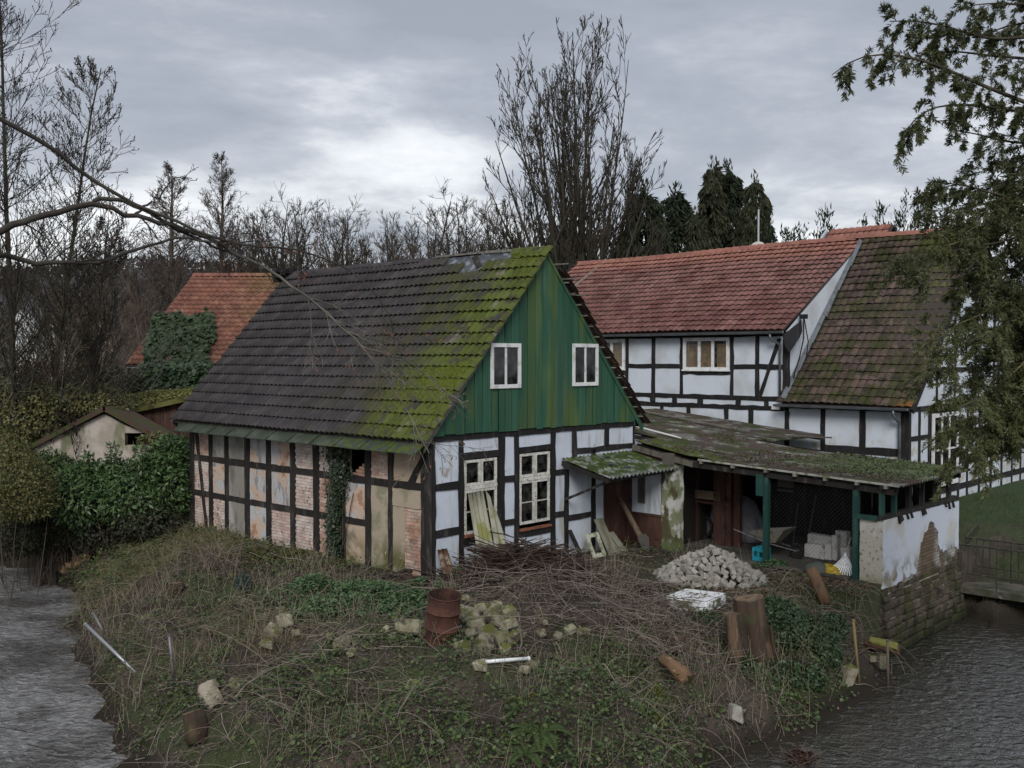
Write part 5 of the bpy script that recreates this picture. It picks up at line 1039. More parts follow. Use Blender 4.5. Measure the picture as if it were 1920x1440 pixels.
# white pipe, metal rods and stakes
def rod(name, label, cat, a, b, r, m, n=8):
    a, b = Vector(a), Vector(b); t = thing(name, label, cat, a); MB().tube([(0, 0, 0), tuple(b - a)], r, n).build('shaft', m, t, smooth=True); d = (b - a).normalized() * .03
    MB().tube([tuple(b - a - d), tuple(b - a + d * .2)], r * 1.12, n).build('end_collar', m, t); return t
wp = mat('white_plastic', (.72, .73, .74), rough=.4, spec=.5); steel = mat('grey_steel', (.17, .17, .175), [((.09, .08, .075), {'n': 9, 'lo': .5, 'hi': .65})], rough=.5, metallic=.5)
A_, B_ = gpt(910, 1250), gpt(992, 1247); rod('plastic_pipe', 'short white plastic pipe lying below the rubble stones', 'pipe', A_ + [0, 0, .08], B_ + [0, 0, .10], .032, wp)
A_ = gpt(255, 1262); rod('steel_tube', 'bright steel tube leaning out over the left water', 'tube', A_, aty(160, 1170, A_[1] + .9), .032, mat('bright_steel', (.34, .35, .37), rough=.4, metallic=.6))
A_ = gpt(205, 1205); rod('steel_rod', 'short grey rod standing by the left water edge', 'rod', A_, aty(174, 1148, A_[1] + .1), .028, steel)
A_ = gpt(328, 1292); rod('steel_stake', 'upright grey stake in the left bank', 'stake', A_, aty(317, 1190, A_[1]), .028, steel)
for (x0, y0, x1, y1, lb) in ((1612, 1282, 1600, 1162, 'thin yellowish stake left of the mossy slab'), (1665, 1292, 1664, 1200, 'thin grey stake in front of the mossy slab')):
    A_ = gpt(x0, y0); rod('wooden_stake', lb, 'stake', A_ - [0, 0, .1], aty(x1, y1, A_[1] - .1), .026, mat('stake_wood', (.26, .19, .08) if x1 < 1620 else (.14, .12, .09), rough=.8), 6)

# sheets and boards leaning on the gable
def lean(name, label, cat, u0, w, vfoot, z0, h, tilt, m, lean_u=0.0, corr=True, th=.012, vtop=-.09, part='sheet'):
    t = hthing(name, label, cat, u0, vfoot, z0); b = MB(); n = 13 if corr else 2; rows = 5
    for side in (0, 1):
        for j in range(rows):
            s = j / (rows - 1)
            for i in range(n):
                q = i / (n - 1); dz = (.03 * math.cos(q * 4 * math.pi) if corr else 0)
                top = h * (1 - .12 * q * (corr is True) * s * tilt)
                b.v.append((u0 + q * w * (1 - .15 * s * corr) + lean_u * s, vfoot + (vtop - vfoot) * s + dz - side * th, z0 + top * s))
    nn = n * rows
    for j in range(rows - 1):
        for i in range(n - 1): a = j * n + i; b.f += [(a, a + n, a + n + 1, a + 1), (nn + a, nn + a + 1, nn + a + n + 1, nn + a + n)]
    for i in range(n - 1):
        for j in (0, rows - 1): a = j * n + i; b.f.append((a, a + 1, nn + a + 1, nn + a))
    for j in range(rows - 1):
        for i in (0, n - 1): a = j * n + i; b.f.append((a, nn + a, nn + a + n, a + n))
    b.build(part, m, t, smooth=corr); MB.off = (0.0, 0.0, 0.0); return t
asb = mat('lichen_cement_sheet', (0.30, 0.295, 0.23), [((0.21, 0.21, 0.15), {'n': 4, 'lo': .45, 'hi': .65, 'st': (1, 1, .4)}), ((0.20, 0.20, 0.075), {'n': 2.2, 'lo': .52, 'hi': .66, 'off': 3}), ((0.12, 0.11, 0.085), [{'n': 5, 'lo': .4, 'hi': .6}, AZ(.4, .0)])], rough=.9, bump=(30, .4))
lean('cement_sheet', 'narrow yellowish cement sheet leaning leftmost against the gable window', 'sheet', .74, .26, -.8, .0, 1.80, 0, asb, .27)
lean('cement_sheet', 'middle cement sheet leaning against the gable window', 'sheet', .96, .28, -.84, .0, 1.82, 0, asb, .25, vtop=-.13)
lean('cement_sheet', 'wide pale cement sheet with a broken top leaning against the gable window', 'sheet', 1.20, .44, -.9, .0, 1.84, 3.0, asb, .26, vtop=-.2)
lean('ridge_piece', 'rust-brown ridge piece leaning against the white gable corner', 'ridge piece', .0, .32, -.46, .02, .64, 0, mat('brown_ridge', (.10, .055, .035), [((.20, .17, .13), {'n': 6, 'lo': .5, 'hi': .65})], rough=.9, bump=(20, .5)), .1)
gb_ = mat('grey_green_board', (.22, .22, .17), [((.13, .13, .09), {'n': 5, 'lo': .45, 'hi': .65, 'st': (1, 1, .3)})], rough=.9, bump=(20, .4))
for u0, w, h, lb in ((5.42, .34, .92, 'tallest of three grey boards leaning beside the doorway'), (5.78, .16, .52, 'middle of three short grey boards by the doorway'), (5.98, .22, .52, 'rightmost short grey board by the doorway')):
    lean('leaning_board', lb, 'board', u0, w, -.62, -.2, h, 0, gb_, -.12, corr=False, th=.03, vtop=-.2)
lean('charred_board', 'black charred board leaning behind the brushwood', 'board', 4.2, .13, -.7, -.1, .65, 0, M['timber'], .18, corr=False, th=.04, vtop=-.1)
# old window frame leaning on the wall
wf = hthing('window_frame', 'small empty pale window frame leaning against the gable', 'window frame', 4.86, -.55, -.15)
fnw = lambda a, z, d: (4.84 + a + .0 * z, -.55 - d + z * .45, -.15 + z * .93)
for nm, q in (('stile', rect(0, .09, 0, .6)), ('stile', rect(.40, .49, 0, .6)), ('rail', rect(.09, .40, 0, .09)), ('rail', rect(.09, .40, .51, .6))): MB().prism(q, fnw, 0, .05).build(nm, mat('mossy_frame_paint', (.45, .46, .38), [((.22, .24, .14), {'n': 7, 'lo': .45, 'hi': .62})], rough=.85), wf)
# shovel by the door
sv = hthing('shovel', 'large grey shovel with broad wooden shaft leaning by the brown door', 'shovel', 6.55, -.75, -.15)
MB().tube([(6.58, -.72, .18), (6.5, -.42, .7), (6.44, -.14, 1.15)], [.075, .07, .06], 8).build('shaft', M['wood'], sv); 
b = MB().prism([(-.15, .0), (-.22, .26), (-.12, .36), (.12, .36), (.22, .26), (.15, .0), (0, -.06)], lambda a, z, d: (6.62 + a, -.86 + z * .35 - d, -.12 + z), 0, .03).build('blade', mat('grey_blade', (.09, .085, .08), rough=.7, bump=(12, .4)), sv)
MB.off = (0.0, 0.0, 0.0)

# ------------------------------------------------------------------ inside the shed
cr_m = mat('cyan_plastic', (.02, .28, .36), [((.012, .17, .22), {'n': 5, 'lo': .5, 'hi': .7})], rough=.45, spec=.45)
cu, cv = onu(1422, 1043, 7.35)[:2]
ct = hthing('bottle_crate', 'turquoise plastic crate at the foot of the green post', 'crate', cu, cv, -.15)
x0, x1, y0, y1 = cu, cu + .3, cv - .17, cv + .17
MB().box(x0, x1, y0, y1, -.15, -.12).build('base', cr_m, ct)
for a_, b_, c_, d_ in ((x0, x0 + .02, y0, y1), (x1 - .02, x1, y0, y1), (x0 + .02, x1 - .02, y0, y0 + .02), (x0 + .02, x1 - .02, y1 - .02, y1)):
    MB().box(a_, b_, c_, d_, .08, .17).build('top_band', cr_m, ct); MB().box(a_, b_, c_, d_, -.12, -.05).build('bottom_band', cr_m, ct)
for a_ in (x0, x1 - .04):
    for c_ in (y0, y1 - .04, (y0 + y1) / 2 - .02): MB().box(a_ + .002, a_ + .038, c_ + .002, c_ + .038, -.05, .08).build('stanchion', cr_m, ct)
for k in range(4): MB().lathe([(.001, .0), (.035, .0), (.035, .2), (.014, .26), (.014, .31)], 10, (x0 + .08 + .14 * (k % 2), y0 + .09 + .15 * (k // 2), -.11)).build('bottle', mat('bottle_glass', (.10, .13, .12), rough=.2, spec=.6) if k == 0 else cr_m, ct, smooth=True)
# wheelbarrow
wu, wv_ = onu(1445, 1020, 8.3)[:2]
wb = hthing('wheelbarrow', 'pale steel wheelbarrow standing behind the green post', 'wheelbarrow', wu, wv_, -.15)
wbm = mat('wheelbarrow_pan', (.24, .235, .21), [((.30, .26, .18), {'n': 2, 'lo': .5, 'hi': .65}), ((.12, .10, .08), {'n': 8, 'lo': .55, 'hi': .7})], rough=.6)
top = [(-.32, -.55), (.32, -.55), (.34, .42), (-.34, .42)]; bot = [(-.16, -.2), (.16, -.2), (.18, .22), (-.18, .22)]
b = MB(); zt = [.68, .68, .52, .52]; b.v = [(wu + p[0], wv_ + p[1], .0 + zt[i] - .1) for i, p in enumerate(top)] + [(wu + p[0], wv_ + p[1], .18) for p in bot] + [(wu + p[0] * .95, wv_ + p[1] * .95, .0 + zt[i] - .1) for i, p in enumerate(top)] + [(wu + p[0] * .93, wv_ + p[1] * .93, .2) for p in bot]
for k in range(4): kk = (k + 1) % 4; b.f += [(k, kk, 4 + kk, 4 + k), (8 + kk, 8 + k, 12 + k, 12 + kk), (kk, k, 8 + k, 8 + kk)]
b.f += [(4, 5, 6, 7), (15, 14, 13, 12)]; b.build('pan', wbm, wb)
for s in (-1, 1): MB().tube([(wu + s * .1, wv_ - .75, .05), (wu + s * .2, wv_, .17), (wu + s * .28, wv_ + .9, .42)], .017, 6).build('handle', steel, wb); MB().tube([(wu + s * .2, wv_ + .1, .17), (wu + s * .24, wv_ + .25, -.14)], .015, 6).build('leg', steel, wb)
whl = MB().tube([(wu, wv_ - .72 + .17 * math.cos(a), .03 + .17 * math.sin(a)) for a in np.linspace(0, 6.283, 21)], .035, 8, False).build('wheel', M['blackboard'], wb, smooth=True); MB().tube([(wu - .09, wv_ - .72, .03), (wu + .09, wv_ - .72, .03)], .02, 6).build('hub', steel, whl)
# foam blocks
foam = mat('white_foam', (.60, .59, .57), [((.42, .40, .37), {'n': 5, 'lo': .5, 'hi': .7})], rough=.9, bump=(60, .3))
fl = ['low wide white block at the left of the foam stack', 'long white block on top behind the others', 'small upright white block at the front of the stack', 'second small upright white block in the stack', 'tall narrow white block leaning in the stack', 'tallest white block standing at the back of the stack', 'stained block at the right end of the stack']
for (px, py, w, h, du, lb) in ((1524, 1028, .46, .34, 0, fl[0]), (1538, 1015, .68, .54, .3, fl[1]), (1541, 1030, .11, .26, -.05, fl[2]), (1552, 1030, .16, .42, 0, fl[3]), (1563, 1032, .14, .62, .1, fl[4]), (1576, 1026, .30, .70, .35, fl[5]), (1584, 1034, .24, .36, .05, fl[6])):
    u_ = 8.6 + du; q = onu(px, py, u_); t = hthing('foam_block', lb, 'block', u_, q[1], -.155, 'white blocks stacked in the shed')
    o = MB().box(u_, u_ + .22, q[1] - w / 2, q[1] + w / 2, -.155, -.155 + h, .012).build('block_body', foam, t, bevel=.015)
# fan rake
ru, rv = onu(1585, 1058, 7.25)[:2]
rk = hthing('fan_rake', 'white plastic fan rake standing head down beside the green post', 'rake', ru, rv, -.12)
for k in range(-6, 7):
    a_ = k * .095; MB().tube([(ru, rv + .02 * k * .3, .28), (ru - .06, rv + .05 * k * .7, .08), (ru - .16, rv + .062 * k, -.1)], [.012, .017, .015], 4).build('tine', wp, rk)
MB().tube([(ru - .02, rv - .22, .05), (ru - .02, rv + .22, .05)], .012, 5).build('crossbar', wp, rk); MB().lathe([(.03, 0), (.045, .05), (.02, .14)], 8, (ru, rv, .24)).build('socket', wp, rk); MB().tube([(ru, rv, .33), (ru + .16, rv - .06, .72)], .014, 6).build('handle', mat('pale_handle', (.35, .33, .30), rough=.7), rk)
# sacks
def sack(label, cat, u, v, z, sx, sy, sz, m, seed):
    bm = bmesh.new(); bmesh.ops.create_icosphere(bm, subdivisions=3, radius=1)
    for w in bm.verts:
        n_ = float(fbm(np.array([w.co.x * 1.7 + seed]), np.array([w.co.y * 1.7 + w.co.z * 1.3]))[0]); w.co *= .75 + .6 * n_; w.co = Vector((w.co.x * sx, w.co.y * sy, max(w.co.z, -.35) * sz))
    me = bpy.data.meshes.new('sack'); bm.to_mesh(me); bm.free(); me.materials.append(m); me.polygons.foreach_set('use_smooth', [True] * len(me.polygons))
    t = hthing(cat.replace(' ', '_'), label, cat, u, v, z); ob('sack_body', me, t, loc=(0, 0, sz * .3)); MB.off = (0.0, 0.0, 0.0); return t
q = onu(1560, 1060, 7.2); sack('crumpled yellow plastic bag lying left of the white rake', 'plastic bag', q[0], q[1], -.14, .2, .28, .16, mat('yellow_bag', (.42, .30, .03), [((.25, .17, .02), {'n': 8, 'lo': .45, 'hi': .65})], rough=.5, bump=(14, .8)), 3)
q = onu(1530, 1060, 7.1); sack('grey-green stuffed sack lying next to the yellow bag', 'sack', q[0], q[1], -.14, .25, .3, .18, mat('grey_bag', (.075, .085, .075), rough=.7, bump=(12, .8)), 8)
q = onu(1360, 985, 9.6); tp2 = sack('motorcycle hidden under a grey tarpaulin inside the dark shed', 'covered motorcycle', q[0] + .1, q[1] - .1, -.12, .6, 1.05, .95, mat('grey_tarpaulin', (.24, .245, .26), [((.13, .135, .15), {'n': 3, 'lo': .45, 'hi': .65, 'st': (1, 1, .3)})], rough=.6, bump=(6, 1.2)), 14)
for c in tp2.children: c.name = 'tarpaulin'
MB.off = (q[0] + .1, q[1] - .1, -.12); w0 = onu(1322, 972, 9.2)
whl = MB().tube([(9.1, w0[1] + .29 * math.cos(a), .17 + .29 * math.sin(a)) for a in np.linspace(0, 6.283, 25)], .05, 8, False).build('wheel', M['blackboard'], tp2, smooth=True); _b = MB().lathe([(.001, 0), (.22, .0), (.24, .02)], 16); _b.v = [(9.1 + p[2], w0[1] + p[0], .17 + p[1]) for p in _b.v]; _b.build('wheel_disc', steel, whl)
MB.off = (0.0, 0.0, 0.0)
for (x0, y0, x1, y1, lb) in ((1487, 1000, 1496, 945, 'short grey tool handle leaning at the back of the shed'), (1512, 995, 1530, 930, 'long grey tool handle leaning at the back of the shed')):
    a_, b_ = onu(x0, y0, 9.9), onu(x1, y1, 10.9); a_[2] = -.15; A_ = hw(*a_); rod('tool_handle', lb, 'tool', A_, hw(*b_), .02, mat('tool_wood', (.13, .12, .11), rough=.8), 6)
q0, q1 = onu(1458, 888, 10.6), onu(1487, 915, 10.6)
t = hthing('hanging_panel', 'greyish board hanging at the back of the shed', 'board', 10.6, q0[1], q1[2]); MB().box(10.6, 10.63, q1[1], q0[1], q1[2], q0[2]).build('panel', M['wood_grey'], t); MB().box(10.57, 10.6, q1[1], q0[1], q1[2] - .12, q1[2] - .06).build('ledge', M['wood_grey'], t); MB.off = (0.0, 0.0, 0.0)
# ------------------------------------------------------------------ vegetation tools
def rnd_unit(n):
    v = NR.normal(size=(n, 3)); return v / np.linalg.norm(v, axis=1, keepdims=True)
def nrm(a): return a / np.maximum(np.linalg.norm(a, axis=-1, keepdims=True), 1e-9)
def leaf_quads(P, D, N, L, W, fold=.25, jit=.25):
    """n leaves: base P, direction D, normal N, length L, width W -> verts, quads (diamond, slightly folded)"""
    n = len(P); S = nrm(np.cross(D, N)); N = np.cross(S, D); L = np.asarray(L)[:, None] * np.ones((n, 1)); W = np.asarray(W)[:, None] * np.ones((n, 1))
    a = P; c = P + D * L; m = P + D * L * .45 + N * W * fold
    V = np.stack([a, m - S * W * .5 - N * W * fold, c, m + S * W * .5 - N * W * fold], 1).reshape(-1, 3)
    return V, np.arange(4 * n).reshape(n, 4)
def tubes(pts, rad, m):
    """batch of polylines (n,K,3) with radii (n,K), m sides"""
    n, K, _ = pts.shape; T = np.empty_like(pts); T[:, 1:-1] = pts[:, 2:] - pts[:, :-2]; T[:, 0] = pts[:, 1] - pts[:, 0]; T[:, -1] = pts[:, -1] - pts[:, -2]; T = nrm(T)
    ref = np.where(np.abs(T[:, :1, 2:3]) > .8, np.array([[[1., 0, 0]]]), np.array([[[0, 0, 1.]]])); S = nrm(np.cross(T, ref)); B = np.cross(T, S)
    a = np.arange(m) * 2 * np.pi / m; V = pts[:, :, None] + (S[:, :, None] * np.cos(a)[None, None, :, None] + B[:, :, None] * np.sin(a)[None, None, :, None]) * rad[:, :, None, None]
    base = (np.arange(n) * K * m)[:, None, None]; i = (np.arange(K - 1) * m)[None, :, None]; k = np.arange(m)[None, None]; kk = (k + 1) % m
    Fa = np.stack([base + i + k, base + i + kk, base + i + m + kk, base + i + m + k], -1).reshape(-1, 4)
    return V.reshape(-1, 3), Fa
class Acc:
    def __init__(self): self.V, self.F, self.n = [], [], 0
    def add(self, V, Fa):
        self.V.append(V); self.F.append(Fa + self.n); self.n += len(V); return self
    def mesh(self, name, m, smooth=False): return npmesh(name, np.concatenate(self.V), np.concatenate(self.F), m, smooth)
def run(P, D, L, K, trop, wig):
    n = len(P); pts = np.empty((n, K, 3)); pts[:, 0] = P; d = D.copy(); st = (np.asarray(L) / (K - 1))[:, None]
    for k in range(1, K):
        d = nrm(d + np.array([0, 0, 1.]) * (trop / (K - 1)) + NR.normal(size=(n, 3)) * wig); pts[:, k] = pts[:, k - 1] + d * st
    return pts
def children(pts, rad, L, per, t0, t1, ang, ang_s, ratio, rratio, taper=.5, out=None):
    n, K, _ = pts.shape; idx = np.repeat(np.arange(n), per); N = len(idx); t = NR.uniform(t0, t1, N) * (K - 1); k = np.minimum(t.astype(int), K - 2); f = (t - k)[:, None]
    P = pts[idx, k] * (1 - f) + pts[idx, k + 1] * f; T = nrm(pts[idx, k + 1] - pts[idx, k]); a = np.radians(np.clip(NR.normal(ang, ang_s, N), 5, 110))[:, None]
    q = nrm(np.cross(T, rnd_unit(N))); D = nrm(T * np.cos(a) + q * np.sin(a)); r = rad[idx, k] * rratio; Ln = L[idx] * ratio * (1 - taper * t / (K - 1)) * NR.uniform(.6, 1.2, N)
    return P, D, Ln, r
def taper_r(r0, K, end=.35): return r0[:, None] * np.linspace(1, end, K)[None]
BARK = {}
def bark_mat(name, base, var): return mat(name, base, [(var, {'n': 3, 'lo': .45, 'hi': .7, 'st': (1, 1, .3)})], rough=.95, bump=(14, .8, (1, 1, .3)))
bk_dark = bark_mat('winter_bark', (.040, .034, .028), (.065, .062, .040)); bk_brown = bark_mat('brown_twigs', (.075, .058, .047), (.115, .09, .07)); bk_grey = bark_mat('grey_green_bark', (.14, .13, .10), (.22, .20, .155))

def bare_tree_meshes(kind, seed, H):
    """returns (trunk mesh, crown mesh) of a leafless tree of height about H standing at the origin"""
    global NR
    NR = np.random.default_rng(seed); tr, cr = Acc(), Acc(); up = np.array([[0, 0, 1.]])
    if kind == 'vase':
        p0 = run(np.zeros((1, 3)), up, np.array([H * .14]), 4, 0, .01); r0 = np.full((1, 4), H * .026); r0[:, 0] *= 1.3; tr.add(*tubes(p0, r0, 10))
        n1 = 34; az = np.arange(n1) * 2.399 + NR.uniform(-.3, .3, n1); el = np.radians(33 * np.linspace(.03, 1, n1) ** .8); P = np.tile(p0[:, 1], (n1, 1)) + (p0[:, 3] - p0[:, 1]) * NR.uniform(0, 1, (n1, 1)); D = np.stack([np.cos(az) * np.sin(el), np.sin(az) * np.sin(el), np.cos(el)], 1); L = H * (.90 - .44 * np.linspace(0, 1, n1) ** 1.2) * NR.uniform(.92, 1.06, n1); r = H * NR.uniform(.006, .0105, n1)
        p1 = run(P, D, L, 9, .35, .04); r1 = taper_r(r, 9, .12); tr.add(*tubes(p1, r1, 6))
        P, D, L2, r = children(p1, r1, L, 17, .12, .98, 27, 9, .30, .50); p2 = run(P, D, L2, 6, .65, .08); r2 = taper_r(r, 6, .25); cr.add(*tubes(p2, r2, 4))
        P, D, L3, r = children(p2, r2, L2, 7, .2, 1, 30, 10, .42, .6); p3 = run(P, D, L3, 4, .5, .09); r3 = np.maximum(taper_r(r, 4, .35), H * .0008); cr.add(*tubes(p3, r3, 3))
        P, D, L4, r = children(p3, r3, L3, 3, .3, 1, 30, 10, .6, .8); p4 = run(P, D, np.maximum(L4, .25), 3, .4, .1); cr.add(*tubes(p4, np.maximum(taper_r(r, 3, .5), H * .00068), 3))
    elif kind == 'larch':
        p0 = run(np.zeros((1, 3)), up, np.array([H]), 12, 0.1, .012); r0 = taper_r(np.array([H * .019]), 12, .08); tr.add(*tubes(p0, r0, 8))
        n = 150; t = NR.uniform(.16, .99, n); P = np.stack([np.interp(t * 11, np.arange(12), p0[0, :, k]) for k in range(3)], 1); a = NR.uniform(0, 6.283, n); D = nrm(np.stack([np.cos(a), np.sin(a), np.full(n, .35) + t * .6], 1)); L = H * .30 * (1.02 - t) ** .8 * NR.uniform(.7, 1.15, n) + .3
        p1 = run(P, D, L, 6, .45, .07); r1 = np.maximum(taper_r(H * .0042 * (1.1 - t), 6, .25), H * .0006); cr.add(*tubes(p1, r1, 4))
        P, D, L2, r = children(p1, r1, L, 12, .1, 1, 45, 14, .35, .5); p2 = run(P, D, L2, 4, .3, .12); cr.add(*tubes(p2, np.maximum(taper_r(r, 4, .4), H * .0007), 3))
        P, D, L3, r = children(p2, np.full((len(p2), 4), H * .0008), L2, 3, .2, 1, 40, 14, .5, .8); p3 = run(P, D, np.maximum(L3, .2), 3, .2, .1); cr.add(*tubes(p3, np.full((len(p3), 3), H * .00055), 3))
    else:                                                           # spreading
        p0 = run(np.zeros((1, 3)), up, np.array([H * .36]), 5, 0, .05); r0 = taper_r(np.array([H * .022]), 5, .8); tr.add(*tubes(p0, r0, 8))
        P, D, L, r = children(p0, r0, np.array([H * .9]), 11, .35, 1, 36, 13, 1, .55, 0); L = H * NR.uniform(.42, .66, len(P))
        p1 = run(P, D, L, 8, .55, .10); r1 = taper_r(r, 8, .15); tr.add(*tubes(p1, r1, 6))
        P, D, L2, r = children(p1, r1, L, 11, .2, 1, 40, 14, .38, .5); p2 = run(P, D, L2, 6, .45, .13); r2 = taper_r(r, 6, .25); cr.add(*tubes(p2, r2, 4))
        P, D, L3, r = children(p2, r2, L2, 7, .2, 1, 42, 14, .45, .6); p3 = run(P, D, L3, 4, .35, .14); r3 = np.maximum(taper_r(r, 4, .35), H * .0009); cr.add(*tubes(p3, r3, 3))
        P, D, L4, r = children(p3, r3, L3, 4, .2, 1, 38, 14, .6, .8); p4 = run(P, D, np.maximum(L4, .25), 3, .3, .12); cr.add(*tubes(p4, np.full((len(p4), 3), H * .00068), 3))
    return tr, cr
def tree(name, label, x, y, s, ms, rz=0.0, z=None, group=None, sx=1.0):
    t = thing(name, label, 'tree', (x, y, gz(x, y) - .1 if z is None else z), rz, group); t.scale = (s * sx, s * sx, s); ob('trunk', ms[0], t); ob('crown', ms[1], t); return t

# ------------------------------------------------------------------ the tall bare tree behind the ridge, and the winter trees along the horizon
def pxX(px, Y): return (px - CX) / F * Y
a, c = bare_tree_meshes('vase', 21, 25.5); VASE = (a.mesh('vase_trunk', bk_dark, True), c.mesh('vase_crown', bk_dark))
tree('bare_poplar', 'very tall leafless tree with upswept boughs rising behind the green gable', pxX(1082, 62), 62, .95, VASE, 2.1, sx=.98)
a, c = bare_tree_meshes('spread', 31, 15); SP1 = (a.mesh('spread_trunk', bk_dark, True), c.mesh('spread_crown', bk_brown))
a, c = bare_tree_meshes('spread', 47, 15); SP2 = (a.mesh('spread_trunk', bk_dark, True), c.mesh('spread_crown', bk_dark))
a, c = bare_tree_meshes('larch', 53, 17); LA = (a.mesh('larch_trunk', bk_brown, True), c.mesh('larch_crown', bk_brown))
G = 'bare winter trees along the horizon'
def top_h(py, Y): return CAMH + (YH - py) / F * Y + .6
ROW = [(322, 318, 70, LA, 1.15, 'leafless conical larch, left of the taller larch on the horizon'), (412, 298, 74, LA, .95, 'tallest leafless conical larch above the ivy-clad red roof'), (272, 395, 66, SP1, 1.0, 'low spreading bare tree left of the two larches'),
       (470, 345, 80, SP2, .8, 'slender bare tree right of the tall larch'), (520, 352, 88, SP1, .85, 'thin bare tree between the tall larch and the rounded oak'), (588, 338, 78, SP2, 1.1, 'broad rounded bare tree above the left end of the dark roof'), (645, 352, 82, SP1, 1.0, 'bare tree with wide boughs right of the broad rounded one'),
       (712, 352, 86, SP2, .62, 'narrow bare tree standing in the gap of the skyline'), (752, 400, 92, SP1, .7, 'small bare tree left of the fan-shaped one'), (795, 346, 80, SP1, 1.05, 'fan-shaped bare tree above the middle of the dark roof ridge'), (872, 332, 84, SP2, .95, 'bare tree with dense twigs just left of the tall poplar'), (925, 338, 90, SP1, .9, 'bare tree half hidden by the tall poplar at its left'), (975, 372, 88, SP2, .9, 'low bare tree directly behind the tall poplar'), (1160, 400, 90, SP1, .9, 'bare tree seen between the tall poplar and the evergreens'), (1470, 418, 95, SP2, .8, 'small bare tree right of the dark evergreens'),
       (440, 372, 96, SP1, .9, 'bare tree peeping between the two larch crowns'), (555, 360, 96, SP1, .95, 'bare tree left behind the broad rounded one'), (668, 372, 90, SP1, .8, 'low bare tree left of the skyline gap'), (825, 362, 98, SP2, .9, 'bare tree right behind the fan-shaped one'), (900, 352, 98, SP1, 1.0, 'bare tree between the dense-twigged one and the poplar'), (200, 430, 75, SP2, 1.0, 'bare tree far behind the leaning branches on the left'), (120, 450, 80, SP1, 1.1, 'bare tree behind the tall alder at the left edge'), (845, 420, 98, SP1, .8, 'low bare tree in the thicket left of the poplar'), (680, 425, 96, SP2, .9, 'low brown thicket tree behind the dark roof')]
for k, (px, py, Y, ms, sx, lb) in enumerate(ROW):
    h = top_h(py, Y); H0 = 17 if ms is LA else 15.5; tree('larch' if ms is LA else 'bare_tree', lb, pxX(px, Y), Y, h / H0, ms, k * 1.3, z=-.6, group=G, sx=sx)

# ------------------------------------------------------------------ dark evergreens
def conifer_mesh(seed, H, rw, n, droop=.9, spread=1.0):
    global NR
    NR = np.random.default_rng(seed); A = Acc(); nb = 240; tb_ = NR.uniform(.05, .97, nb); pb_ = NR.uniform(0, 6.283, nb); lump = .78 + .3 * np.sin(pb_ * 2 + seed) + NR.normal(0, .12, nb); sp_ = np.abs(np.sin(tb_ * 6 + seed)) * .12
    rb = rw * ((1 - tb_) ** .8 + sp_) * np.clip(lump, .35, 1.3); idx = NR.integers(0, nb, n); f = NR.uniform(.25, 1.05, n) ** .7; R_ = rb[idx] * f; ph = pb_[idx] + NR.normal(0, .16, n)
    P = np.stack([R_ * np.cos(ph), R_ * np.sin(ph), tb_[idx] * H + (.9 * f - 1.2 * f ** 2) * rb[idx] * .9 - np.abs(NR.normal(0, .35, n)) * f], 1)
    D = nrm(np.stack([np.cos(ph) * .5 * spread, np.sin(ph) * .5 * spread, -droop + NR.normal(0, .3, n)], 1) + NR.normal(size=(n, 3)) * .3); N = rnd_unit(n)
    A.add(*leaf_quads(P, D, N, NR.uniform(.25, .6, n) * H / 15, NR.uniform(.07, .16, n) * H / 15)); k = 60; A.add(*leaf_quads(np.stack([NR.normal(0, .12, k), NR.normal(0, .12, k), H * NR.uniform(.9, .99, k)], 1), nrm(rnd_unit(k) * .4 + np.array([0, 0, .8])), rnd_unit(k), np.full(k, .4), np.full(k, .1))); return A
con_m = leafmat('dark_cypress_foliage', [(.010, .016, .010), (.020, .030, .016), (.032, .042, .020), (.026, .030, .018)], rough=.7, spec=.2, trans=.1)
con_b = leafmat('brownish_cypress_foliage', [(.016, .020, .011), (.034, .040, .020), (.050, .052, .028), (.030, .034, .018)], rough=.7, spec=.2, trans=.1)
tm = Acc(); tm.add(*tubes(np.array([[[0, 0, -.5], [0, 0, 6], [.1, 0, 11.]]]), np.array([[.35, .25, .1]]), 8)); tmesh = tm.mesh('conifer_trunk', bk_dark)
C1 = conifer_mesh(3, 15, 3.4, 19000).mesh('conifer_crown', con_m); C2 = conifer_mesh(9, 15, 3.0, 18000, 1.2).mesh('conifer_crown', con_b)
EV = [(1205, 338, 64, C1, 1.0, 'leftmost dark evergreen beside the tall bare tree'), (1265, 345, 66, C1, 1.15, 'second dark evergreen, broad, above the red roof'), (1335, 296, 66, C2, 1.0, 'tallest evergreen with drooping tips above the red roof'), (1362, 302, 67, C1, .95, 'evergreen merging with the right of the tallest one'), (1414, 324, 65, C2, .85, 'narrow pointed evergreen right of the tallest ones'), (1440, 400, 64, C1, .6, 'low evergreen behind the antenna mast'), (1300, 390, 63, C2, .9, 'low evergreen filling the gap in the dark group'), (1180, 400, 61, C2, .8, 'low brownish evergreen at the foot of the tall bare tree')]
for k, (px, py, Y, me, sx, lb) in enumerate(EV):
    h = top_h(py, Y); tree('evergreen_tree', lb, pxX(px, Y), Y, h / 15, (tmesh, me), k * .9, z=-.6, group='dark evergreens behind the red roof', sx=sx)
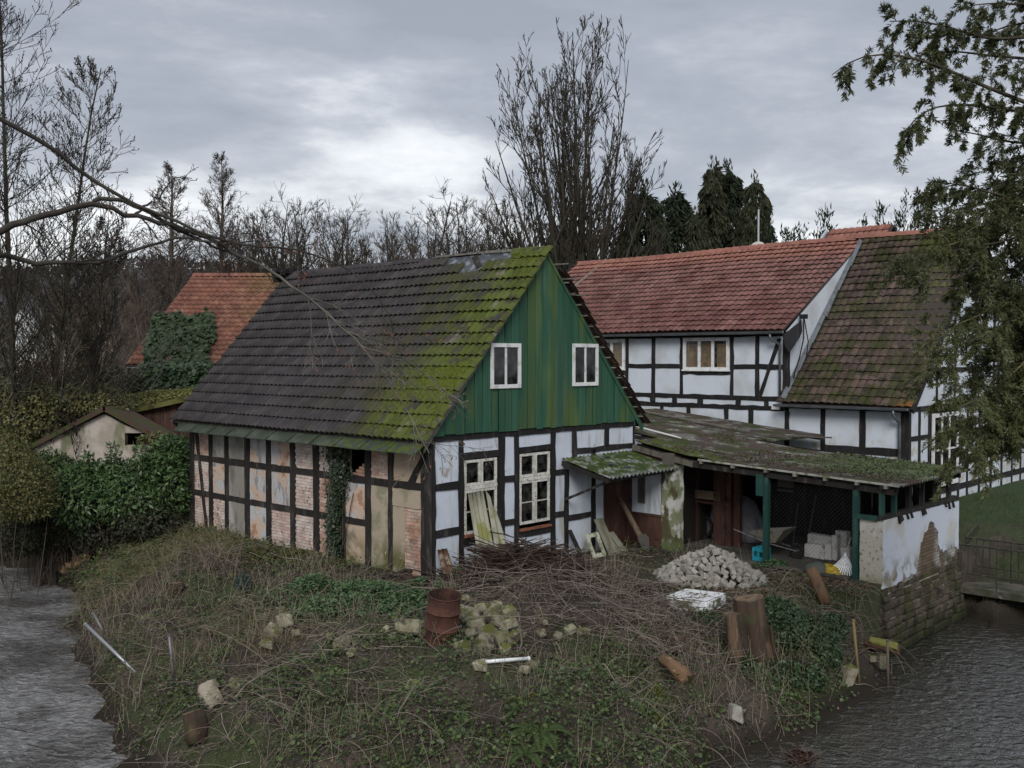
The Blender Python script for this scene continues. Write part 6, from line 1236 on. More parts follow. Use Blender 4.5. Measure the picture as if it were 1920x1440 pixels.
def yew_mesh(seed, H, n):
    global NR
    NR = np.random.default_rng(seed); A = Acc(); nb = 70; a = NR.uniform(0, 6.283, nb); el = NR.uniform(.3, 1.5, nb); D = np.stack([np.cos(a) * np.cos(el), np.sin(a) * np.cos(el), np.sin(el)], 1); p = run(np.tile([[0, 0, H * .3]], (nb, 1)), D, H * NR.uniform(.45, .72, nb), 8, .15, .06)
    A.add(*tubes(p, np.full((nb, 8), .03) * np.linspace(1, .3, 8), 3)); k = NR.integers(2, 8, n); b = NR.integers(0, nb, n); P = p[b, k] + NR.normal(size=(n, 3)) * .12; T = nrm(p[b, k] - p[b, k - 1])
    A.add(*leaf_quads(P, nrm(T + rnd_unit(n) * .8), rnd_unit(n), NR.uniform(.14, .32, n), NR.uniform(.04, .09, n))); return A
yw = yew_mesh(6, 8, 11000).mesh('yew_crown', con_m); YT = Acc().add(*tubes(np.array([[[0, 0, -.5], [0, 0, 1.5], [0, 0, 3.]]]), np.array([[.25, .2, .12]]), 8)).mesh('yew_trunk', bk_dark)
for k, (px, py, Y, lb) in enumerate(((1545, 400, 66, 'spiky yew behind the red ridge, left of the pointed spruce'), (1690, 370, 70, 'pointed spruce behind the ridge of the mossy roof'), (1745, 405, 74, 'small dark evergreen at the right end of the ridge'), (1500, 432, 72, 'low yew between the bare tree and the spiky yew'))):
    h = top_h(py, Y); tree('yew_tree', lb, pxX(px, Y), Y, h / 8.2, (YT, yw), k * 1.7, z=-.5, group='evergreens behind the long ridge', sx=.62 if k == 1 else .72)
# ------------------------------------------------------------------ ground cover on the bank
def scatter(n, x0, x1, y0, y1, dens=None):
    X = NR.uniform(x0, x1, n); Y = NR.uniform(y0, y1, n)
    if dens is not None:
        k = NR.random(n) < dens(X, Y); X, Y = X[k], Y[k]
    Zz = ground(X, Y); k = Zz > WZ + .03; U = (X - HC[0]) * HU[0] + (Y - HC[1]) * HU[1]; V = (X - HC[0]) * HV[0] + (Y - HC[1]) * HV[1]
    k &= ~((U > -.08) & (U < 7.5) & (V > -.08) & (V < 10.6)) & ~((U > 6.85) & (V > -7.1) & (U < 17.5) & (V < 7))
    return np.stack([X[k], Y[k], Zz[k]], 1)
def gauss(px, py, rx, ry):
    p = gpt(px, py); return lambda X, Y: np.exp(-((X - p[0]) / rx) ** 2 - ((Y - p[1]) / ry) ** 2)
def stuff(name, A, m, label, cat, smooth=False):
    o = ob(name, A.mesh(name, m, smooth), kind='stuff'); o['label'] = label; o['category'] = cat; return o
def nz(s, o=0): return lambda X, Y: fbm(X * s + o, Y * s + o * 2, 3)
def flat_leaves(P, lo, hi, w=.6, lift=.03, tilt=.5):
    n = len(P); a = NR.uniform(0, 6.283, n); D = nrm(np.stack([np.cos(a), np.sin(a), NR.normal(0, tilt * .6, n)], 1)); N = nrm(np.stack([NR.normal(0, tilt, n), NR.normal(0, tilt, n) - .25, np.ones(n)], 1)); L = NR.uniform(lo, hi, n)
    Q = P.copy(); Q[:, 2] += NR.uniform(0, lift, n); return leaf_quads(Q, D, N, L, L * NR.uniform(w * .7, w * 1.3, n))
NR = np.random.default_rng(77)
# brown leaf litter
dl = lambda X, Y: np.clip((nz(.9, 3)(X, Y) - .25) * 2.4, .25, 1)
P = scatter(125000, -14, 9.5, 12.6, 30, dl); lit = Acc().add(*flat_leaves(P, .03, .075, .6, .035, .6))
stuff('leaf_litter', lit, leafmat('dead_leaves', [(.034, .027, .022), (.066, .052, .042), (.105, .082, .066), (.15, .122, .10), (.085, .058, .046), (.23, .19, .16)], rough=.9, spec=.1, trans=.1), 'brown fallen leaves strewn over the bank and yard', 'leaf litter')
# ivy and low green cover
iv = lambda X, Y: np.clip((nz(.55, 11)(X, Y) - .43) * 5, 0, 1) * np.where(Y < 17.5 + .25 * np.abs(X), 1, .25) + 1.2 * gauss(1080, 1360, 3.4, 1.7)(X, Y) * (nz(1.1, 5)(X, Y) > .45) + .8 * gauss(1500, 1230, 1.0, 1.1)(X, Y) + .7 * gauss(230, 1030, 3.2, 3.6)(X, Y)
P = scatter(260000, -14, 9.5, 12.6, 30.5, iv); gcov = Acc().add(*flat_leaves(P, .035, .085, .85, .20, .8))
stuff('ivy_ground_cover', gcov, leafmat('ivy_leaves', [(.018, .034, .014), (.040, .068, .022), (.065, .100, .030), (.095, .128, .040), (.045, .068, .030)], rough=.5, spec=.35, trans=.15), 'low dark green ivy creeping over the front of the bank', 'ivy')
# weeds: brighter leafy patch in front of the side wall
def patch(name, label, cat, spots, n, lo, hi, m, h=.22):
    A = Acc()
    for (px, py, rx, ry, w) in spots:
        c0 = gpt(px, py); k = int(n * w); q = NR.normal(size=(k, 2)) * .55; X = c0[0] + q[:, 0] * rx; Y = c0[1] + q[:, 1] * ry; k_ = nz(2.4, 7)(X, Y) > .36; X, Y = X[k_], Y[k_]; q = q[k_]
        Zz = ground(X, Y) + NR.uniform(0, 1, len(X)) * h * np.exp(-(q ** 2).sum(1) * .6); P = np.stack([X, Y, Zz], 1); A.add(*flat_leaves(P, lo, hi, .6, .02, .7))
    return stuff(name, A, m, label, cat)
net = leafmat('nettle_leaves', [(.036, .074, .034), (.060, .115, .050), (.09, .155, .068), (.12, .19, .09)], rough=.6, spec=.3, trans=.2)
patch('nettle_patch', 'spreading patch of fresh green nettles below the brick wall', 'nettles', [(590, 1105, .9, .45, .25), (680, 1120, 1.0, .5, .32), (760, 1140, .9, .5, .25), (640, 1140, 1.1, .6, .25), (800, 1105, .4, .3, .08)], 15000, .05, .10, net, .26)
patch('nettle_clump', 'small clump of green nettles at the foot of the white gable', 'nettles', [(870, 1090, .5, .28, .6), (925, 1078, .3, .2, .3)], 4200, .05, .10, net, .28)
patch('weed_clump', 'small green weeds at the foot of the shed post', 'weeds', [(1450, 1062, .35, .2, .7), (1115, 1083, .2, .15, .2)], 1300, .04, .08, net, .16)
patch('creeping_weeds', 'scattered yellowish green weeds between wall and bank', 'weeds', [(500, 1050, .9, .5, .5), (460, 1020, .5, .4, .3), (640, 1060, .5, .2, .2), (560, 1040, .5, .3, .2)], 5000, .03, .07, leafmat('yellow_green_weeds', [(.05, .06, .015), (.08, .09, .02), (.11, .11, .035)], rough=.7, trans=.2), .12)
# brambles: arching stems over the whole slope
P = scatter(9000, -10.5, 8.5, 12.9, 22.5, lambda X, Y: .6 * np.clip((nz(.6, 41)(X, Y) - .46) * 6, 0, 1) * (1 - np.clip(gauss(680, 1120, 1.5, .6)(X, Y) * 1.3 + gauss(925, 1185, .75, .6)(X, Y) + gauss(1480, 1200, .9, .7)(X, Y), 0, .95))); n_ = len(P); a = NR.uniform(0, 6.283, n_); D = nrm(np.stack([np.cos(a), np.sin(a), NR.uniform(.6, 1.6, n_)], 1)); p = run(P, D, NR.uniform(.4, 1.3, n_), 8, -2.2, .07); p[:, :, 2] = np.maximum(p[:, :, 2], ground(p[:, :, 0], p[:, :, 1]) + .01)
stuff('brambles', Acc().add(*tubes(p, np.full((n_, 8), .0052) * np.linspace(1, .5, 8), 3)), leafmat('bramble_stems', [(.11, .08, .075), (.20, .16, .14), (.28, .235, .19), (.15, .145, .085), (.36, .30, .22)], rough=.8, spec=.15, trans=0), 'arching dead bramble stems tangled over the bank', 'brambles')
P = scatter(26000, -10.5, 8.5, 12.9, 21.5, lambda X, Y: .8 * np.clip((nz(.8, 51)(X, Y) - .42) * 5, 0, 1) * (1 - np.clip(1.5 * gauss(925, 1185, .9, .6)(X, Y) + gauss(770, 1195, .5, .5)(X, Y), 0, 1))); A = Acc().add(*flat_leaves(P, .03, .06, .7, .30, .9)); stuff('bramble_leaves', A, leafmat('bramble_leaf', [(.035, .05, .018), (.06, .078, .026), (.09, .10, .035), (.10, .075, .045)], rough=.6, trans=.2), 'small green bramble leaves among the stems on the bank', 'brambles')
patch('moss_cushions', 'bright moss cushions dotted over the lower bank', 'moss', [(1235, 1300, .25, .15, .2), (990, 1310, .3, .2, .2), (610, 1270, .25, .15, .15), (470, 1165, .3, .2, .15), (1230, 1345, .2, .1, .15), (1510, 1275, .2, .2, .15)], 5000, .02, .045, leafmat('bank_moss', [(.07, .085, .012), (.11, .13, .02)], rough=.9, trans=.1), .06)
# ivy bush around and right of the stump
def leaf_blob(A, c, r, n, lo, hi, w=.75, shell=.55):
    d = rnd_unit(n); lump = .75 + .5 * (fbm(d[:, 0] * 2.1 + c[0], d[:, 1] * 2.1 + d[:, 2] * 1.7 + c[1], 3)); rr = NR.uniform(shell, 1, n) ** .6 * lump; P = np.array(c) + d * rr[:, None] * np.array(r); D = nrm(d * .6 + rnd_unit(n) * .8 - np.array([0, 0, .35])); N = nrm(d + rnd_unit(n) * .5 + np.array([0, 0, .5])); L = NR.uniform(lo, hi, n)
    A.add(*leaf_quads(P, D, N, L, L * NR.uniform(w * .7, w * 1.2, n)))
def bush(name, label, blobs, lo, hi, m, w=.75, stems=10, group=None, cat='bush'):
    c0 = blobs[0][0]; base = np.array([c0[0], c0[1], gz(c0[0], c0[1]) - .05]); t = thing(name, label, cat, base, group=group); A, S = Acc(), Acc()
    for c, r, n in blobs:
        leaf_blob(A, np.array(c) - base, r, n, lo, hi, w)
        k = stems; tip = np.array(c) - base + NR.normal(size=(k, 3)) * np.array(r) * .5; b0 = np.stack([NR.normal(0, r[0] * .25, k) + c[0] - base[0], NR.normal(0, r[1] * .25, k) + c[1] - base[1], np.full(k, -.1)], 1); s = np.linspace(0, 1, 5)[None, :, None]
        S.add(*tubes(b0[:, None] * (1 - s) + tip[:, None] * s + NR.normal(size=(k, 5, 3)) * .04, np.full((k, 5), .018) * np.linspace(1, .4, 5), 4))
    ob('stems', S.mesh('stems', bk_brown), t); ob('foliage', A.mesh('foliage', m), t); return t
ivm = leafmat('ivy_bush_leaves', [(.016, .034, .016), (.030, .058, .024), (.048, .085, .034), (.07, .11, .045)], rough=.45, spec=.4, trans=.15)
def gb3(px, py, dz): p = gpt(px, py); return (p[0], p[1], p[2] + dz)
bush('ivy_bush', 'leafy ivy bush growing right of the tall stump', [(gb3(1480, 1195, .15), (.55, .5, .42), 4200), (gb3(1530, 1225, .1), (.5, .5, .38), 3600), (gb3(1450, 1160, .1), (.4, .4, .35), 2600), (gb3(1500, 1270, .0), (.45, .4, .3), 2200), (gb3(1555, 1180, .05), (.4, .4, .25), 1500)], .035, .085, ivm, stems=8)
bush('ivy_tuft', 'dark ivy covering the foot of the tall stump', [(gb3(1400, 1255, .05), (.35, .3, .25), 1500), (gb3(1440, 1270, .05), (.35, .3, .25), 1400), (gb3(1330, 1165, .05), (.3, .22, .15), 800)], .03, .07, ivm, stems=4)
bush('blue_green_spurge', 'small blue-green tuft beside the dry stems on the bank', [(gb3(457, 1115, .18), (.16, .16, .26), 700)], .06, .11, leafmat('spurge', [(.025, .055, .05), (.04, .08, .075)], rough=.6), w=.22, stems=6)
# ivy climbing the side wall
def ivy_wall():
    t = hthing('wall_ivy', 'ivy climbing the brick wall up to the eaves beside the hole', 'ivy', -.1, 3.3, -.1); n = 4200; z = NR.uniform(-.25, 2.85, n); cen = 3.32 + .12 * np.sin(z * 2.2); wd = np.interp(z, [-.3, .2, 1.2, 2.2, 2.85], [.55, .24, .22, .36, .48]); v = cen + NR.normal(0, 1, n) * wd * .55
    P = np.stack([-.03 - NR.uniform(0, .14, n), v, z], 1) - np.array(MB.off); N = nrm(np.array([-1., 0, .4]) + rnd_unit(n) * .55); D = nrm(np.stack([NR.normal(-.2, .3, n), NR.normal(0, .7, n), NR.normal(-.5, .5, n)], 1)); L = NR.uniform(.045, .095, n)
    A = Acc().add(*leaf_quads(P, D, N, L, L * .85)); ob('foliage', A.mesh('foliage', leafmat('wall_ivy_leaves', [(.012, .022, .012), (.022, .038, .018), (.038, .055, .028), (.06, .072, .045)], rough=.45, spec=.45, trans=.1)), t)
    k = 9; b0 = np.stack([np.full(k, -.04), 3.3 + NR.normal(0, .12, k), np.full(k, -.2)], 1); tp = np.stack([np.full(k, -.05), 3.35 + NR.normal(0, .3, k), NR.uniform(1.5, 2.8, k)], 1); s = np.linspace(0, 1, 8)[None, :, None]; ob('stems', Acc().add(*tubes(b0[:, None] * (1 - s) + tp[:, None] * s + NR.normal(size=(k, 8, 3)) * np.array([.005, .03, .01]) - np.array(MB.off), np.full((k, 8), .014), 4)).mesh('stems', bk_brown), t); MB.off = (0.0, 0.0, 0.0)
ivy_wall()
# fern fronds
def fern(label, px, py, L0, nf):
    p = gpt(px, py); t = thing('fern', label, 'fern', p); m = leafmat('fern_green', [(.05, .085, .02), (.075, .12, .03)], rough=.6, trans=.25)
    for k in range(nf):
        a = k * 6.283 / nf + R.uniform(-.3, .3); A = Acc(); s = np.linspace(0, 1, 22); X = np.cos(a) * L0 * s; Y = np.sin(a) * L0 * s; Zz = L0 * (.9 * s - 1.0 * s ** 2); sp = np.stack([X, Y, Zz + .02], 1); A.add(*tubes(sp[None], np.full((1, 22), .004), 3))
        T = nrm(np.gradient(sp, axis=0)); S = np.array([-math.sin(a), math.cos(a), 0]); ln = L0 * .26 * np.sin(np.pi * np.clip(s * .92 + .08, 0, 1)) ** .8
        for sg in (1, -1): A.add(*leaf_quads(sp[2:], nrm(S * sg + T[2:] * .5), nrm(np.cross(T[2:], S * sg) * sg + np.array([0, 0, .3])), ln[2:], np.full(20, L0 * .05)))
        ob('frond', A.mesh('frond', m), t)
fern('fresh green fern on the lower bank in front', 1010, 1385, .55, 7); fern('smaller fern lower down beside the fresh one', 985, 1425, .4, 6)
# dry grass and stems
def blades(P, lo, hi, r, trop, wig, K=5, spread=.8):
    n = len(P); D = nrm(np.stack([NR.normal(0, spread, n), NR.normal(0, spread, n), np.ones(n)], 1)); p = run(P, D, NR.uniform(lo, hi, n), K, trop, wig); return tubes(p, np.full((n, K), r) * np.linspace(1, .4, K), 3)
P = scatter(96000, -13, -3.5, 14.0, 30, lambda X, Y: .55 * gauss(370, 1030, 1.6, 1.6)(X, Y) + .4 * gauss(280, 1060, 2.2, 2.6)(X, Y) + .25 * gauss(420, 1200, 2, 1.6)(X, Y)); stuff('dry_grass', Acc().add(*blades(P, .2, .7, .005, -1.7, .12)), leafmat('dry_grass_blades', [(.13, .11, .06), (.22, .19, .11), (.10, .10, .045), (.30, .25, .15)], rough=.8, trans=.1), 'dry drooping grass and stalks on the left bank', 'dry grass')
P = scatter(16000, -10.5, 9, 12.8, 22, lambda X, Y: .5 * np.clip((nz(.8, 31)(X, Y) - .42) * 4, 0, 1)); stuff('bank_grass', Acc().add(*blades(P, .08, .28, .004, -1.0, .12)), leafmat('bank_grass_blades', [(.035, .05, .016), (.06, .075, .024), (.10, .085, .05), (.07, .055, .035)], rough=.8, trans=.1), 'sparse grass growing through the litter on the bank', 'grass')
# dead upright stalks in clumps, and reddish leaves drifted up before the shed
P = scatter(17000, -10.5, 8.0, 13.2, 24, lambda X, Y: .5 * np.clip((nz(.9, 61)(X, Y) - .54) * 9, 0, 1) * (1 - np.clip(1.6 * gauss(925, 1180, 1.1, .8)(X, Y) + 1.3 * gauss(680, 1120, 1.4, .6)(X, Y) + gauss(770, 1195, .5, .5)(X, Y), 0, 1)) + .5 * gauss(300, 1130, 1.4, 1.2)(X, Y)); stuff('dead_stalks', Acc().add(*blades(P, .25, .85, .005, -.35, .06, 5, .3)), leafmat('dead_stalk', [(.12, .10, .075), (.21, .175, .125), (.29, .245, .18), (.08, .062, .05)], rough=.85, trans=0), 'dead upright weed stalks in clumps over the bank', 'dead stalks')
P = scatter(16000, 3.5, 9, 17.5, 23, lambda X, Y: np.clip(gauss(1520, 1095, 1.2, .55)(X, Y) + .5 * gauss(1400, 1110, .9, .4)(X, Y), 0, 1)); stuff('drifted_leaves', Acc().add(*flat_leaves(P, .04, .085, .6, .06, .7)), leafmat('red_brown_leaves', [(.05, .03, .024), (.10, .055, .04), (.15, .08, .055), (.19, .12, .085)], rough=.9, trans=.1), 'reddish brown leaves drifted up before the open shed', 'leaf litter')
# loose twigs everywhere on the slope
def twigs(n, dens, lo, hi, r0, r1, lift=.12, region=(-11, 9.3, 12.8, 25)):
    P = scatter(n, *region, dens); n = len(P); a = NR.uniform(0, 6.283, n); D = nrm(np.stack([np.cos(a), np.sin(a), NR.normal(.05, .18, n)], 1)); P = P + np.array([0, 0, 1]) * NR.uniform(0, lift, (n, 1)); p = run(P, D, NR.uniform(lo, hi, n), 6, -.15, .16); p[:, :, 2] = np.maximum(p[:, :, 2], ground(p[:, :, 0], p[:, :, 1]) + .006); return tubes(p, NR.uniform(r0, r1, n)[:, None] * np.linspace(1, .4, 6)[None], 3)
tw_m = leafmat('twig_bark', [(.06, .046, .04), (.12, .098, .085), (.19, .158, .138), (.29, .245, .21), (.10, .07, .062)], rough=.85, spec=.15, trans=0)
clear = lambda X, Y: 1 - np.clip(gauss(680, 1120, 1.5, .6)(X, Y) * 1.3 + gauss(925, 1185, .75, .6)(X, Y) * 1.1 + gauss(1480, 1200, .9, .7)(X, Y), 0, .95)
stuff('loose_twigs', Acc().add(*twigs(9000, lambda X, Y: clear(X, Y) * .9 * (.06 + .8 * np.clip((nz(.75, 19)(X, Y) - .47) * 6, 0, 1)), .25, 1.2, .004, .010, .16)), tw_m, 'thin grey twigs littering the whole bank', 'twigs')
bp = gpt(1060, 1130)
dense = lambda X, Y: np.clip(gauss(1040, 1120, 1.9, .9)(X, Y) + .8 * gauss(1130, 1150, 1.6, .8)(X, Y) + .6 * gauss(560, 1255, 1.2, .5)(X, Y) + .6 * gauss(500, 1340, .9, .6)(X, Y) + .7 * gauss(1230, 1180, 1.4, .8)(X, Y) + .5 * gauss(400, 1060, 1.0, .8)(X, Y), 0, 1)
pc = gpt(985, 1092); n_ = 1900; q = NR.normal(size=(n_, 2)) * np.array([.9, .42]); hh = .85 * np.exp(-(q[:, 0] / .95) ** 2 - (q[:, 1] / .5) ** 2); X = pc[0] + q[:, 0]; Y = pc[1] + q[:, 1] * .9 + q[:, 0] * -.1; a = NR.normal(0, .55, n_) + np.pi * (NR.random(n_) < .5); P = np.stack([X, Y, ground(X, Y) + hh * NR.random(n_) ** .6 + .02], 1); D = nrm(np.stack([np.cos(a), np.sin(a) * .8, NR.normal(0, .16, n_)], 1)); L = NR.uniform(.5, 1.9, n_); p = run(P - D * L[:, None] * .5, D, L, 7, -.1, .07); p[:, :, 2] = np.maximum(p[:, :, 2], ground(p[:, :, 0], p[:, :, 1]) + .02)
stuff('brushwood_pile', Acc().add(*tubes(p, NR.uniform(.006, .019, n_)[:, None] * np.linspace(1, .45, 7)[None], 4)), leafmat('pile_sticks', [(.022, .017, .015), (.045, .032, .027), (.075, .052, .042), (.035, .024, .020), (.12, .095, .08)], rough=.85, spec=.15, trans=0), 'dark pile of cut brushwood sticks heaped before the gable', 'brushwood')
stuff('brushwood_twigs', Acc().add(*twigs(13000, dense, .4, 1.6, .004, .011, .38)), tw_m, 'tangled fine twigs heaped over the brushwood pile', 'twigs')
# each larger branch of the brushwood pile is a thing of its own
BR = [((720, 1090), (1010, 1055), .05, 'thick dark bough running from the drum to the brushwood top'), ((850, 1125), (1010, 1095), .055, 'thick black bough low in the brushwood by the drum'), ((860, 1112), (960, 1075), .05, 'dark bough lying under the cement sheets'), ((990, 1085), (1250, 1230), .03, 'long pale branch reaching from the brushwood to the stump'), ((1010, 1060), (1180, 1180), .02, 'arched branch over the right side of the brushwood'),
      ((980, 1065), (1140, 1072), .022, 'straight stick lying across the top of the brushwood'), ((955, 1062), (1090, 1050), .018, 'thin stick on the crest of the brushwood'), ((1000, 1075), (1170, 1120), .02, 'slanting stick on the right of the brushwood crest'), ((940, 1040), (1060, 1090), .02, 'stick slanting down from the gable into the brushwood'), ((1040, 1100), (1210, 1110), .018, 'level stick right of the brushwood middle'), ((900, 1135), (1060, 1105), .018, 'reddish stick low at the left of the brushwood'), ((1100, 1065), (1280, 1090), .012, 'thin pale stick pointing to the white tray'),
      ((1190, 1165), (1250, 1205), .022, 'barkless yellow stick lying beside the stump'), ((470, 1258), (690, 1185), .016, 'long grey bent branch across the front of the bank'), ((480, 1275), (665, 1215), .022, 'reddish brown branch below the bent grey one'), ((975, 1220), (973, 1145), .018, 'pale upright stick rising from the rubble'), ((960, 1222), (1120, 1185), .02, 'reddish branch along the foot of the rubble stones'), ((735, 1360), (805, 1270), .016, 'light branch standing low on the front bank'), ((420, 1080), (330, 975), .012, 'long bare stem arching from the dry grass'), ((440, 1085), (300, 990), .012, 'second long stem arching from the dry grass'),
      ((250, 1330), (300, 1210), .010, 'yellowish shoot rising by the upright stake'), ((262, 1330), (285, 1195), .010, 'taller yellowish shoot beside the upright stake'), ((255, 1335), (232, 1215), .010, 'left yellowish shoot of the clump by the stake'), ((1050, 1030), (1000, 1075), .045, 'charred log end poking out of the brushwood'), ((1120, 1140), (1300, 1150), .012, 'thin twig lying before the white tray'), ((830, 1100), (900, 1130), .03, 'short dark stick behind the rusty drum'), ((1290, 1115), (1150, 1085), .016, 'pale lath left of the white tray'), ((1470, 1095), (1600, 1080), .012, 'pale twig on the leaves before the shed'), ((1440, 1110), (1560, 1070), .010, 'thin branch crossing the leaves before the shed'), ((870, 1375), (980, 1330), .010, 'thin cane on the lower middle bank')]
for k, ((x0, y0), (x1, y1), r, lb) in enumerate(BR):
    A_, B_ = gpt(x0, y0), gpt(x1, y1); up_ = 'rising' in lb or 'upright' in lb or 'standing' in lb or 'arching' in lb or 'shoot' in lb
    if up_: B_ = aty(x1, y1, A_[1] + .15)
    L_ = np.linalg.norm(B_ - A_); n = 9; s = np.linspace(0, 1, n)[:, None]; lift = (.30 * np.exp(-((A_[0] * (1 - s) + B_[0] * s - bp[0]) / 1.4) ** 2) + .03 + .05 * np.sin(s * np.pi) * min(L_, 2)) if not up_ else .12 * np.sin(s * np.pi)
    pts = A_ * (1 - s) + B_ * s + NR.normal(size=(n, 3)) * .025 * min(L_, 2); pts[:, 2:] += lift * 1.0
    if not up_: pts[:, 2] = np.maximum(pts[:, 2], ground(pts[:, 0], pts[:, 1]) + r * .7)
    t = thing('branch', lb, 'branch', A_, group='branches lying on the bank'); rel = (pts - A_)[None]; ob('main_stem', Acc().add(*tubes(rel, np.full((1, n), r) * np.linspace(1, .45, n), 7)).mesh('stem', [M['timber_weathered'], bk_grey, bk_brown][0 if r > .035 else (1 if 'pale' in lb or 'grey' in lb or 'yellow' in lb or 'light' in lb else 2)], True), t)
    q = children(rel, np.full((1, n), r), np.array([L_]), 5, .2, 1, 35, 12, .3, .45); ob('side_twigs', Acc().add(*tubes(run(q[0], q[1], q[2], 5, 0, .12), taper_r(q[3], 5), 4)).mesh('twigs', bk_brown), t, kind='stuff')
# debris in the water
p = np.array(atz(1500, 1425, WZ)); t = thing('driftwood_clump', 'dark clump of driftwood and leaves caught in the right stream', 'driftwood', p); q = rnd_unit(60); q[:, 2] = np.abs(q[:, 2]) * .4; ob('twig_mass', Acc().add(*tubes(run(NR.normal(size=(60, 3)) * np.array([.14, .14, .03]), q, NR.uniform(.15, .4, 60), 4, -.2, .15), np.full((60, 4), .01), 4)).mesh('twigs', bk_brown), t); A = Acc(); leaf_blob(A, (0, 0, .04), (.2, .2, .12), 300, .04, .09); ob('leaves', A.mesh('leaves', mat('wet_leaf', (.05, .025, .018), rough=.5)), t)
p = np.array(atz(1460, 1385, WZ)); rod('floating_stick', 'thin dark stick lying at the edge of the right stream', 'stick', p, p + np.array([.75, .55, .12]), .014, bk_brown, 5)
for (px, py, lb) in ((130, 1405, 'bare twig trailing in the left water'), (60, 1370, 'thin long twig bent over the left water'), (170, 1425, 'forked twig at the near left water edge')):
    p = np.array(atz(px, py, WZ)) + np.array([0, 0, .03]); t = thing('water_twig', lb, 'twig', p, group='twigs over the left water'); q0 = run(np.array([[-.7, 0, .05]]), nrm(np.array([[1., -.25, -.02]])), np.array([1.7]), 8, .05, .06); ob('main_stem', Acc().add(*tubes(q0, np.full((1, 8), .009) * np.linspace(1, .4, 8), 4)).mesh('stem', bk_dark), t); q = children(q0, np.full((1, 8), .008), np.array([1.5]), 7, .2, 1, 40, 10, .3, .6); ob('side_twigs', Acc().add(*tubes(run(q[0], q[1], q[2], 4, .2, .1), taper_r(q[3], 4), 3)).mesh('twigs', bk_dark), t, kind='stuff')
# mosses, leaves and plants on the shed roof
def shed_roof_growth():
    n = 14000; u = NR.uniform(7.05, 11.1, n); v = NR.uniform(-7.3, -.4, n); k = (fbm(u * 1.2 + 4, v * 1.2, 3) > .47 - .1 * (v < -5)); u, v = u[k], v[k]; z = np.array([rz_(q) for q in v]) + .045; P = np.stack([u, v, z], 1) - np.array([SH_U, WALL_V, 0])
    g = (v < -4.2 + NR.normal(0, .6, len(v))) & (u > 7.7 + NR.normal(0, .25, len(v))) & (NR.random(len(v)) < .75); A = Acc().add(*flat_leaves(P[g], .03, .07, .7, .06, .8)); ob('roof_plants', A.mesh('roof_plants', leafmat('stonecrop', [(.045, .065, .022), (.075, .10, .038), (.10, .125, .055)], rough=.7, trans=.1)), srf, kind='stuff')
    b = ~g; A = Acc().add(*flat_leaves(P[b], .03, .065, .6, .03, .6)); ob('roof_litter', A.mesh('roof_litter', leafmat('roof_leaf_litter', [(.045, .030, .026), (.075, .050, .042), (.05, .055, .02), (.10, .075, .06)], rough=.9, trans=0)), srf, kind='stuff')
shed_roof_growth()
# ------------------------------------------------------------------ buildings in the left background
NR = np.random.default_rng(401)
def W3(px, py, Y): p = aty(px, py, Y); return (float(p[0]), float(p[1]), float(p[2]))
barn = thing('ivy_clad_barn', 'barn with steep red tiled roof half covered in ivy, left background', 'barn', (pxX(380, 44), 44, -.4))
bo = np.array([pxX(380, 44), 44, -.4]); L0 = lambda p: tuple(np.array(p) - bo)
E0, E1 = np.array(W3(236, 684, 42)), np.array(W3(236, 684, 42)) + np.array([11.5, 1.2, 0]); R0 = np.array(W3(362, 517, 46.2)); R1 = R0 + np.array([10.5, 1.1, .1])
ax = (E1 - E0) / np.linalg.norm(E1 - E0); sl_ = R0 - E0; sl_ = sl_ - ax * (sl_ @ ax) * 0; 
stone_ = mat('ochre_rubble_wall', (.24, .19, .13), [((.13, .10, .07), {'n': 4, 'lo': .45, 'hi': .65})], rough=.95, bump=(10, .8))
MB().hexa([L0(E0 + [.5, .5, -6]), L0(E1 + [-.5, .5, -6]), L0(R1 + [0, 4, -11]), L0(R0 + [0, 4, -11]), L0(E0 + [.5, .5, -.1]), L0(E1 + [-.5, .5, -.1]), L0(R1 + [0, 4, -4.2]), L0(R0 + [0, 4, -4.2])]).build('wall', stone_, barn)
bdk = np.array([0, 0, -.06])
brf = MB().hexa([L0(E0 + bdk), L0(E1 + bdk), L0(R1 + bdk), L0(R0 + bdk), L0(E0), L0(E1), L0(R1), L0(R0)]).hexa([L0(R0 + bdk), L0(R1 + bdk), L0(R1 + [0, 4.2, -4.1]), L0(R0 + [-1, 4.2, -4.1]), L0(R0), L0(R1), L0(R1 + [0, 4.2, -4]), L0(R0 + [-1, 4.2, -4])]).build('roof', dk, barn)
MB().add([L0(E0 + [0, 0, -.05]), L0(R0 + [0, 0, -.05]), L0(R0 + [-1, 4.2, -4]), L0(E0 + [.4, 8.4, -.1])], [(0, 1, 2), (0, 2, 3)]).build('gable_side', stone_, barn)
rows = 20; SV = R0 - E0
tb = mat('orange_red_tile', (0.20, 0.088, 0.062), [((0.14, 0.064, 0.050), {'n': .9, 'lo': .42, 'hi': .62}), ((0.26, 0.13, 0.09), {'n': 2.2, 'lo': .5, 'hi': .65, 'off': 4}), ((0.15, 0.10, 0.045), [{'n': .6, 'lo': .35, 'hi': .6, 'off': 2}, {'ax': (1, 0, 0), 'lo': -13.5, 'hi': -10}]), ((0.07, 0.05, 0.04), {'n': 5, 'lo': .62, 'hi': .72})], rough=.88, rnd=.15, bump=(30, .4))
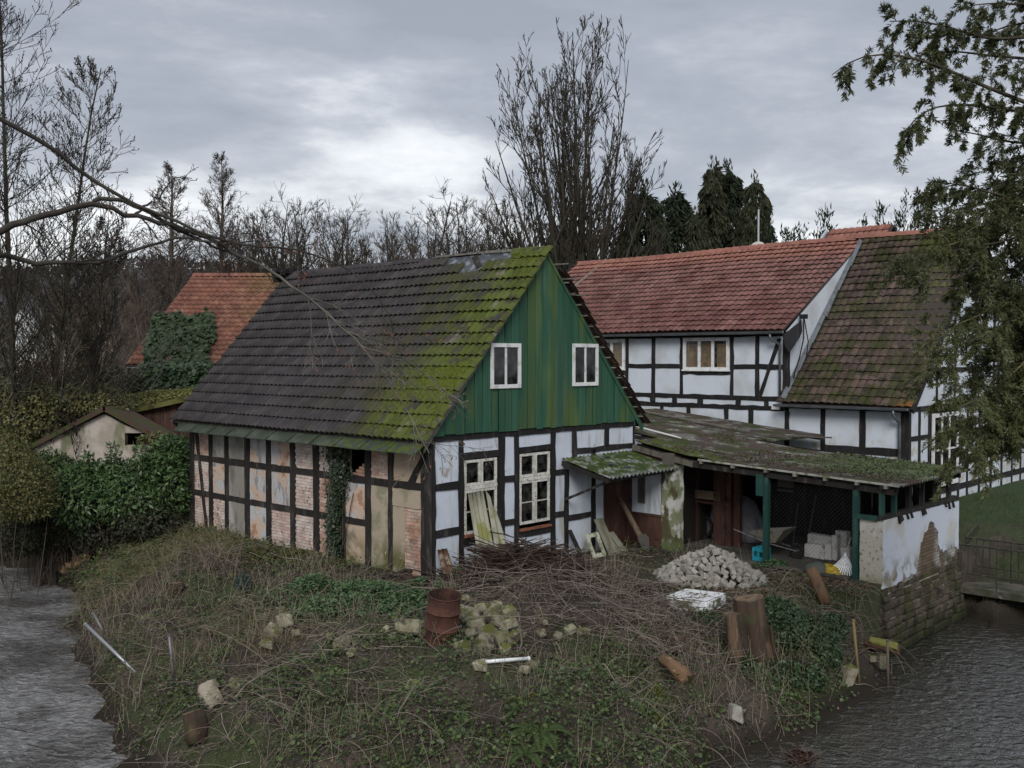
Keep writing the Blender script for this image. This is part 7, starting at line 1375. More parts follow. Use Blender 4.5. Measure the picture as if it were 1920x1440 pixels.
for r in range(rows):
    p, q = E0 + SV * (r / rows), E0 + SV * ((r + 1.08) / rows); e = E1 - E0; up_ = np.array([0, -.05, .07]); n = 46; b = MB()
    for k in range(n):
        a0, a1 = k / n, (k + 1) / n; w0 = .05 * math.sin(r * .6) * .3
        A0, A1, B0, B1 = p + e * a0 + up_, p + e * a1 + up_, q + e * a0, q + e * a1; m0 = (A0 + A1) / 2 + np.array([0, -.02, .05]); m1 = (B0 + B1) / 2 + np.array([0, -.02, .05]); i = len(b.v)
        b.v += [L0(A0), L0(m0), L0(A1), L0(B0), L0(m1), L0(B1), L0(A0 - [0, 0, .06]), L0(m0 - [0, 0, .06]), L0(A1 - [0, 0, .06])]; b.f += [(i, i + 1, i + 4, i + 3), (i + 1, i + 2, i + 5, i + 4), (i + 6, i + 7, i + 1, i), (i + 7, i + 8, i + 2, i + 1)]
    b.build('tile_course', tb, brf)
for k in range(26): t0 = k / 26; p = R0 + (R1 - R0) * t0; MB().prism([(-.16, -.08), (0, .07), (.16, -.08)], lambda a, z, d: L0(p + np.array([d, a, z + .06])), 0, .42).build('ridge_tile', tb, brf)
iv2 = leafmat('barn_ivy_leaves', [(.018, .034, .015), (.035, .058, .024), (.055, .085, .036)], rough=.5, spec=.35, trans=.1)
n = 9000; a_ = NR.random(n); s_ = NR.random(n); PX = np.interp(a_, [0, 1], [262, 420]); PY = np.interp(s_, [0, 1], [585, 700])
nzv = fbm(PX * .03, PY * .03, 4); inside_ = (PX > 275 - (PY - 690) * .22 - nzv * 30 + 10) & (PX < 418 - nzv * 50) & (PY > 592 + nzv * 22 - 6) & ~((PX > 310) & (PX < 332) & (PY > 668) & (PY < 686)); PX, PY = PX[inside_], PY[inside_]
e_ = E1 - E0; nn_ = np.cross(e_, SV); Q = []
for x, y in zip(PX, PY):
    d = ray(x, y); t = ((E0 - CAM) @ nn_) / (d @ nn_); Q.append(CAM + d * t)
Q = np.array(Q); n = len(Q); Q = Q + np.array([0, -.7, .7]) * NR.uniform(.06, .38, n)[:, None]; N = nrm(np.array([0, -.8, .7]) + rnd_unit(n) * .5); D = nrm(np.stack([NR.normal(0, .6, n), NR.normal(-.3, .3, n), NR.normal(-.6, .4, n)], 1)); L = NR.uniform(.14, .30, n)
ivt = thing('roof_ivy', 'thick ivy spreading up the red barn roof', 'ivy', bo); V_, F_ = leaf_quads(Q - bo, D, N, L, L * .9); A = Acc().add(V_, F_); n = 5200; PX = NR.uniform(268, 395, n); PY = NR.uniform(686, 742, n); Q = np.array([aty(x, y, 41.6) for x, y in zip(PX, PY)]) + NR.normal(size=(n, 3)) * .12
L = NR.uniform(.14, .28, n); V_, F_ = leaf_quads(Q - bo, nrm(np.stack([NR.normal(0, .5, n), NR.normal(-.4, .3, n), NR.normal(-.6, .3, n)], 1)), nrm(np.array([0, -1., .5]) + rnd_unit(n) * .6), L, L * .9); ob('roof_foliage', A.mesh('foliage', iv2), ivt); ob('hanging_foliage', Acc().add(V_, F_).mesh('foliage', ivm), ivt)
MB().tube([L0(W3(238, 690, 41.7)), L0(W3(330, 693, 41.8))], .05, 6).build('gutter', M['zinc'], barn); MB().tube([L0(W3(238, 692, 41.7)), L0(W3(238, 735, 41.7))], .05, 6).build('downpipe', M['zinc'], barn)
# plank shed with a moss-grown roof
ps = thing('plank_shed', 'low shed of dark red planks with a moss-grown roof', 'shed', (pxX(290, 35), 35, -.3)); po = np.array([pxX(290, 35), 35, -.3]); L1_ = lambda p: tuple(np.array(p) - po)
rp = [W3(120, 752, 36.5), W3(238, 768, 33.6), W3(372, 739, 33.4), W3(372, 729, 38), W3(205, 733, 39)]
m_moss = mat('moss_roof', (.085, .088, .024), [((.14, .135, .045), {'n': 1.5, 'lo': .45, 'hi': .62}), ((.055, .055, .02), {'n': 4, 'lo': .5, 'hi': .65, 'off': 3})], rough=.95, bump=(22, 1))
MB().prism([(i, 0) for i in range(5)], lambda a, z, d: tuple(np.array(L1_(rp[int(a)])) - np.array([0, 0, d])), 0, .16).build('roof', m_moss, ps)
A_, B_ = np.array(W3(238, 770, 33.8)), np.array(W3(375, 745, 33.8)); n = 22
plk = mat('dark_red_planks', (.075, .040, .032), [((.12, .075, .06), {'n': 5, 'lo': .45, 'hi': .7, 'st': (1, 1, .2)}), ((.035, .022, .02), {'n': 4, 'lo': .5, 'hi': .7, 'off': 4})], rough=.9, rnd=.25)
for k in range(n):
    p, q = A_ + (B_ - A_) * (k / n), A_ + (B_ - A_) * ((k + .93) / n); MB().hexa([L1_((p[0], p[1], -.4)), L1_((q[0], q[1], -.4)), L1_((q[0], q[1] + .04, -.4)), L1_((p[0], p[1] + .04, -.4)), L1_((p[0], p[1], p[2] - .05)), L1_((q[0], q[1], q[2] - .05)), L1_((q[0], q[1] + .04, q[2] - .05)), L1_((p[0], p[1] + .04, p[2] - .05))]).build('plank', plk, ps)
n = 4000; a = NR.random(n); b = NR.random(n); q0, q1, q2, q3 = (np.array(rp[i]) for i in (0, 1, 2, 3)); Q = (q0 * (1 - a)[:, None] + q3 * a[:, None]) * (1 - b)[:, None] + (q1 * (1 - a)[:, None] + q2 * a[:, None]) * b[:, None] + np.array([0, 0, .03]); ob('moss', Acc().add(*flat_leaves(Q - po, .05, .13, .7, .05, .7)).mesh('moss', leafmat('shed_moss', [(.07, .08, .018), (.12, .125, .03), (.17, .16, .06)], rough=.9, trans=.1)), ps, kind='stuff')
# small rendered outbuilding with a black window hole
wo = thing('rendered_outbuilding', 'small pale rendered outbuilding with a black window hole, behind the laurels', 'outbuilding', (pxX(200, 30.5), 30.5, -.3)); oo = np.array([pxX(200, 30.5), 30.5, -.3]); L2_ = lambda p: tuple(np.array(p) - oo)
pw = mat('pinkish_old_render', (.42, .37, .33), [((.30, .26, .22), {'n': 1.4, 'lo': .45, 'hi': .65}), ((.16, .16, .10), {'n': 2.2, 'lo': .54, 'hi': .66, 'st': (1, 1, .4), 'off': 3})], rough=.95, bump=(10, .6))
def wall_poly(pts, Y, th, name, m, par, off): return MB().prism([(p[0], p[1]) for p in pts], lambda a, b, d: tuple(np.array(W3(a, b, Y)) + np.array([0, d, 0]) - off), 0, th).build(name, m, par)
for k, q in enumerate(([(58, 842), (195, 776), (234, 797), (234, 960), (58, 960)], [(234, 797), (278, 820 - 6), (278, 812), (234, 812)], [(234, 835), (278, 835), (278, 960), (234, 960)], [(278, 814), (322, 838), (322, 960), (278, 960)])): wall_poly(q, 30.5, .25, 'wall' if k == 0 else 'wall_piece', pw, wo, oo)
wall_poly([(232, 810), (280, 810), (280, 838), (232, 838)], 31.4, .1, 'dark_interior', M['dark'], wo, oo)
for a, b in (((50, 846), (197, 770)), ((193, 770), (332, 845))):
    A_, B_ = np.array(W3(*a, 30.3)), np.array(W3(*b, 30.3)); MB().hexa([L2_(A_), L2_(B_), L2_(B_ + [0, 1.3, 0]), L2_(A_ + [0, 1.3, 0]), L2_(A_ + [0, 0, .16]), L2_(B_ + [0, 0, .16]), L2_(B_ + [0, 1.3, .16]), L2_(A_ + [0, 1.3, .16])]).build('roof_slope', mat('rotten_tile_edge', (.07, .045, .035), [((.05, .06, .02), {'n': 3, 'lo': .45, 'hi': .6})], rough=.95, bump=(14, 1)), wo)
# far houses
def far_house(label, px0, px1, pe, pr, Y, wm_, rm_, gx=.5, pb=None):
    x0, x1 = pxX(px0, Y), pxX(px1, Y); ze, zr = W3(0, pe, Y)[2], W3(0, pr, Y)[2]; xm = x0 + (x1 - x0) * gx; t = thing('distant_house', label, 'house', (xm, Y, -1)); o = np.array([xm, Y, -1.])
    MB().prism([(x0, -1), (x1, -1), (x1, ze), (xm, zr), (x0, ze)], lambda a, z, d: (a - o[0], d, z + 1), 0, 9).build('wall', wm_, t)
    for s, xa in ((-1, x0 - .4), (1, x1 + .4)): MB().hexa([(xa - o[0], -.4, ze + .75), (xm - o[0], -.4, zr + 1.05), (xm - o[0], 9.4, zr + 1.05), (xa - o[0], 9.4, ze + .75), (xa - o[0], -.4, ze + .95), (xm - o[0], -.4, zr + 1.25), (xm - o[0], 9.4, zr + 1.25), (xa - o[0], 9.4, ze + .95)]).build('roof', rm_, t)
    w = (x1 - x0) * .14
    for k in range(2):
        cx_ = x0 + (x1 - x0) * (.3 + .4 * k); f = MB().box(cx_ - w / 2 - o[0], cx_ + w / 2 - o[0], -.06, .02, ze - .2, ze + .9).build('window', M['wframe'], t); MB().box(cx_ - w * .38 - o[0], cx_ + w * .38 - o[0], -.08, -.062, ze - .05, ze + .75).build('pane', M['dark'], f)
pal = mat('pale_far_wall', (.36, .31, .25), rough=.95); grf = mat('grey_far_roof', (.10, .10, .105), rough=.9); whf = mat('white_far_wall', (.50, .52, .54), rough=.9)
far_house('distant pale house with grey roof, seen through the twigs on the left', 158, 212, 632, 596, 115, pal, grf); far_house('distant white house at the far left edge', 18, 70, 600, 576, 170, whf, grf); far_house('distant white cottage right of the far left white house', 92, 130, 612, 590, 160, whf, mat('far_red_roof', (.16, .07, .05), rough=.9))

# ------------------------------------------------------------------ shrubs on the left bank
def B3(px, py, Y): return W3(px, py, Y)
laur = leafmat('laurel_leaves', [(.016, .036, .012), (.034, .070, .022), (.055, .105, .034), (.085, .14, .05), (.10, .15, .06)], rough=.42, spec=.32, trans=.15)
LG = 'laurel hedge on the left bank'
bush('cherry_laurel', 'glossy dark green laurel bush below the outbuilding window', [(B3(250, 925, 28.4), (1.2, 1.1, .95), 4200), (B3(205, 900, 28.6), (.9, .9, .55), 2200), (B3(285, 885, 28.7), (.5, .6, .5), 1300), (B3(215, 862, 28.3), (.2, .2, .5), 220), (B3(262, 858, 28.3), (.18, .2, .45), 180)], .10, .2, laur, w=.42, group=LG)
bush('cherry_laurel', 'glossy laurel bush nearest the corner of the brick wall', [(B3(320, 905, 28.9), (.75, 1.0, 1.25), 3400), (B3(325, 850, 29.2), (.6, .8, .55), 1600)], .10, .2, laur, w=.42, group=LG)
bush('cherry_laurel', 'glossy laurel bush in the middle of the left hedge', [(B3(160, 925, 28.3), (1.2, 1.1, .95), 4200), (B3(140, 905, 28.8), (1.1, .9, .55), 2400), (B3(165, 868, 28.4), (.16, .2, .4), 160), (B3(120, 872, 28.5), (.2, .2, .3), 160)], .10, .2, laur, w=.42, group=LG)
bush('cherry_laurel', 'glossy laurel bush at the left end of the hedge', [(B3(85, 910, 28.4), (1.0, 1.0, 1.0), 3200), (B3(75, 895, 28.6), (.8, .8, .55), 1600), (B3(95, 862, 28.4), (.18, .2, .35), 140)], .10, .2, laur, w=.42, group=LG)
oliv = leafmat('olive_leaves', [(.045, .052, .018), (.085, .092, .028), (.125, .122, .040), (.16, .135, .055)], rough=.6, trans=.2)
bush('privet_bush', 'yellowish olive bush at the left edge above the water', [(B3(35, 905, 26.5), (1.0, .9, .9), 4200), (B3(10, 870, 26.3), (.9, .8, .9), 3000), (B3(60, 940, 26.6), (.7, .7, .5), 1500), (B3(-20, 940, 26), (.8, .8, .7), 1500)], .05, .11, oliv, w=.5, stems=1)
dkb = leafmat('dark_undergrowth_leaves', [(.010, .016, .008), (.020, .028, .012), (.034, .036, .018), (.045, .034, .022)], rough=.7, trans=.1)
bush('bramble_thicket', 'dark bramble thicket hanging over the far left water edge', [(B3(90, 990, 28.8), (1.6, .9, .7), 3600), (B3(190, 985, 28.6), (1.4, .9, .65), 3000), (B3(20, 1000, 28.0), (1.2, .8, .7), 2600), (B3(270, 975, 28.0), (1.0, .8, .5), 2000)], .06, .13, dkb, w=.6, cat='brambles', stems=5)
ivt2 = leafmat('thicket_ivy_leaves', [(.045, .055, .018), (.085, .10, .028), (.125, .135, .042), (.16, .14, .055), (.07, .055, .028)], rough=.55, trans=.15)
bush('ivy_thicket', 'mound of olive ivy and creepers burying the outbuilding roof', [(B3(120, 745, 31.8), (1.9, 1.3, .62), 5200), (B3(60, 780, 31.3), (1.5, 1.2, .75), 4200), (B3(185, 760, 31.5), (1.1, 1.0, .34), 2200), (B3(20, 740, 32), (1.3, 1.2, .9), 3600), (B3(0, 835, 30), (.9, .9, .5), 1800), (B3(290, 822, 30.2), (.5, .5, .16), 500)], .06, .13, ivt2, w=.75, cat='ivy')
bush('russet_shrub', 'small russet-leaved shrub on top of the ivy mound', [(B3(85, 705, 34), (1.0, .8, .5), 900), (B3(60, 692, 34), (.8, .8, .35), 500)], .06, .12, leafmat('russet_leaves', [(.10, .045, .02), (.15, .07, .03), (.07, .045, .02)], rough=.8), w=.7)
bush('garden_shrub', 'dark shrub between the ivy mound and the barn wall', [(B3(190, 715, 38), (1.4, 1, .6), 2200), (B3(225, 722, 38), (1.0, .8, .5), 1600)], .09, .2, dkb, w=.5)

# leafless shrubs and saplings in the left middle distance
def shrub_mesh(seed, H, ns, m):
    global NR
    NR = np.random.default_rng(seed); A = Acc(); a = NR.uniform(0, 6.283, ns); el = np.radians(NR.uniform(45, 88, ns)); D = np.stack([np.cos(a) * np.cos(el), np.sin(a) * np.cos(el), np.sin(el)], 1); L = H * NR.uniform(.65, 1.05, ns); p = run(NR.normal(size=(ns, 3)) * np.array([.35, .35, 0]), D, L, 9, .1, .07); r = np.full((ns, 9), H * .0042) * np.linspace(1, .2, 9); st = Acc().add(*tubes(p, r, 5))
    P, D, L2, r2 = children(p, r, L, 9, .2, 1, 32, 12, .35, .55); p2 = run(P, D, L2, 5, .2, .09); r2 = np.maximum(taper_r(r2, 5, .3), H * .0009); A.add(*tubes(p2, r2, 3)); P, D, L3, r3 = children(p2, r2, L2, 5, .2, 1, 35, 12, .5, .6); A.add(*tubes(run(P, D, L3, 4, .1, .1), np.maximum(taper_r(r3, 4, .4), H * .0007), 3)); return st.mesh('stems', m, True), A.mesh('twigs', m)
def shrub(label, x, y, s, ms, rz, grp): t = thing('bare_shrub', label, 'shrub', (x, y, gz(x, y) - .05), rz, grp); t.scale = (s, s, s); ob('stems', ms[0], t); ob('twigs', ms[1], t)
S1 = shrub_mesh(61, 6, 22, bk_grey); S2 = shrub_mesh(62, 5, 26, bark_mat('russet_twigs', (.12, .090, .070), (.17, .13, .10))); S3 = shrub_mesh(63, 5.5, 24, bk_brown)
GS = 'leafless shrubs in the left middle distance'
for k, (px, Y, s, ms, lb) in enumerate(((-25, 31.5, 1.25, S1, 'pale grey-green leafless shrub at the very left edge'), (40, 33.5, 1.15, S1, 'tall pale leafless shrub right of the left-edge one'), (120, 38, 1.2, S1, 'pale leafless shrub above the ivy mound'), (190, 42, 1.2, S2, 'russet leafless shrub left of the barn'), (235, 46, 1.25, S3, 'brown leafless shrub at the barn corner'), (150, 50, 1.5, S2, 'russet leafless shrub farther back left of the barn'), (265, 55, 1.7, S2, 'russet leafless shrub behind the barn roof'), (310, 62, 1.7, S3, 'brown leafless shrub behind the barn ridge'), (210, 62, 1.8, S3, 'brown leafless shrub in the far left gap'), (700, 66, 1.75, S2, 'russet leafless shrub behind the dark roof ridge'), (620, 64, 1.6, S3, 'brown leafless shrub behind the dark roof, left'), (830, 66, 1.75, S3, 'brown leafless shrub below the fan-shaped tree'), (950, 64, 1.75, S3, 'brown leafless shrub left of the poplar foot'), (1020, 66, 1.9, S2, 'russet leafless shrub at the poplar foot'), (1140, 60, 1.7, S3, 'brown leafless shrub right of the poplar foot'), (560, 68, 1.75, S2, 'russet leafless shrub near the broken ridge end'), (480, 66, 1.7, S3, 'brown leafless shrub above the barn ridge'), (760, 70, 1.9, S2, 'russet leafless shrub in the skyline gap'), (890, 70, 2.0, S2, 'russet leafless shrub in the thicket left of the poplar'), (410, 64, 1.6, S2, 'russet leafless shrub at the foot of the tall larch'))): shrub(lb, pxX(px, Y), Y, s, ms, k * 2.1, GS)
# wooded hillside: tree-tops on the far slope
def hillside():
    n = 2600; X = NR.uniform(-330, 330, n); Y = NR.uniform(300, 640, n); Zz = ground(X, Y); A = Acc(); k = 9
    for j in range(k): A.add(*leaf_quads(np.stack([X, Y, Zz], 1) + NR.normal(size=(n, 3)) * np.array([2.2, 2.2, 1.0]) + np.array([0, 0, 3.5]), nrm(rnd_unit(n) + np.array([0, 0, .6])), rnd_unit(n), NR.uniform(1.8, 3.6, n), NR.uniform(1.0, 2.0, n)))
    o = ob('far_woodland', A.mesh('far_woodland', leafmat('far_wood', [(.058, .057, .063), (.072, .069, .072), (.082, .077, .075), (.054, .058, .064)], rough=1, spec=0, trans=0)), kind='stuff'); o['label'] = 'leafless woodland covering the distant hillside'; o['category'] = 'woodland'
hillside()
def meadow():
    n = 34000; X = NR.uniform(-75, 40, n); Y = 30 + 110 * NR.random(n) ** 1.6; U = (X - HC[0]) * HU[0] + (Y - HC[1]) * HU[1]; V = (X - HC[0]) * HV[0] + (Y - HC[1]) * HV[1]; k = ~((U > -1) & (U < 30) & (V > -8) & (V < 16)); P = np.stack([X, Y, ground(X, Y)], 1)[k]; n = len(P); s = (P[:, 1] / 40)
    D = nrm(np.stack([NR.normal(0, .5, n), NR.normal(0, .5, n), np.ones(n)], 1)); o = ob('rough_meadow', Acc().add(*leaf_quads(P, D, rnd_unit(n), NR.uniform(.2, .6, n) * s, NR.uniform(.03, .1, n) * s)).mesh('rough_meadow', leafmat('meadow_tufts', [(.035, .045, .018), (.06, .06, .028), (.08, .065, .04), (.05, .05, .02)], rough=.9, trans=.1)), kind='stuff'); o['label'] = 'rough winter grass and weeds behind the buildings'; o['category'] = 'grass'
    n = 9000; X = NR.uniform(11, 24, n); Y = NR.uniform(24, 36, n); V = (X - HC[0]) * HV[0] + (Y - HC[1]) * HV[1]; k = V < -3.4; P = np.stack([X, Y, ground(X, Y)], 1)[k]; P = P[P[:, 2] > WZ + .1]; o = ob('lawn_grass', Acc().add(*blades(P, .1, .25, .006, -.4, .1, 4, .4)).mesh('lawn_grass', leafmat('lawn_blades', [(.03, .05, .014), (.05, .075, .02), (.07, .085, .03)], rough=.8, trans=.1)), kind='stuff'); o['label'] = 'green grass beside the long house on the right'; o['category'] = 'grass'
meadow()

# ------------------------------------------------------------------ tall alder at the left edge, with cones on its twigs
def alder():
    global NR
    NR = np.random.default_rng(88); x, y = pxX(26, 31), 31.0; t = thing('alder_tree', 'tall leafless alder hung with small dark cones at the left edge', 'tree', (x, y, gz(x, y))); tr, cr, co = Acc(), Acc(), Acc(); H = 19.5
    for bx, hh, ls in ((0, H, .012), (.8, H * .8, .06), (-1.6, H * .95, -.05), (1.7, H * .55, .12)):
        p0 = run(np.array([[bx, 0, -.2]]), nrm(np.array([[ls, 0, 1.]])), np.array([hh]), 12, .1, .02); r0 = taper_r(np.array([.13]), 12, .12); tr.add(*tubes(p0, r0, 8))
        n = 100; tt = NR.uniform(.22, .98, n); P = np.stack([np.interp(tt * 11, np.arange(12), p0[0, :, k]) for k in range(3)], 1); a = NR.uniform(0, 6.283, n); D = nrm(np.stack([np.cos(a), np.sin(a), NR.uniform(.5, 1.3, n)], 1)); L = hh * .26 * (1.08 - tt) ** .6 * NR.uniform(.7, 1.2, n); p1 = run(P, D, L, 7, .55, .06); r1 = np.maximum(taper_r(.035 * (1.1 - tt), 7, .2), .006); cr.add(*tubes(p1, r1, 4))
        P, D, L2, r = children(p1, r1, L, 9, .2, 1, 34, 10, .36, .5); p2 = run(P, D, L2, 5, .4, .09); r2 = np.maximum(taper_r(r, 5, .4), .009); cr.add(*tubes(p2, r2, 3)); P, D, L3, r = children(p2, r2, L2, 3, .2, 1, 36, 10, .5, .7); p3 = run(P, D, np.maximum(L3, .12), 3, .3, .1); cr.add(*tubes(p3, np.full((len(p3), 3), .007), 3))
        q = np.concatenate([p2[:, -1], p3[::2, -1]]); m_ = len(q); co.add(*leaf_quads(q, nrm(rnd_unit(m_) * .5 + np.array([0, 0, .6])), rnd_unit(m_), NR.uniform(.05, .10, m_), NR.uniform(.03, .05, m_), .5))
    ob('trunk', tr.mesh('trunk', bk_dark, True), t); ob('crown', cr.mesh('crown', bk_dark), t); ob('cones', co.mesh('cones', mat('alder_cones', (.025, .018, .015), rough=.9)), t, kind='stuff')
alder()

# ------------------------------------------------------------------ near tree whose boughs cross in from the left
def near_tree():
    global NR
    NR = np.random.default_rng(91); base = np.array([-8.8, 9.6, -.6]); t = thing('overhanging_tree', 'bare tree at left whose long boughs droop across the dark roof', 'tree', base); m1 = bark_mat('smooth_grey_bark', (.12, .115, .095), (.20, .19, .155)); m2 = bark_mat('silhouette_bough', (.040, .035, .030), (.07, .068, .055))  # m2 is darker bark: the boughs' silhouette against the sky put into colour
    ob('trunk', trunk_mesh('trunk', [(0, 0, -.4), (.1, 0, 2), (.0, .1, 4.5), (-.1, .2, 7), (.1, .2, 10)], [.28, .22, .2, .16, .1], 14, .05, 2, m2), t)
    def bough(pix, r0, r1, m, per=10, ratio=.18, n3=4, leafy=False, droop=-.25):
        P = np.array([aty(x, y, Y) for x, y, Y in pix]); d = np.r_[0, np.cumsum(np.linalg.norm(np.diff(P, axis=0), axis=1))]; s = np.linspace(0, d[-1], 26); Q = np.stack([np.interp(s, d, P[:, k]) for k in range(3)], 1)
        for _ in range(2): Q[1:-1] = (Q[:-2] + Q[1:-1] * 2 + Q[2:]) / 4
        Q[1:-1] += NR.normal(size=(24, 3)) * .012; Q = (Q - base)[None]; r = np.linspace(r0, r1, 26)[None]; b = ob('bough', Acc().add(*tubes(Q, r, 8)).mesh('bough', m, True), t)
        A = Acc(); p1 = children(Q, r, np.array([d[-1]]), per, .25, 1, 38, 12, ratio, .40, .3); q1 = run(p1[0], p1[1], p1[2], 8, droop, .10); rr = np.maximum(taper_r(np.minimum(p1[3], .013), 8, .3), .0035); A.add(*tubes(q1, rr, 4)); p2 = children(q1, rr, p1[2], n3, .2, 1, 40, 12, .5, .7); q2 = run(p2[0], p2[1], p2[2], 6, droop, .12); A.add(*tubes(q2, np.maximum(taper_r(p2[3], 6, .5), .0028), 3)); p3 = children(q2, np.full((len(q2), 6), .003), p2[2], 3, .2, 1, 40, 12, .5, .8); q3 = run(p3[0], p3[1], p3[2], 4, droop, .12); A.add(*tubes(q3, np.full((len(q3), 4), .0024), 3)); ob('twigs', A.mesh('twigs', m), b, kind='stuff')
        if leafy:
            e = np.concatenate([q2[:, -1], q3[::3, -1]]); k = NR.choice(len(e), min(len(e), 90), replace=False); e = e[k]; ob('withered_leaves', Acc().add(*leaf_quads(e, nrm(rnd_unit(len(e)) * .4 - np.array([0, 0, 1.])), rnd_unit(len(e)), NR.uniform(.04, .07, len(e)), NR.uniform(.02, .035, len(e)))).mesh('leaves', leafmat('withered_red_leaves', [(.14, .06, .045), (.20, .10, .075)], rough=.9)), b, kind='stuff')
    bough([(-120, 470, 9.9), (0, 432, 10.4), (90, 402, 10.8), (178, 378, 11.2), (250, 407, 11.5), (340, 425, 11.8), (425, 464, 12.1)], .042, .02, m2, 8, .16, 4)
    bough([(420, 462, 12.1), (505, 505, 12.4), (580, 560, 12.7), (640, 610, 12.9), (680, 655, 13.1), (725, 705, 13.2), (765, 775, 13.3), (805, 850, 13.4)], .02, .006, m1, 16, .3, 5, True)
    bough([(-150, 140, 10), (0, 218, 10.6), (60, 252, 10.8), (140, 312, 11.1), (220, 372, 11.4), (300, 400, 11.6), (400, 452, 11.9), (500, 462, 12.2), (580, 470, 12.4), (640, 490, 12.6), (700, 540, 12.8), (740, 620, 12.9)], .030, .005, m2, 12, .15, 4, True)
    bough([(-120, 470, 10.0), (0, 480, 10.6), (100, 492, 11.0), (180, 498, 11.2), (235, 474, 11.4), (290, 455, 11.6), (350, 450, 11.8), (420, 455, 12.0), (520, 450, 12.3)], .034, .006, m2, 10, .14, 4)
    bough([(175, 378, 11.2), (225, 372, 11.4), (285, 400, 11.6), (350, 440, 11.9), (440, 480, 12.2), (520, 520, 12.4)], .026, .006, m2, 7, .18, 4)
    bough([(670, 648, 13.05), (720, 662, 13.2), (770, 680, 13.4), (820, 720, 13.6), (860, 760, 13.8)], .012, .004, m1, 14, .28, 5)
    bough([(245, 405, 11.5), (290, 375, 11.6), (330, 330, 11.8), (360, 335, 11.9)], .016, .004, m2, 5, .3, 3, False, .2)
near_tree()

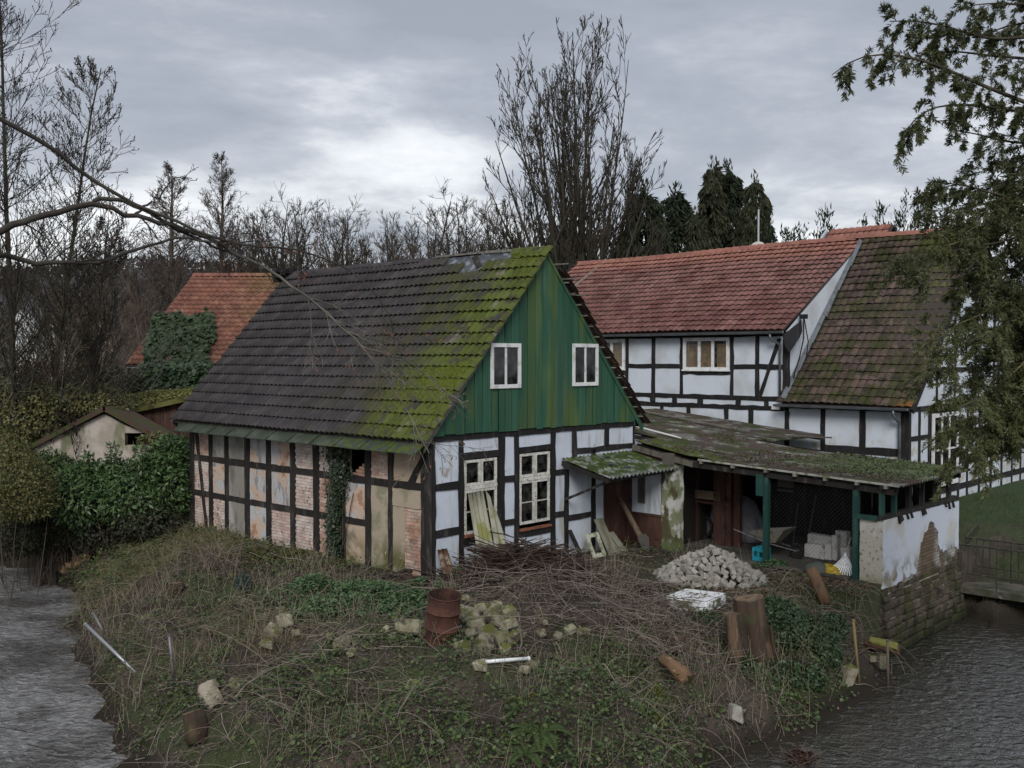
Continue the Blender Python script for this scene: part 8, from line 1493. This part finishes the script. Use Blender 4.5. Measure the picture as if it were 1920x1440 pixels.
# ------------------------------------------------------------------ hemlock at the right edge
def hemlock():
    global NR
    NR = np.random.default_rng(95); base = np.array([9.6, 13.0, -.8]); t = thing('hemlock_tree', 'large dark conifer with drooping sprays filling the right edge', 'conifer', base); mb = bark_mat('conifer_bark', (.045, .036, .028), (.08, .07, .05)); mg = bark_mat('olive_twig', (.13, .125, .06), (.18, .16, .08))
    ob('trunk', trunk_mesh('trunk', [(0, 0, -.5), (0, 0, 3), (.1, 0, 7), (.1, .1, 12)], [.34, .3, .24, .12], 14, .05, 2, mb), t)
    fol = leafmat('hemlock_needles', [(.030, .040, .018), (.054, .068, .026), (.080, .094, .038), (.11, .118, .052)], rough=.55, spec=.3, trans=.2); fol2 = leafmat('hemlock_young_needles', [(.044, .058, .022), (.076, .094, .034), (.11, .125, .048), (.14, .145, .064)], rough=.55, spec=.3, trans=.25)
    def bough(pix, r0, per, ln, dens, m=fol, droop=-1.1, bm_=mb, size=1.0):
        P = np.array([aty(x, y, Y) for x, y, Y in pix]); d = np.r_[0, np.cumsum(np.linalg.norm(np.diff(P, axis=0), axis=1))]; n = 18; s = np.linspace(0, d[-1], n); Q = np.stack([np.interp(s, d, P[:, k]) for k in range(3)], 1)
        for _ in range(2): Q[1:-1] = (Q[:-2] + 2 * Q[1:-1] + Q[2:]) / 4
        Q = (Q - base)[None]; r = np.linspace(r0, .006, n)[None]; b = ob('bough', Acc().add(*tubes(Q, r, 6)).mesh('bough', bm_, True), t)
        k = int(per); p1 = children(Q, r, np.array([1.0]), k, .12, 1, 50, 18, 1, .4, 0); L = ln * NR.uniform(.5, 1.2, k); q1 = run(p1[0], p1[1], L, 7, droop, .10); A = Acc().add(*tubes(q1, np.full((k, 7), .004), 3)); p2 = children(q1, np.full((k, 7), .004), L, 4, .15, .95, 42, 12, .42, .8); q2 = run(p2[0], p2[1], p2[2], 5, droop * .6, .1); A.add(*tubes(q2, np.full((len(q2), 5), .003), 3)); ob('twigs', A.mesh('twigs', bm_), b, kind='stuff')
        A = Acc()
        for q, nl in ((q1, int(dens * 2.6)), (q2, int(dens * 2.0))):
            idx = np.repeat(np.arange(len(q)), nl); K = q.shape[1]; tt = NR.uniform(.1, 1, len(idx)) * (K - 1.001); kk = tt.astype(int); f = (tt - kk)[:, None]; Pp = q[idx, kk] * (1 - f) + q[idx, kk + 1] * f; T = nrm(q[idx, kk + 1] - q[idx, kk]); Nn = nrm(np.cross(T, rnd_unit(len(idx)))); D = nrm(T * .8 + nrm(np.cross(T, Nn)) * NR.choice([-1, 1], len(idx))[:, None] * .7 + rnd_unit(len(idx)) * .3); A.add(*leaf_quads(Pp, D, Nn, NR.uniform(.035, .085, len(idx)) * size, NR.uniform(.009, .018, len(idx)) * size))
        ob('needles', A.mesh('needles', m), b, kind='stuff')
    bough([(2080, 260, 13), (1920, 190, 12.8), (1840, 160, 12.6), (1760, 122, 12.4), (1700, 104, 12.2), (1640, 98, 12.1), (1590, 108, 12.0), (1560, 140, 12)], .035, 46, .38, 17, droop=-1.6)
    bough([(2080, 60, 13), (1920, 70, 13), (1850, 75, 12.9), (1780, 50, 12.8), (1720, 38, 12.7), (1668, 40, 12.6)], .03, 44, .32, 17)
    bough([(2080, 130, 13.2), (1930, 110, 13.1), (1860, 105, 13), (1790, 95, 12.9), (1720, 100, 12.8)], .03, 40, .34, 17)
    bough([(2080, 260, 13.2), (1920, 210, 13), (1850, 200, 12.8), (1790, 193, 12.6), (1730, 205, 12.5), (1695, 245, 12.4), (1682, 275, 12.4)], .028, 40, .40, 17, droop=-1.7)
    bough([(2080, -60, 13), (1920, 10, 13), (1870, 5, 12.8), (1820, 10, 12.7)], .03, 26, .4, 17); bough([(2080, 20, 13.5), (1940, 40, 13.4), (1880, 50, 13.2), (1830, 75, 13.1)], .03, 30, .45, 17)
    bough([(2080, 300, 13.4), (1940, 270, 13.3), (1880, 265, 13.2), (1830, 250, 13.1), (1790, 245, 13)], .028, 40, .5, 18); bough([(2080, 380, 13.2), (1920, 375, 13), (1850, 360, 12.9), (1790, 340, 12.7), (1740, 365, 12.6)], .028, 40, .34, 18)
    bough([(2080, 330, 13.6), (1950, 320, 13.5), (1900, 310, 13.4), (1870, 330, 13.3)], .028, 40, .6, 18)
    for k, (y0, x1, y1, Y) in enumerate(((400, 1800, 400, 12.6), (440, 1740, 470, 12.4), (470, 1690, 490, 12.2), (480, 1810, 520, 12.9), (560, 1790, 610, 12.8), (600, 1760, 660, 12.4), (650, 1800, 700, 12.8), (690, 1780, 770, 12.5), (700, 1850, 740, 12.9), (740, 1820, 800, 12.6), (430, 1880, 440, 13.1), (530, 1880, 560, 13.2), (620, 1880, 650, 13.2), (700, 1900, 800, 13.0), (780, 1880, 850, 12.8), (760, 1790, 850, 12.4), (410, 1840, 430, 12.7))):
        yy = y0 - 60; bough([(2100, yy, Y + .8), (1960, yy + 10, Y + .5), (1900, (yy + y1) / 2, Y + .3), ((1900 + x1) / 2, y1 - 22, Y + .15), (x1, y1, Y)], .024, 34, .75, 24, fol2 if k % 2 else fol, droop=-.9, bm_=mg if k % 3 == 1 else mb)
hemlock()
